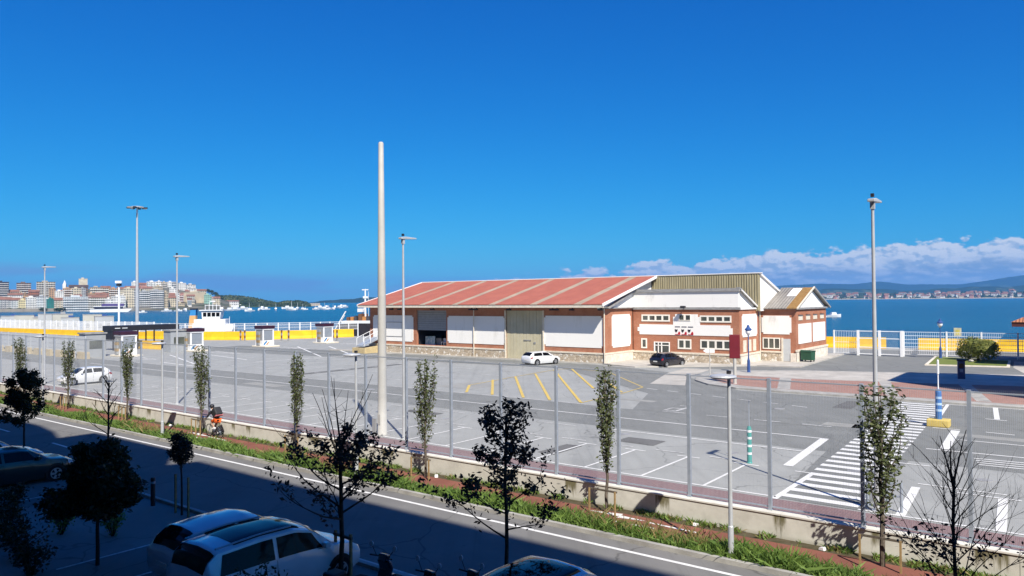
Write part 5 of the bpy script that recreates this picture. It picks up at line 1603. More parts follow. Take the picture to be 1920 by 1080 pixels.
T = [
    # waterfront row
    (-40, 0, 556, 905, 584, 'cream', 'red', 6, 12, 'bay', 'cream waterfront block at the very left edge with a red roof'),
    (0, 20, 557, 900, 584, 'grey', 'red', 6, 7, 'bay', 'grey waterfront block with glazed bays and a red roof at far left'),
    (20, 36, 558, 900, 584, 'pale', 'red', 6, 6, 'bay', 'pale waterfront block with a red roof left of the yellow one'),
    (36, 50, 563, 900, 584, 'yellow', 'flat', 5, 5, 'plain', 'pale yellow waterfront block between pale and glazed blocks'),
    (50, 69, 558, 902, 584, 'white', 'flat', 6, 7, 'bay', 'white waterfront block with glazed balconies right of the yellow block'),
    (69, 88, 556, 904, 584, 'pale', 'dark', 6, 7, 'bay', 'pale glazed waterfront block left of the teal one'),
    (88, 102, 561, 905, 584, 'teal', 'flat', 6, 4, 'plain', 'dark teal waterfront block behind the left lamp pole'),
    (103, 121, 558, 906, 584, 'cream', 'red', 6, 7, 'bay', 'cream waterfront block with a red roof right of the teal block'),
    (121.5, 167, 557, 905, 584, 'pale', 'flat', 6, 16, 'slab', 'wide pale blue grey waterfront block'),
    (168.5, 197, 553, 915, 583, 'cream', 'red', 6, 9, 'slab', 'cream waterfront block with long balconies and a red roof'),
    (198, 210, 561, 920, 583, 'white', 'flat', 5, 4, 'plain', 'narrow white waterfront block behind the ferry'),
    (210.5, 234, 556, 925, 583, 'white', 'flat', 6, 8, 'plain', 'white waterfront block behind the camera mast'),
    (233, 250, 541, 945, 583, 'cream', 'flat', 9, 4, 'plain', 'tall cream waterfront slab left of the floodlight mast'),
    (250.5, 261, 543, 950, 583, 'grey', 'dark', 9, 4, 'slab', 'tall dark grey tower hidden partly by the floodlight mast'),
    (261.5, 281, 547, 950, 582, 'grey', 'flat', 9, 6, 'slab', 'grey balcony tower right of the floodlight mast'),
    (282, 306, 545, 955, 582, 'grey', 'flat', 9, 7, 'slab', 'grey and white balcony tower left of the red gabled house'),
    (306.5, 315, 548, 965, 582, 'beige', 'flat', 7, 3, 'plain', 'narrow beige block right of the balcony towers'),
    (312, 330, 554, 985, 581, 'cream', 'red', 6, 5, 'plain', 'cream house with a red roof above the waterfront trees'),
    (330, 346, 569, 1000, 581, 'beige', 'flat', 3, 5, 'plain', 'low beige block before the waterfront trees'),
    # middle rows
    (-12, 14, 529, 1060, 560, 'dark', 'dark', 9, 6, 'slab', 'dark blue tower at the left edge of the skyline'),
    (14, 34, 543, 1070, 566, 'beige', 'red', 6, 6, 'plain', 'beige block with a red roof between two dark towers'),
    (33, 56, 531, 1120, 560, 'brown', 'dark', 8, 6, 'slab', 'brown tower with a light roof box on the left skyline'),
    (55, 72, 543, 1050, 566, 'brick', 'red', 5, 5, 'plain', 'brick block with a wide red roof left of the flat topped tower'),
    (71, 101, 529, 1080, 560, 'beige', 'dark', 9, 8, 'slab', 'broad beige tower with a dark flat top behind the left lamp'),
    (93, 104, 542, 1020, 566, 'tan', 'flat', 6, 3, 'plain', 'orange brick slab right of the broad beige tower'),
    (104, 119, 546, 1010, 568, 'white', 'flat', 6, 5, 'plain', 'white block right of the orange brick slab'),
    (119, 135, 541, 1040, 566, 'tan', 'flat', 6, 5, 'slab', 'tan balcony block below the white spire'),
    (135, 151, 541, 1045, 566, 'cream', 'flat', 6, 4, 'plain', 'plain cream block below the cream tower'),
    (150, 160, 541, 1050, 566, 'grey', 'flat', 6, 3, 'plain', 'grey end block beside the plain cream one'),
    (132, 163, 534, 1130, 556, 'brown', 'darkhip', 4, 6, 'plain', 'long house with a dark hipped roof below the cream tower'),
    (170, 191, 539, 1080, 562, 'beige', 'dark', 5, 7, 'slab', 'beige terraced block with slab balconies'),
    (190, 206, 536, 1120, 562, 'beige', 'red', 6, 5, 'slab', 'beige block with a red roof on the mid slope'),
    (205, 221, 541, 1060, 566, 'tan', 'flat', 6, 5, 'slab', 'tan balcony block left of the camera mast'),
    (221, 236, 538, 1110, 562, 'cream', 'red', 6, 5, 'plain', 'cream block with a red roof right of the camera mast'),
    (236, 262, 536, 1140, 560, 'cream', 'red', 5, 8, 'plain', 'long cream block with a red roof above the tall slab'),
    (180, 196, 548, 1010, 572, 'cream', 'red', 5, 5, 'plain', 'cream house with a red roof above the long balconied block'),
    (140, 152, 552, 985, 572, 'white', 'red', 5, 4, 'plain', 'small white house peeping over the wide pale block'),
    (60, 76, 552, 985, 572, 'dark', 'darkhip', 4, 5, 'plain', 'dark roofed house above the glazed waterfront blocks'),
    (20, 40, 549, 1000, 572, 'white', 'red', 5, 6, 'plain', 'white house with a red roof above the far left waterfront'),
    # crest
    (247, 258, 529, 1230, 548, 'white', 'flat', 5, 4, 'plain', 'white tower on the crest left of the floodlight mast'),
    (260, 276, 530, 1235, 550, 'pink', 'red', 5, 5, 'plain', 'reddish block on the crest right of the floodlight mast'),
    (276, 294, 528.5, 1240, 550, 'white', 'flat', 6, 6, 'bay', 'white balcony block on the crest above the grey towers'),
    (294, 303, 528, 1240, 550, 'white', 'flat', 6, 3, 'plain', 'bright white slab on the crest'),
    (303, 313, 529.5, 1240, 550, 'beige', 'flat', 6, 4, 'slab', 'beige balcony slab on the crest'),
    (313, 326, 529, 1245, 556, 'white', 'flat', 7, 5, 'plain', 'white block on the crest left of the dark topped one'),
    (322, 334, 530.5, 1200, 556, 'grey', 'dark', 7, 4, 'slab', 'grey dark topped block on the crest'),
    (334, 348, 531, 1230, 556, 'white', 'flat', 7, 4, 'plain', 'tall white block behind the lamp left of the tug'),
    (349, 366, 534, 1260, 552, 'white', 'dark', 4, 6, 'bay', 'white terraced block at the end of the crest'),
    (354, 368, 541, 1180, 556, 'white', 'dark', 3, 5, 'plain', 'white house with dark eaves below the crest end'),
    (367, 386, 542, 1240, 556, 'cream', 'red', 3, 6, 'plain', 'cream house with a red roof above the long blank wall'),
    (318, 330, 541, 1120, 562, 'white', 'flat', 6, 4, 'plain', 'white block on the slope above the pink house'),
    (327, 336, 550, 1060, 572, 'white', 'flat', 5, 3, 'plain', 'narrow white block right of the pink house'),
    (318, 327, 549, 1050, 570, 'pink', 'red', 5, 3, 'plain', 'pink house with a red roof on the slope'),
    (290, 304, 537, 1140, 556, 'beige', 'flat', 5, 5, 'plain', 'beige block behind the balcony towers'),
    (268, 284, 537, 1130, 556, 'cream', 'red', 5, 5, 'plain', 'cream block with a red roof behind the grey tower'),
    (383, 396, 553, 1080, 575, 'mint', 'flat', 6, 4, 'plain', 'pale green block behind the tug mast'),
    (397, 412, 556, 1100, 572, 'cream', 'red', 4, 5, 'plain', 'cream house with a red roof behind the tug wheelhouse'),
    (346, 382, 549, 1090, 570, 'beige', 'flat', 0, 0, 'plain', 'long blank beige wall block above the tug funnel'),
    (404, 432, 572, 1250, 580, 'cream', 'flat', 1, 14, 'plain', 'long low colonnaded building at the foot of the headland'),
    (422, 447, 563, 1330, 573, 'white', 'red', 2, 8, 'plain', 'white house with a red roof on the wooded headland'),
    (446, 458, 573, 1380, 579, 'white', 'flat', 1, 4, 'plain', 'low white beach house below the headland'),
    (466, 475, 569, 1420, 577, 'white', 'red', 2, 4, 'plain', 'white house right of the low beach house'),
    (474, 490, 570, 1430, 577, 'white', 'flat', 2, 6, 'plain', 'long white house at the foot of the headland'),
    (566, 577, 568.5, 1500, 574, 'white', 'flat', 2, 3, 'plain', 'white house at the tip of the headland'),
]
for row in T:
    city(*row)
x, y = at_far(121, 1110)
spz = zfar(121, 541, 1110)
cs = thing('church_tower', 'slender white church spire on the city skyline', 'tower', xy=(x, y), z=spz, street=False, rot=.3)
MB().box(-2.2, 2.2, -2.2, 2.2, -6, 6.5).build('tower', MATS['city_white'], cs)
MB().lathe([(2.2, 6.5), (1.5, 9), (.1, 12.5)], n=8).build('spire', MATS['city_white'], cs)
city(148.5, 163, 523, 1160, 548, 'cream', 'flat', 0, 0, 'plain', 'cream blank tower rising highest on the city skyline', 'tower_block')
# filler houses on the slopes
rng = random.Random(77)
for i in range(46):
    px = rng.uniform(-30, 372); d = rng.uniform(985, 1190)
    base = interp([(-30, 566), (220, 565), (330, 566), (372, 570)], px) - (d - 985) * .072
    w = rng.uniform(7, 15); hgt = rng.uniform(6, 11)
    city(px, px + w, base - hgt, d, base + 5, rng.choice(['cream', 'white', 'white', 'beige', 'tan', 'pale', 'pink']), rng.choice(['red', 'red', 'flat', 'dark']), rng.choice([3, 4]), rng.choice([3, 4, 5]), rng.choice(['plain', 'slab']),
         'small house packed between larger blocks on the city slope', 'town_house')['group'] = 'houses packed on the city slope'


def clump(name, mat_, R_, n, rs, flat=.75, leaf=.22):
    """foliage volume made of many leaf-clump faces, uneven outline"""
    r = random.Random(rs); mb = MB()
    lobes = [(Vector((r.uniform(-.55, .55), r.uniform(-.55, .55), r.uniform(-.2, .5))) * R_, r.uniform(.45, .75) * R_) for _ in range(6)]
    for i in range(n):
        c_, rr = r.choice(lobes)
        d_ = Vector((r.gauss(0, 1), r.gauss(0, 1), r.gauss(0, 1))).normalized()
        p = c_ + d_ * rr * r.uniform(.75, 1.05); p.z *= flat
        a_ = d_.cross(Vector((r.uniform(-1, 1), r.uniform(-1, 1), r.uniform(-1, 1)))).normalized(); b__ = d_.cross(a_)
        s_ = leaf * R_ * r.uniform(.5, 1.2)
        mb.quad(p - a_ * s_, p - b__ * s_ * .6, p + a_ * s_, p + b__ * s_ * .6)
    return mb.mesh(name, mat_, False)


cl = [clump('crown', M_WOOD, 1.0, 160, s) for s in (1, 2, 3)]
trk = MB().tube((0, 0, -1.2), (0, 0, 0), .12, .08, 6).mesh('trunk', M_BARK)


def far_tree(px, py, d, r, label, group):
    x, y = far(px, d)
    t_ = thing('tree', label, 'tree', xy=(x, y), z=zfar(px, py, d), street=False, rot=rng.uniform(0, 6.28), group=group)
    t_.scale = (r, r, r)
    put('crown', cl[rng.randrange(3)], None, t_); put('trunk', trk, None, t_)


for i in range(16):
    far_tree(rng.uniform(0, 120), rng.uniform(579, 582), 895, rng.uniform(2.2, 3.6), 'dark street tree along the city promenade', 'trees along the city promenade')
for px, py, r in ((322, 573, 5), (328, 571, 6), (334, 572, 6), (340, 573, 5), (316, 577, 4), (310, 578, 4), (346, 577, 4)):
    far_tree(px, py, 1010, r, 'dark green tree above the city waterfront', 'trees above the city waterfront')
for px, py, r in ((352, 543, 5), (390, 545, 5), (396, 547, 5), (403, 551, 5.5), (410, 556, 6), (416, 560, 6), (422, 566, 5), (372, 548, 4)):
    far_tree(px, py, 1265, r, 'dark tree at the end of the city crest', 'trees at the end of the city crest')
# the wooded headland reads as one mass
wd_ = MB(); r = random.Random(9)
for i in range(5200):
    px = r.uniform(398, 582); t_ = r.uniform(-.33, .25)
    d = 1450 + t_ * 300
    top_ = zfar(px, interp([(398, 561), (412, 556), (430, 555), (450, 556), (480, 560), (500, 565), (520, 569), (535, 566), (560, 565), (575, 568), (582, 573)], px), 1450) - WZ
    hf = interp([(-.35, 0), (-.21, .22), (-.105, .55), (-.035, .88), (0, 1), (.25, .8)], t_)
    if hf < .18:
        continue
    x, y = far(px, d); z = WZ + top_ * hf + r.uniform(-1.5, 2.0)
    s_ = r.uniform(1.2, 2.6); a_ = Vector((r.uniform(-1, 1), r.uniform(-1, 1), r.uniform(-.6, .6))).normalized() * s_; b__ = Vector((r.uniform(-.4, .4), r.uniform(-.4, .4), 1)).normalized() * s_
    p = Vector((x, y, z)); wd_.quad(p - a_, p - b__ * .7, p + a_, p + b__ * .7)
o = wd_.build('headland_wood', M_WOOD, fix=False); o['kind'] = 'stuff'; o['label'] = 'dark pine wood covering the headland'

# ---------------- village on the far right shore
rng = random.Random(31)
hm = {}
for c_ in ('white', 'cream', 'pink'):
    hm[c_] = MB().box(-6, 6, -5, 5, -3, 6).mesh('wall', MATS['city_' + c_])
rm_ = MB().prism([(-5.8, 6), (5.8, 6), (0, 9.4)], 'x', -6.6, 6.6).mesh('roof', M_CROOF)
wm_ = MB()
for k_ in range(4):
    for f_ in range(2):
        wm_.box(-5 + k_ * 2.7, -3.6 + k_ * 2.7, -5.06, -4.98, .8 + f_ * 2.7, 2.3 + f_ * 2.7)
wm_ = wm_.mesh('windows', M_CWIN)
vill = []
for i in range(120):
    px = 1530 + 420 * (rng.random() ** .9)
    row_ = rng.random()
    d = 3120 + row_ * 560
    ridge_ = interp([(1540, 551.5), (1640, 550), (1750, 549), (1850, 547), (1950, 545.5)], px)
    py = hz(px) + 3.0 + (ridge_ - hz(px) - 1.5) * row_ ** .9 + rng.uniform(-.5, .3)
    x, y = far(px, d)
    t_ = thing('village_house', 'red roofed village house across the bay at the right', 'house', xy=(x, y), z=zfar(px, py, d), street=False, rot=rng.uniform(-.8, .8), group='red roofed houses of the village across the bay')
    s_ = rng.uniform(.7, 1.35); t_.scale = (s_ * rng.uniform(.9, 2.0), s_, s_ * rng.uniform(.8, 1.5))
    put('wall', hm[rng.choice(('white', 'white', 'cream', 'pink'))], None, t_); put('roof', rm_, None, t_); w_ = put('windows', wm_, None, t_); w_['kind'] = 'stuff'
wd_ = MB(); r = random.Random(19)
for i in range(4200):
    px = r.uniform(1515, 2150); q = r.random(); d = 3110 + q * 600
    if vnoise(5, 4, 1.0)(px * .09) + vnoise(6, 3, .7)(px * .31) < -.15 and r.random() < .75:
        continue
    py = hz(px) + 3.2 + (interp([(1540, 551.5), (1640, 550), (1750, 549), (1850, 547), (1950, 545.5)], px) - hz(px) - 2.5) * q ** .9
    x, y = far(px, d); z = zfar(px, py, d) + r.uniform(-2, 4)
    s_ = r.uniform(3, 6.5); a_ = Vector((r.uniform(-1, 1), r.uniform(-1, 1), r.uniform(-.5, .5))).normalized() * s_; b__ = Vector((r.uniform(-.4, .4), r.uniform(-.4, .4), 1)).normalized() * s_ * .7
    p = Vector((x, y, z)); wd_.quad(p - a_, p - b__ * .7, p + a_, p + b__ * .7)
o = wd_.build('shore_wood', M_WOOD, fix=False); o['kind'] = 'stuff'; o['label'] = 'dark trees between the village houses across the bay'

# ================================================================== VEHICLES
def catmull(tab, x):
    n = len(tab)
    if x <= tab[0][0]:
        return tab[0][1:]
    if x >= tab[-1][0]:
        return tab[-1][1:]
    for i in range(n - 1):
        if tab[i][0] <= x <= tab[i + 1][0]:
            break
    f = (x - tab[i][0]) / (tab[i + 1][0] - tab[i][0])
    f2 = f + .35 * (f * f * (3 - 2 * f) - f)
    return tuple(a + (b - a) * f2 for a, b in zip(tab[i][1:], tab[i + 1][1:]))


#        x     zlow  zbelt ztop  wlow  wbelt wtop
SHAPE = {
    'hatch': dict(st=[(-2.10, .46, .74, .78, .62, .66, .52), (-2.05, .30, .88, .96, .80, .82, .64), (-1.88, .24, .98, 1.22, .86, .86, .62), (-1.55, .20, 1.0, 1.44, .88, .88, .60), (-.7, .18, 1.0, 1.50, .89, .89, .62), (0.0, .18, .98, 1.49, .89, .89, .62), (.30, .18, .97, 1.42, .89, .885, .62), (1.05, .18, .93, .97, .88, .85, .72), (1.6, .20, .84, .88, .86, .78, .62), (1.95, .28, .70, .73, .78, .70, .56), (2.1, .42, .58, .60, .58, .54, .42)],
                  wx=(-1.28, 1.28), side=(-1.5, .62), rear=(-2.0, -1.58), front=(.36, .98), r=.31),
    'estate': dict(st=[(-2.28, .46, .76, .80, .62, .66, .52), (-2.22, .30, .90, 1.0, .80, .82, .64), (-2.05, .24, .98, 1.25, .86, .86, .64), (-1.75, .20, 1.0, 1.44, .88, .88, .63), (-.7, .18, 1.0, 1.49, .90, .90, .63), (0.1, .18, .98, 1.48, .90, .90, .63), (.45, .18, .97, 1.40, .90, .89, .63), (1.2, .18, .93, .97, .89, .86, .72), (1.75, .20, .86, .90, .86, .80, .62), (2.1, .28, .72, .75, .80, .72, .56), (2.28, .42, .58, .60, .6, .56, .42)],
                   wx=(-1.32, 1.38), side=(-1.85, .75), rear=(-2.17, -1.80), front=(.5, 1.12), r=.32),
    'mpv': dict(st=[(-2.30, .48, .86, .92, .66, .70, .58), (-2.26, .32, 1.02, 1.20, .84, .86, .68), (-2.14, .25, 1.08, 1.52, .90, .90, .70), (-1.92, .22, 1.10, 1.70, .92, .92, .71), (-.8, .20, 1.10, 1.77, .93, .93, .73), (.1, .20, 1.08, 1.75, .93, .93, .73), (.55, .20, 1.06, 1.62, .93, .92, .72), (1.35, .20, 1.02, 1.07, .92, .88, .74), (1.85, .22, .94, .98, .88, .80, .62), (2.15, .30, .78, .80, .82, .74, .56), (2.3, .45, .62, .64, .62, .58, .44)],
                wx=(-1.42, 1.40), side=(-2.02, .95), rear=(-2.24, -1.98), front=(.58, 1.28), r=.34),
    'van': dict(st=[(-2.15, .48, .92, 1.0, .66, .70, .60), (-2.12, .32, 1.08, 1.40, .84, .86, .72), (-2.04, .25, 1.12, 1.72, .88, .88, .74), (-1.90, .22, 1.14, 1.83, .90, .90, .75), (-.6, .20, 1.14, 1.88, .91, .91, .76), (.4, .20, 1.12, 1.85, .91, .91, .76), (.75, .20, 1.10, 1.70, .91, .90, .74), (1.30, .20, 1.06, 1.14, .90, .86, .74), (1.75, .22, .98, 1.03, .86, .80, .62), (2.02, .30, .82, .85, .80, .72, .56), (2.15, .45, .66, .68, .62, .58, .44)],
                wx=(-1.35, 1.32), side=(-1.9, .95), rear=(-2.11, -1.92), front=(.78, 1.24), r=.32),
}


def ring(sh, x):
    zl, zb, zt, wl, wb_, wt = catmull(sh['st'], x)
    return [(0, zl), (wl * .9, zl), (max(wl, wb_) * 1.02, zl + .38 * (zb - zl)), (max(wb_, wl) * 1.015, zl + .72 * (zb - zl)), (wb_, zb), (wt + .04 * min(1, (zt - zb) * 3), zb + (zt - zb) * .88), (wt * .78, zt - .005), (0, zt + .03)]


def rpt(sh, x, r, side, off=0.0):
    R_ = ring(sh, x)
    r = max(0, min(len(R_) - 1.0001, r)); i = int(r); f = r - i
    a, b = R_[i], R_[i + 1]
    y = a[0] + (b[0] - a[0]) * f; z = a[1] + (b[1] - a[1]) * f
    dy, dz = b[0] - a[0], b[1] - a[1]; L = math.hypot(dy, dz) or 1
    ny, nz = dz / L, -dy / L
    if r > 5.9:
        ny, nz = ny * .2, 1.0
    return (x, side * (y + ny * off), z + nz * off)


def patch(sh, xa, xb, ra, rb, side, off, nx=8, nr=3, taper=(0, 0)):
    mb = MB()
    for i in range(nx + 1):
        for j in range(nr + 1):
            fr = j / nr
            x = (xa + taper[0] * fr) + ((xb + taper[1] * fr) - (xa + taper[0] * fr)) * i / nx
            mb.v.append(rpt(sh, x, ra + (rb - ra) * fr, side, off))
    for i in range(nx):
        for j in range(nr):
            a = i * (nr + 1) + j
            mb.f.append((a, a + 1, a + nr + 2, a + nr + 1))
    return mb


def screen(sh, xa, xb, off, ra=5.15, nx=8):
    """glass across the whole width: from one roof edge over the centre to the other"""
    mb = MB(); rs = [ra, 5.5, 6.0, 6.4, 6.98]
    cols = [(r, 1) for r in rs] + [(r, -1) for r in rs[::-1][1:]]
    for i in range(nx + 1):
        x = xa + (xb - xa) * i / nx
        for r, sd_ in cols:
            p = rpt(sh, x, r, sd_, 0.0)
            nx_ = .6 if xb > 0 else -.6
            mb.v.append((p[0] + nx_ * off, p[1], p[2] + off))
    m_ = len(cols)
    for i in range(nx):
        for j in range(m_ - 1):
            a = i * m_ + j
            mb.f.append((a, a + 1, a + m_ + 1, a + m_))
    return mb


M_TAIL = mat('tail_light_red', (0.30, 0.01, 0.012), .25, .05)
M_HEAD = mat('headlight_glass', (0.55, 0.57, 0.60), .12, .05)
M_RIM = mat('alloy_rim', (0.45, 0.46, 0.48), .35, .05, metal=.6)
M_PLATE = mat('number_plate', (0.75, 0.75, 0.70), .5, .03)
M_TRIMBLK = mat('black_trim', (0.015, 0.015, 0.016), .55, .1)


def car(kind, label, u, v, rot, paint, group=None, rails=False, glassroof=False):
    sh = SHAPE[kind]
    t_ = thing('parked_car', label, 'car', u, v, rot=rot, group=group)
    xs = sorted(set([s[0] for s in sh['st']] + [sh['st'][0][0] + (sh['st'][-1][0] - sh['st'][0][0]) * i / 40 for i in range(41)]))
    mb = MB(); m_ = 14
    for x in xs:
        R_ = ring(sh, x)
        pts = [(x, y, z) for y, z in R_] + [(x, -y, z) for y, z in R_[::-1][1:-1]]
        mb.v += pts
    for i in range(len(xs) - 1):
        for j in range(m_):
            k_ = (j + 1) % m_
            mb.f.append((i * m_ + j, i * m_ + k_, (i + 1) * m_ + k_, (i + 1) * m_ + j))
    mb.f.append(tuple(range(m_ - 1, -1, -1))); n0 = (len(xs) - 1) * m_; mb.f.append(tuple(range(n0, n0 + m_)))
    body = mb.build('body', paint, t_, smooth=True)
    md = body.modifiers.new('edge', 'EDGE_SPLIT'); md.split_angle = math.radians(38)
    a_, b__ = sh['side']
    for s_ in (1, -1):
        mid = a_ + (b__ - a_) * .52
        for xa, xb, ta in ((a_ + .08, mid - .05, (.12, 0)), (mid + .05, b__ - .04, (0, -.30))):
            patch(sh, xa, xb, 4.10, 4.90, s_, .008, 8, 3, ta).build('side_window', M_CARGLASS, t_, smooth=True)
        patch(sh, b__ - .22, b__ - .08, 4.02, 4.06, s_, .01, 1, 1).build('door_trim', M_TRIMBLK, t_)
        patch(sh, sh['st'][0][0] + .05, sh['st'][0][0] + .30, 3.05, 3.95, s_, .012, 3, 2).build('tail_light', M_TAIL, t_)
        patch(sh, sh['st'][-1][0] - .42, sh['st'][-1][0] - .08, 3.0, 3.9, s_, .012, 3, 2).build('headlight', M_HEAD, t_)
        # door seams and handle
        patch(sh, mid - .006, mid + .006, 1.3, 4.05, s_, .006, 1, 6).build('door_seam', M_TRIMBLK, t_)
        p = rpt(sh, mid - .12, 3.75, s_, .015)
        MB().box(p[0] - .09, p[0] + .09, p[1] - .015, p[1] + .015, p[2] - .012, p[2] + .012).build('door_handle', paint, t_)
        p = rpt(sh, b__ - .02, 4.15, s_, .10)
        MB().prism([(p[0] - .08, p[2] - .05), (p[0] + .10, p[2] - .05), (p[0] + .06, p[2] + .08), (p[0] - .08, p[2] + .08)], 'y', p[1] - .08, p[1] + .08).build('wing_mirror', paint, t_, bevel=.02)
        for wx in sh['wx']:
            w_ = rpt(sh, wx, 2.0, s_, 0)[1]
            r_ = sh['r']
            MB().tube((wx, w_ - s_ * .05, r_ + .03), (wx, w_ + s_ * .006, r_ + .03), r_ + .07, n=24).build('wheel_arch', M_TRIMBLK, t_)
            wl_ = MB().tube((wx, w_ - s_ * .2, r_), (wx, w_ + s_ * .012, r_), r_, n=24).build('wheel', M_BLACK, t_)
            rm = MB()
            for k_ in range(5):
                an = k_ * 2 * math.pi / 5 + .3
                c_, s2 = math.cos(an), math.sin(an)
                pts = [(-.035, .04), (.035, .04), (.055, r_ * .66), (-.055, r_ * .66)]
                rm.quad(*[(wx + px_ * c_ - pz_ * s2, w_ + s_ * .022, r_ + px_ * s2 + pz_ * c_) for px_, pz_ in pts])
            rm.tube((wx, w_, r_), (wx, w_ + s_ * .024, r_), .06, n=10)
            n_ = 24
            k0_ = len(rm.v)
            for rr in (r_ * .60, r_ * .70):
                for i in range(n_):
                    rm.v.append((wx + rr * math.cos(2 * math.pi * i / n_), w_ + s_ * .02, r_ + rr * math.sin(2 * math.pi * i / n_)))
            for i in range(n_):
                j = (i + 1) % n_
                rm.f.append((k0_ + i, k0_ + j, k0_ + n_ + j, k0_ + n_ + i))
            rm.build('rim', M_RIM, wl_, fix=False)
        if rails:
            pts = [rpt(sh, x, 5.6, s_, .05) for x in [sh['side'][0] + .1 + i * .25 for i in range(9)]]
            MB().path(pts, .022, 6).build('roof_rail', M_STEEL, t_)
    screen(sh, sh['front'][0], sh['front'][1], .008).build('windscreen', M_CARGLASS, t_, smooth=True)
    screen(sh, sh['rear'][0], sh['rear'][1], .008).build('rear_window', M_CARGLASS, t_, smooth=True)
    x0 = sh['st'][0][0]
    MB().box(x0 - .012, x0 + .02, -.27, .27, .56, .68).build('number_plate', M_PLATE, t_)
    x1 = sh['st'][-1][0]
    MB().box(x1 - .02, x1 + .012, -.27, .27, .46, .57).build('number_plate', M_PLATE, t_)
    MB().box(x1 - .03, x1 + .006, -.42, .42, .585, .60).build('grille', M_TRIMBLK, t_)
    if glassroof:
        screen(sh, sh['side'][0] + .55, sh['front'][0] - .25, .006, 6.15).build('sunroof', M_CARGLASS, t_, smooth=True)
    return t_


P_WHITE = carpaint('paint_white', (0.74, 0.75, 0.76))
P_SILV = carpaint('paint_silver', (0.62, 0.64, 0.67), .1, .2)
P_GREY = carpaint('paint_pale_grey', (0.70, 0.72, 0.75), .05, .2)
P_BLACK = carpaint('paint_black', (0.012, 0.012, 0.018))
P_GREEN = carpaint('paint_dark_green', (0.02, 0.03, 0.028), .2, .3)
u, v = UV(1015, 683)
car('estate', 'white estate car parked before the sand coloured warehouse door', u, v, math.radians(-14), P_WHITE)
u, v = UV(1249, 687)
car('hatch', 'black hatchback parked below the warehouse entrance', u, v + .5, math.radians(-14), P_BLACK)
car('hatch', 'white hatchback parked behind the fence at the left', 72.2, 29.9, math.pi, P_WHITE)
car('hatch', 'silver hatchback in the shade nearest the bollard, left of the large pale van', 18.85, 11.75, 0, P_SILV)
car('mpv', 'pale grey people carrier with a dark glass roof in the shade', 16.35, 11.2, 0, P_GREY, glassroof=True, rails=True)
car('van', 'pale small van with a glass roof in the shade at the bottom edge', 8.9, 12.5, 0, P_GREY, glassroof=True)
car('estate', 'dark green car in the shade at the far left behind the dense tree', 34.6, 11.5, 0, P_GREEN)
car('hatch', 'pale car in the shade at the very left edge', 37.6, 11.6, 0, P_SILV)


def scooter(u, v, rot, label, paint, lean=0.0):
    t_ = thing('motor_scooter', label, 'scooter', u, v, rot=rot, group=None)
    for xx in (-.62, .62):
        w_ = MB().tube((xx, -.06, .26), (xx, .06, .26), .26, n=20).build('wheel', M_BLACK, t_)
        MB().tube((xx, -.065, .26), (xx, .065, .26), .13, n=14).build('rim', M_RIM, w_)
    MB().prism([(.30, .30), (.42, .30), (.62, .80), (.50, 1.02), (.42, .98), (.50, .78)], 'y', -.20, .20).build('front_shield', paint, t_, bevel=.04)
    MB().prism([(-.30, .24), (.36, .24), (.38, .34), (-.30, .34)], 'y', -.17, .17).build('footboard', M_TRIMBLK, t_, bevel=.02)
    MB().prism([(-.85, .62), (-.25, .32), (-.15, .70), (-.30, .76), (-.95, .80)], 'y', -.19, .19).build('tail_fairing', paint, t_, bevel=.05)
    MB().prism([(-.98, .80), (-.20, .76), (-.16, .84), (-.55, .86), (-.98, .92)], 'y', -.15, .15).build('seat', M_BLACK, t_, bevel=.04)
    MB().prism([(.38, .98), (.58, .98), (.56, 1.12), (.42, 1.16)], 'y', -.13, .13).build('headset', paint, t_, bevel=.03)
    h_ = MB(); h_.path([(.36, -.36, 1.10), (.44, -.15, 1.08), (.44, .15, 1.08), (.36, .36, 1.10)], .018); h_.build('handlebar', M_TRIMBLK, t_)
    for s_ in (1, -1):
        m_ = MB(); m_.path([(.42, s_ * .20, 1.10), (.44, s_ * .36, 1.30)], .009)
        st_ = m_.build('mirror_stem', M_TRIMBLK, t_)
        MB().tube((.445, s_ * .38, 1.33), (.425, s_ * .38, 1.335), .065, n=14).build('mirror', M_HEAD, st_)
    MB().box(.56, .60, -.08, .08, .86, .96).build('headlight', M_HEAD, t_)
    MB().box(-1.0, -.96, -.10, .10, .66, .74).build('tail_light', M_TAIL, t_)
    MB().prism([(.40, .45), (.78, .50), (.86, .30), (.80, .58), (.5, .62)], 'y', -.08, .08).build('mudguard', paint, t_)
    MB().box(-1.32, -.92, -.2, .2, .92, 1.20).build('top_box', M_TRIMBLK, t_, bevel=.05)
    return t_


P_NAVY = carpaint('paint_navy', (0.015, 0.02, 0.04))
scooter(13.65, 12.05, math.radians(4), 'dark scooter in the shade beside the pale people carrier', P_NAVY)
scooter(12.05, 11.9, math.radians(-6), 'black scooter standing between another scooter and the small van', P_BLACK)
scooter(11.3, 12.5, math.radians(-10), 'dark grey scooter nearest the small van in the shade', P_GREEN)

# shaded kerb furniture
mbb = MB().lathe([(.075, 0), (.075, .95), (.06, 1.0)], n=14)
mbb2 = mbb.mesh('post', M_DARK)
for (u, v, lab) in ((26.35, 13.2, 'dark bollard in the shade beside the blue bay line'),):
    t_ = thing('bollard', lab, 'bollard', u, v, .11)
    put('post', mbb2, None, t_)
    MB().lathe([(.078, .78), (.078, .86)], n=14).build('band', M_STEEL, t_)

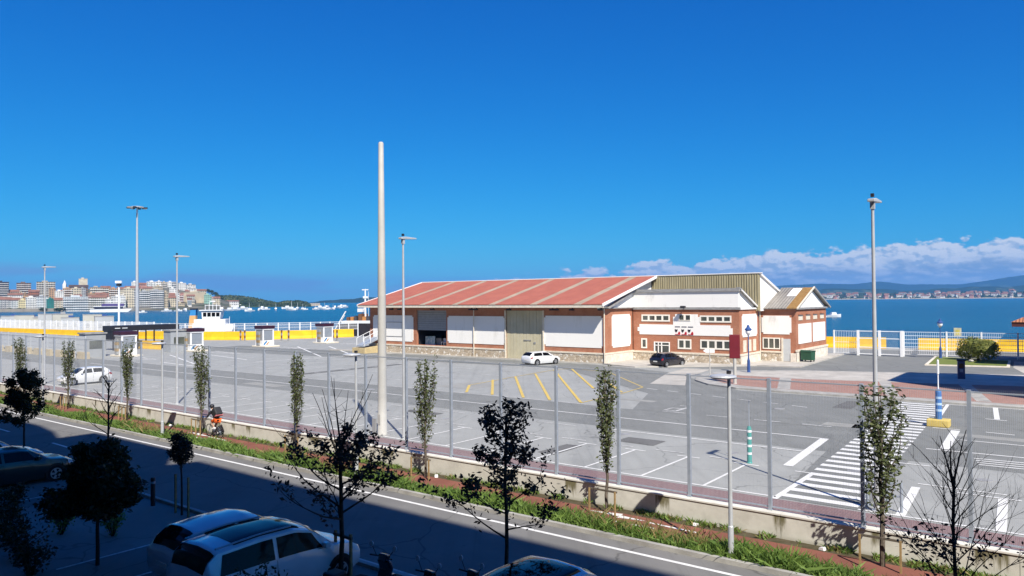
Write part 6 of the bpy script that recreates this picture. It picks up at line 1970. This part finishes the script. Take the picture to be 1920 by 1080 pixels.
# ================================================================== CYCLIST
def skin_obj(name, verts, edges, radii, m, parent, levels=1, root=0):
    me = bpy.data.meshes.new(name); me.from_pydata(verts, edges, [])
    o = bpy.data.objects.new(name, me); C.objects.link(o); o.parent = parent
    md = o.modifiers.new('skin', 'SKIN'); md.use_smooth_shade = True
    for i, r_ in enumerate(radii):
        sv = me.skin_vertices[0].data[i]
        sv.radius = (r_, r_) if not isinstance(r_, tuple) else r_
        sv.use_root = (i == root)
    sb_ = o.modifiers.new('sub', 'SUBSURF'); sb_.levels = levels; sb_.render_levels = levels
    me.materials.append(m)
    return o


M_SKIN = mat('skin', (0.42, 0.26, 0.19), .6, .06, 4)
cyu, cyv = 37.45, 22.12
bk = thing('bicycle', 'dark bicycle ridden along the red path', 'bicycle', cyu, cyv)
# local y is forward
for yy, nm in ((-.52, 'r'), (.53, 'f')):
    tv_ = bmesh.new()
    ty = MB(); n_ = 28
    for i in range(n_):
        a0, a1 = 2 * math.pi * i / n_, 2 * math.pi * (i + 1) / n_
        ty.tube((0, yy + .325 * math.cos(a0), .345 + .325 * math.sin(a0)), (0, yy + .325 * math.cos(a1), .345 + .325 * math.sin(a1)), .021, n=6, cap=False)
    w_ = ty.build('wheel', M_BLACK, bk)
    sp_ = MB()
    for i in range(12):
        a0 = 2 * math.pi * i / 12
        sp_.tube((0, yy, .345), (0, yy + .31 * math.cos(a0), .345 + .31 * math.sin(a0)), .003, n=4)
    sp_.tube((-.05, yy, .345), (.05, yy, .345), .025, n=8)
    sp_.build('spokes', M_STEEL, w_)
fr_ = MB()
fr_.path([(0, -.52, .345), (0, -.06, .30), (0, .36, .78), (0, -.20, .80), (0, -.06, .30)], .02)
fr_.path([(0, -.52, .345), (0, -.20, .80)], .012); fr_.path([(0, .36, .78), (0, .40, .68), (0, .53, .345)], .017); fr_.path([(0, -.20, .80), (0, -.22, .93)], .014); fr_.path([(0, .36, .78), (0, .34, .98)], .015)
fr_.build('frame', M_DARK, bk)
MB().path([(-.27, .42, 1.0), (-.1, .38, 1.01), (.1, .38, 1.01), (.27, .42, 1.0)], .014).build('handlebar', M_DARK, bk)
MB().prism([(-.36, .92), (-.10, .93), (-.08, .97), (-.36, .98)], 'x', -.07, .07).build('saddle', M_BLACK, bk, bevel=.02)
cr_ = MB(); cr_.path([(.09, -.06, .30), (.10, .02, .16)], .012); cr_.path([(-.09, -.06, .30), (-.10, -.14, .44)], .012); cr_.box(.06, .16, -.03, .07, .145, .165).box(-.16, -.06, -.19, -.09, .43, .45); cr_.tube((.04, -.06, .30), (.05, -.06, .30), .09, n=16)
cr_.build('crankset', M_STEEL, bk)

pr = thing('person', 'cyclist in black helmet, orange shorts and white shoes leaning over the handlebars', 'person', cyu, cyv)
V_ = [(0, -.24, 1.00), (0, -.10, 1.16), (0, .06, 1.32), (0, .14, 1.42), (0, .20, 1.50), (0, .255, 1.585), (0, .27, 1.66), (0, .345, 1.575),
      (.17, .09, 1.40), (.22, .24, 1.20), (.235, .40, 1.05), (-.17, .09, 1.40), (-.22, .24, 1.20), (-.235, .40, 1.05),
      (.10, -.20, .95), (.115, .10, .66), (.11, -.02, .26), (.11, .10, .19), (-.10, -.20, .95), (-.115, .16, .86), (-.11, -.15, .55), (-.11, -.03, .47)]
E_ = [(0, 1), (1, 2), (2, 3), (3, 4), (4, 5), (5, 6), (5, 7), (3, 8), (8, 9), (9, 10), (3, 11), (11, 12), (12, 13), (0, 14), (14, 15), (15, 16), (16, 17), (0, 18), (18, 19), (19, 20), (20, 21)]
R_ = [(.14, .11), (.14, .105), (.155, .11), (.11, .09), .055, .092, .085, .022, .062, .045, .032, .062, .045, .032, .085, .058, .038, .035, .085, .058, .038, .035]
skin_obj('body', V_, E_, R_, M_SKIN, pr, 1, 0)
skin_obj('shirt', [V_[0], V_[1], V_[2], V_[3], V_[8], V_[9], V_[10], V_[11], V_[12], V_[13]], [(0, 1), (1, 2), (2, 3), (3, 4), (4, 5), (5, 6), (3, 7), (7, 8), (8, 9)], [(.155, .125), (.155, .12), (.17, .125), (.125, .10), .078, .058, .044, .078, .058, .044], mat('shirt_dark', (0.03, 0.03, 0.04), .8, .1), pr, 1, 0)
skin_obj('shorts', [V_[0], V_[14], (.113, .02, .76), V_[18], (-.113, .08, .88)], [(0, 1), (1, 2), (0, 3), (3, 4)], [(.165, .135), .112, .092, .112, .092], mat('shorts_orange', (0.75, 0.12, 0.015), .7, .05), pr, 1, 0)
for s_, i in ((1, 16), (-1, 20)):
    a_ = V_[i]
    MB().prism([(a_[1] - .08, a_[2] - .06), (a_[1] + .19, a_[2] - .10), (a_[1] + .20, a_[2] - .05), (a_[1] + .05, a_[2] + .03), (a_[1] - .08, a_[2] + .03)], 'x', a_[0] - .05, a_[0] + .05).build('shoe', M_WPAINT, pr, bevel=.015)
hm_ = MB().lathe([(.118, 1.60), (.125, 1.65), (.11, 1.72), (.06, 1.765), (.005, 1.775)], cy=.255, n=18).build('helmet', M_DARK, pr, smooth=True)
for s_ in (1, -1):
    # fingers closed round the grip
    hx, hy, hz_ = s_ * .25, .43, 1.02
    f_ = MB()
    for k_ in range(4):
        f_.path([(hx - .03 + k_ * .018, hy - .02, hz_ + .02), (hx - .03 + k_ * .018, hy + .025, hz_ + .012), (hx - .03 + k_ * .018, hy + .02, hz_ - .022)], .009, 5)
    f_.path([(hx - s_ * .04, hy - .03, hz_), (hx - s_ * .05, hy - .005, hz_ - .02)], .010, 5)
    f_.build('fingers', M_SKIN, pr)
bp = thing('backpack', 'large black delivery backpack on the back of the cyclist', 'backpack', cyu, cyv)
b_o = MB().box(-.21, .21, -.20, .20, -.24, .24).build('bag', mat('bag_black', (0.025, 0.026, 0.03), .7, .1), bp, bevel=.07)
b_o.location = (0, -.22, 1.38); b_o.rotation_euler = (math.radians(-38), 0, 0)
b_o = MB().box(-.215, .215, -.06, .06, -.12, -.08).build('reflective_strip', mat('strip_pink', (0.60, 0.20, 0.22), .6), bp)
b_o.location = (0, -.36, 1.30); b_o.rotation_euler = (math.radians(-38), 0, 0)
b_o = MB().box(-.15, -.11, -.02, .02, -.2, .2).box(.11, .15, -.02, .02, -.2, .2).build('strap', M_WPAINT, bp)
b_o.location = (0, .02, 1.34); b_o.rotation_euler = (math.radians(-38), 0, 0)

# ================================================================== TREES
def leaf_quads(mb, p, rng, size, n, spread):
    for _ in range(n):
        c_ = p + Vector((rng.gauss(0, spread), rng.gauss(0, spread), rng.gauss(0, spread)))
        d_ = Vector((rng.gauss(0, 1), rng.gauss(0, 1), rng.gauss(0, .7) + .2)).normalized()
        e_ = d_.cross(Vector((rng.gauss(0, 1), rng.gauss(0, 1), rng.gauss(0, 1)))).normalized()
        s_ = size * rng.uniform(.6, 1.3)
        mb.quad(c_ - d_ * s_, c_ + e_ * s_ * .5 + d_ * s_ * .05, c_ + d_ * s_, c_ - e_ * s_ * .5 + d_ * s_ * .05)


def hornbeam(seed, H_, wid):
    rng = random.Random(seed)
    tr = MB(); lf = MB()
    pts = [Vector((0, 0, 0))]; rad = [.055]
    for i in range(1, 9):
        f = i / 8
        pts.append(Vector((rng.gauss(0, .018), rng.gauss(0, .018), H_ * .94 * f))); rad.append(.055 * (1 - f) + .008)
    tr.path(pts, rad, 7)
    nb = 22
    for i in range(nb):
        f = .26 + .58 * (i / nb)
        z0 = H_ * f * .94
        an = i * 2.4 + rng.uniform(-.4, .4)
        L = H_ * rng.uniform(.26, .38) * (1.0 - .35 * (f - .26))
        top_ = min(z0 + L, H_ * rng.uniform(.93, 1.0))
        rmax = wid * rng.uniform(.5, 1.0) * (.62 + .5 * min(f, .7)) * (1 if f < .72 else .8)
        c_, s_ = math.cos(an), math.sin(an)
        q = []
        for k_ in range(6):
            t = k_ / 5
            rr = rmax * (1 - (1 - t) ** 2.2) * (1 - .25 * t * t)
            q.append(Vector((c_ * rr + rng.gauss(0, .012), s_ * rr + rng.gauss(0, .012), z0 + (top_ - z0) * t)))
        tr.path(q, [.018 * (1 - .8 * k_ / 5) for k_ in range(6)], 5)
        for k_ in range(1, 6):
            for _ in range(5):
                t = rng.uniform(.1, 1); p = q[k_ - 1].lerp(q[k_], t)
                if rng.random() < .82:
                    leaf_quads(lf, p, rng, .062, 3, .06)
            if rng.random() < .6:
                tw = q[k_] + Vector((c_ * rng.uniform(.02, .14), s_ * rng.uniform(.02, .14), rng.uniform(.05, .22)))
                tr.tube(q[k_], tw, .005, .003, 4, False)
                leaf_quads(lf, tw, rng, .058, 4, .05)
    leaf_quads(lf, Vector((0, 0, H_ * .95)), rng, .055, 10, .07)
    return tr.mesh('trunk', M_BARKP), lf.mesh('crown', M_LEAF, False)


hb_ = [hornbeam(11, 5.0, .50), hornbeam(12, 5.0, .60), hornbeam(13, 5.0, .56), hornbeam(14, 5.0, .42)]
hl = ['slender columnar tree in front of the zebra crossing, rightmost of the row', 'slender columnar tree before the yellow hatched box', 'slender columnar tree just right of the cream pole', 'slender columnar tree behind the large branchy tree', 'slender columnar tree directly left of the cyclist', 'slender columnar tree before the leftmost toll kiosk', 'slender columnar tree right at the white parked hatchback', 'bluish columnar tree last in the row at the left edge']
hsel = [1, 3, 1, 3, 2, 0, 2, 2]
hh = [5.0, 5.05, 5.0, 4.85, 4.95, 4.95, 4.75, 4.75]
for i in range(8):
    u = 4.54 + 8.6 * i
    tm_, lm_ = hb_[hsel[i]]
    t_ = thing('columnar_tree', hl[i], 'tree', u, 22.2, 0, rot=[.3, 1.9, 2.6, 4.0, .9, 5.2, 3.3, 1.2][i], group='columnar trees along the bike path')
    s_ = hh[i] / 5.0; t_.scale = (1, 1, s_) if i else (1.25, 1.25, s_)
    put('trunk', tm_, None, t_); put('crown', lm_, None, t_)
# pine stake frames
stk = MB().box(-.025, .025, -.025, .025, 0, .85).mesh('stake', M_STAKE)
stb = MB().box(-.02, .02, -.55, .55, -.03, .03).mesh('crossbar', M_BARKP)
for i in range(8):
    u = 4.54 + 8.6 * i
    t_ = thing('tree_stake', 'pine stakes of ' + hl[i].replace('slender ', '').replace(', rightmost of the row','').replace('large ',''), 'stake', u, 22.05 - .12, 0, group='pine stake frames')
    for y in (-.5, .5) if i in (0, 1, 2, 3) else (-.45, 0, .45):
        o = put('stake', stk, None, t_); o.location = (-.05, y, 0)
    o = put('crossbar', stb, None, t_); o.location = (0, 0, .83)


def branchy(seed, trunk_h, H_, spread, nmain, leafn, leafsize, leafmat, lean=(0, 0), low=.35, up=1.0, twig=3, trunk_r=.06, leafz=(0, 99), leader=0.0, rods=0, tl=1.0, lr=.42):
    rng = random.Random(seed); tr = MB(); lf = MB()
    base = Vector((0, 0, 0)); topp = Vector((lean[0], lean[1], trunk_h))
    n = 6; pts = [base.lerp(topp, i / n) + Vector((rng.gauss(0, .015), rng.gauss(0, .015), 0)) * (i > 0) for i in range(n + 1)]
    tr.path(pts, [trunk_r * (1 - .45 * i / n) for i in range(n + 1)], 8)

    def limb(p, d, L, r, depth):
        k_ = 5; q = [p]
        for i in range(k_):
            d = (d + Vector((rng.gauss(0, .10), rng.gauss(0, .10), rng.gauss(0, .06) + .05 * up))).normalized()
            q.append(q[-1] + d * (L / k_))
        tr.path(q, [r * (1 - .75 * i / k_) for i in range(k_ + 1)], 6 if depth == 0 else 5)
        for i in range(1, k_ + 1):
            if leafn and leafz[0] <= q[i].z <= leafz[1]:
                if rng.random() < (.62 if depth else .35):
                    leaf_quads(lf, q[i], rng, leafsize, int(leafn * 2.2) + 1, .085)
        if depth < 2:
            for _ in range(twig):
                i = rng.randrange(1, k_)
                a_ = rng.uniform(0, 6.28)
                nd = (d * rng.uniform(.7, 1.2) + Vector((math.cos(a_), math.sin(a_), rng.uniform(-.1, .6 * up))) * .75).normalized()
                limb(q[i], nd, L * rng.uniform(.30, .55) * tl, r * .42, depth + 1)

    for i in range(nmain):
        f = low + (1 - low) * (i + .5) / nmain
        p = base.lerp(topp, f)
        a_ = i * 2.399 + rng.uniform(-.5, .5)
        rise_ = .35 + 1.1 * f * up
        d = Vector((math.cos(a_) * spread, math.sin(a_) * spread, rise_)).normalized()
        L = (H_ - p.z) * rng.uniform(.55, .95) if up >= .8 else rng.uniform(.6, 1.1) * spread
        if leader:
            d = Vector((math.cos(a_), math.sin(a_), spread + .5 * f * f)).normalized()
            L = leader * (1 - .68 * (i + .5) / nmain) * rng.uniform(.7, 1.15)
        limb(p, d, max(.35, L), trunk_r * lr, 0)
    for i in range(rods):
        a_ = i * 2.1 + rng.uniform(-.4, .4)
        p = base.lerp(topp, rng.uniform(.86, 1.0))
        d = Vector((math.cos(a_) * rng.uniform(.15, .75), math.sin(a_) * rng.uniform(.15, .75), 1)).normalized()
        L = (H_ - p.z) * rng.uniform(.75, 1.0); q = [p]
        for k_ in range(6):
            d = (d + Vector((rng.gauss(0, .04), rng.gauss(0, .04), .05))).normalized(); q.append(q[-1] + d * L / 6)
        tr.path(q, [.017 * (1 - .7 * k_ / 6) for k_ in range(7)], 6)
        for k_ in (2, 3, 4):
            e_ = q[k_] + Vector((rng.gauss(0, .2), rng.gauss(0, .2), rng.uniform(.1, .35)))
            tr.tube(q[k_], e_, .006, .003, 4, False)
    return tr.mesh('trunk', M_BARK), (lf.mesh('crown', leafmat, False) if lf.v else None)


def plant(tm, lm, u, v, label, rot=0.0, name='street_tree', z=0.0):
    t_ = thing(name, label, 'tree', u, v, z, rot=rot)
    put('trunk', tm, None, t_)
    if lm:
        put('crown', lm, None, t_)
    return t_


# large tree before the path, long bare rods above leafy lower limbs
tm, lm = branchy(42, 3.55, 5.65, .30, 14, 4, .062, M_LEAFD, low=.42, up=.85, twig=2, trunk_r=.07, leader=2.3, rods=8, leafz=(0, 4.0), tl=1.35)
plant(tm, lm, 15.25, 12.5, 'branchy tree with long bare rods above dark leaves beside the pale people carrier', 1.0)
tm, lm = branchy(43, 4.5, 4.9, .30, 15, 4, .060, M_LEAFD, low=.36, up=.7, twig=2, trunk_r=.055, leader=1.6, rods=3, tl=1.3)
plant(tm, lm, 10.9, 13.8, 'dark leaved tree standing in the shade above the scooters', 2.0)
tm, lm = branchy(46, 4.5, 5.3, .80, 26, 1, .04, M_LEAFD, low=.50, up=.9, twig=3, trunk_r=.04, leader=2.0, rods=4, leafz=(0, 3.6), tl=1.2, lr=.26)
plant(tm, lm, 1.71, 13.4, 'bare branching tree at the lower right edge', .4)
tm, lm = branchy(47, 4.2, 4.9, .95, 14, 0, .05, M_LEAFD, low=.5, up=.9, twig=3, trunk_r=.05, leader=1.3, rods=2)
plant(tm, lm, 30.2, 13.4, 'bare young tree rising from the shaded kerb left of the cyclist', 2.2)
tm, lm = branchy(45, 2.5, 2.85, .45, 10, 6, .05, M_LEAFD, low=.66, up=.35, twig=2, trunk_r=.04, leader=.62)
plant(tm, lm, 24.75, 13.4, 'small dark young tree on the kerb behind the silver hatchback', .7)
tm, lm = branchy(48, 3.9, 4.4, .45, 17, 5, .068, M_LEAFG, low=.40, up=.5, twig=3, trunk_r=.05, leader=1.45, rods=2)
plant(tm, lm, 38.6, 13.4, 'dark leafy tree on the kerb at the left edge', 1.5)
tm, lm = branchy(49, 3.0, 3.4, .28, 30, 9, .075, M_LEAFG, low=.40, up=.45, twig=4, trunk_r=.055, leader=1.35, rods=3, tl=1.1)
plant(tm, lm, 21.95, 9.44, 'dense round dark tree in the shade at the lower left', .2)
st2 = MB().box(-.03, .03, -.03, .03, 0, 1.35).mesh('stake', M_STAKE)
t_ = thing('tree_stake', 'two tall stakes beside the small dark young tree', 'stake', 24.75, 13.4)
for y in (-.42, .42):
    o = put('stake', st2, None, t_); o.location = (0, y, 0)
t_ = thing('tree_stake', 'stake frame round the trunk of the branchy tree beside the people carrier', 'stake', 15.25, 12.5)
for y in (-.25, .35):
    o = put('stake', st2, None, t_); o.location = (.1, y, 0)
MB().box(.06, .12, -.3, .4, 1.22, 1.28).build('crossbar', M_BARKP, t_)
# shoots and shrubs
def shrub(seed, u, v, r, hgt, label, m, n=900, leaf=.06, z=0.0):
    rng = random.Random(seed); lf = MB(); st = MB()
    for i in range(16):
        a_ = rng.uniform(0, 6.28); rr = r * rng.uniform(.2, .9)
        tip = Vector((math.cos(a_) * rr, math.sin(a_) * rr, hgt * rng.uniform(.6, 1.0)))
        mid = tip * .5 + Vector((0, 0, hgt * .12))
        st.path([Vector((tip.x * .1, tip.y * .1, 0)), mid, tip], [.012, .009, .004], 5)
        for k_ in range(int(n / 64)):
            f = rng.uniform(.2, 1.0)
            p = mid.lerp(tip, f) if rng.random() < .75 else mid * f
            leaf_quads(lf, p, rng, leaf, 4, r * .13)
    t_ = thing('shrub', label, 'shrub', u, v, z)
    st.build('stems', M_BARK, t_); put('foliage', lf.mesh('foliage', m, False), None, t_)
    return t_


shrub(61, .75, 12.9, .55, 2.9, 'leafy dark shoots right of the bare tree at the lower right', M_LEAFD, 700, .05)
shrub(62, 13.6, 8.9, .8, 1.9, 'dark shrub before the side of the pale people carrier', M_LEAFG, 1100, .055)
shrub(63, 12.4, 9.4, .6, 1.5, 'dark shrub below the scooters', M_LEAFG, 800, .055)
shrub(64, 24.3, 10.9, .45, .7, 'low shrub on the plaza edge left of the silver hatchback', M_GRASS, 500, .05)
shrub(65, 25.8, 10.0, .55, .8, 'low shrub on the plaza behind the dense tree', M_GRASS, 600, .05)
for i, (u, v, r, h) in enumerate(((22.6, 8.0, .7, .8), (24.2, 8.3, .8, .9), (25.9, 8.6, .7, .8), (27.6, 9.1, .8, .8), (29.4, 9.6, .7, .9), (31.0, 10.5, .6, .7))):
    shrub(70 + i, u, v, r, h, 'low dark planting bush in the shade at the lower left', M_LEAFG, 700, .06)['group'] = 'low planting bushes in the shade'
# round bush on the lawn
bs = thing('bush', 'large rounded yellow green bush on the small lawn by the bay', 'bush', 9.9, 97.6, .12)
cm_ = clump('foliage', M_BUSH, 1.75, 5200, 5, .85, .07)
o = put('foliage', cm_, None, bs); o.location = (0, 0, 1.15); o.scale = (1.0, 1.25, .95)
MB().tube((0, 0, 0), (0, 0, 1.2), .16, .1, 8).build('stem', M_BARK, bs)
rk = thing('boulder', 'small white stone on the lawn before the round bush', 'stone', 10.3, 95.0, .12)
bmx = bmesh.new(); bmesh.ops.create_icosphere(bmx, subdivisions=2, radius=.28)
r = random.Random(2)
for vtx in bmx.verts:
    vtx.co *= r.uniform(.85, 1.1); vtx.co.z *= .6
mex = bpy.data.meshes.new('stone'); bmx.to_mesh(mex); bmx.free()
o = put('stone', mex, M_CONC, rk); o.location = (0, 0, .12)

# ================================================================== VERGE PLANTS (nobody could count them)
rng = random.Random(100)


def blades(name, m, n, vfun, hfun, ufun, wfun, label, lean=.5):
    mb = MB()
    for _ in range(n):
        u = ufun(); v = vfun(u)
        if v is None:
            continue
        h = hfun(u, v); a_ = rng.uniform(0, 6.28); w = wfun(u)
        dx, dy = math.cos(a_) * w, math.sin(a_) * w
        lx, ly = rng.gauss(0, lean) * h, rng.gauss(0, lean) * h
        mb.v += [(v - dx, u - dy, 0), (v + dx, u + dy, 0), (v + dx * .7 + lx * .45, u + dy * .7 + ly * .45, h * .6), (v + lx, u + ly, h)]
        k_ = len(mb.v) - 4
        mb.f += [(k_, k_ + 1, k_ + 2), (k_, k_ + 2, k_ + 3)]
    o = mb.build(name, m, fix=False); o.rotation_euler = (0, 0, A); o['kind'] = 'stuff'; o['label'] = label
    return o


nA = vnoise(1, 4, .5); nB = vnoise(2, 5, .5); nC = vnoise(3, 4, .5)


def u_near():
    return -3 + 78 * rng.random() ** 1.7


def v_green(u):
    e_ = 21.0 + .22 * nA(u * .9) + .1 * nB(u * 3.0)
    return 20.04 + (e_ - 20.04) * rng.random() ** .9


blades('verge_grass', M_GRASS, 26000, v_green, lambda u, v: (.16 + .25 * rng.random()) * (1 + .45 * nB(u * .8)) * (1.0 if v > 20.2 else .55), u_near, lambda u: .010 + .0006 * max(u, 0) + .012 * rng.random(), 'rank green grass on the verge beside the street')
blades('verge_herbs', leaf_mat('herb_leaf', (0.19, 0.28, 0.06), (0.105, 0.185, 0.045), 2.0, .3), 9000, v_green, lambda u, v: (.08 + .26 * rng.random()) * (1 + .5 * nB(u * .8)), u_near, lambda u: .028 + .03 * rng.random() + .0006 * max(u, 0), 'broad leaved weeds in the verge', .9)


def v_dry(u):
    if nC(u * .55) < .2:
        return None
    return 20.3 + .85 * rng.random()


blades('dry_grass', M_DRY, 5000, v_dry, lambda u, v: .2 + .42 * rng.random(), u_near, lambda u: .007 + .0006 * max(u, 0), 'pale dry grass stalks in the verge')


def v_wall(u):
    if nA(u * 1.3) + nB(u * 4) < -.02:
        return None
    return 22.92 - abs(rng.gauss(0, .17))


blades('wall_weeds', M_GRASS, 8000, v_wall, lambda u, v: .06 + .16 * rng.random(), u_near, lambda u: .014 + .02 * rng.random() + .0004 * max(u, 0), 'weeds growing at the foot of the low wall', .7)
blades('wall_weeds', M_DRY, 3500, v_wall, lambda u, v: .05 + .14 * rng.random(), u_near, lambda u: .014 + .015 * rng.random(), 'dry weeds at the foot of the low wall', .7)
for i, (u, v) in enumerate(((10.1, 22.6), (6.2, 22.55), (8.9, 20.3), (21.4, 22.5), (43.0, 22.6))):
    o = MB().prism([(-.08, 0), (.09, 0), (.07, .06), (-.05, .09)], 'y', -.07, .06).build('litter', M_WPAINT)
    place(o, u, v, .02, i * 1.3); tag(o, 'scrap of white litter in the weeds by the low wall', 'litter', 'scraps of litter in the weeds')

# ================================================================== HAZE
hzv = bpy.data.materials.new('haze'); hzv.use_nodes = True
nt = hzv.node_tree
for n_ in list(nt.nodes):
    if n_.type != 'OUTPUT_MATERIAL':
        nt.nodes.remove(n_)
pvn = nt.nodes.new('ShaderNodeVolumePrincipled')
pvn.inputs['Color'].default_value = (0.15, 0.47, 1.0, 1)
pvn.inputs['Density'].default_value = 8.5e-5
pvn.inputs['Anisotropy'].default_value = 0.0
nt.links.new(pvn.outputs[0], [n_ for n_ in nt.nodes if n_.type == 'OUTPUT_MATERIAL'][0].inputs['Volume'])
o = MB().box(-15500, 15500, -900, 15000, -9, 420).build('haze', hzv); o['kind'] = 'stuff'; o['label'] = 'thin blue sea haze over the bay'
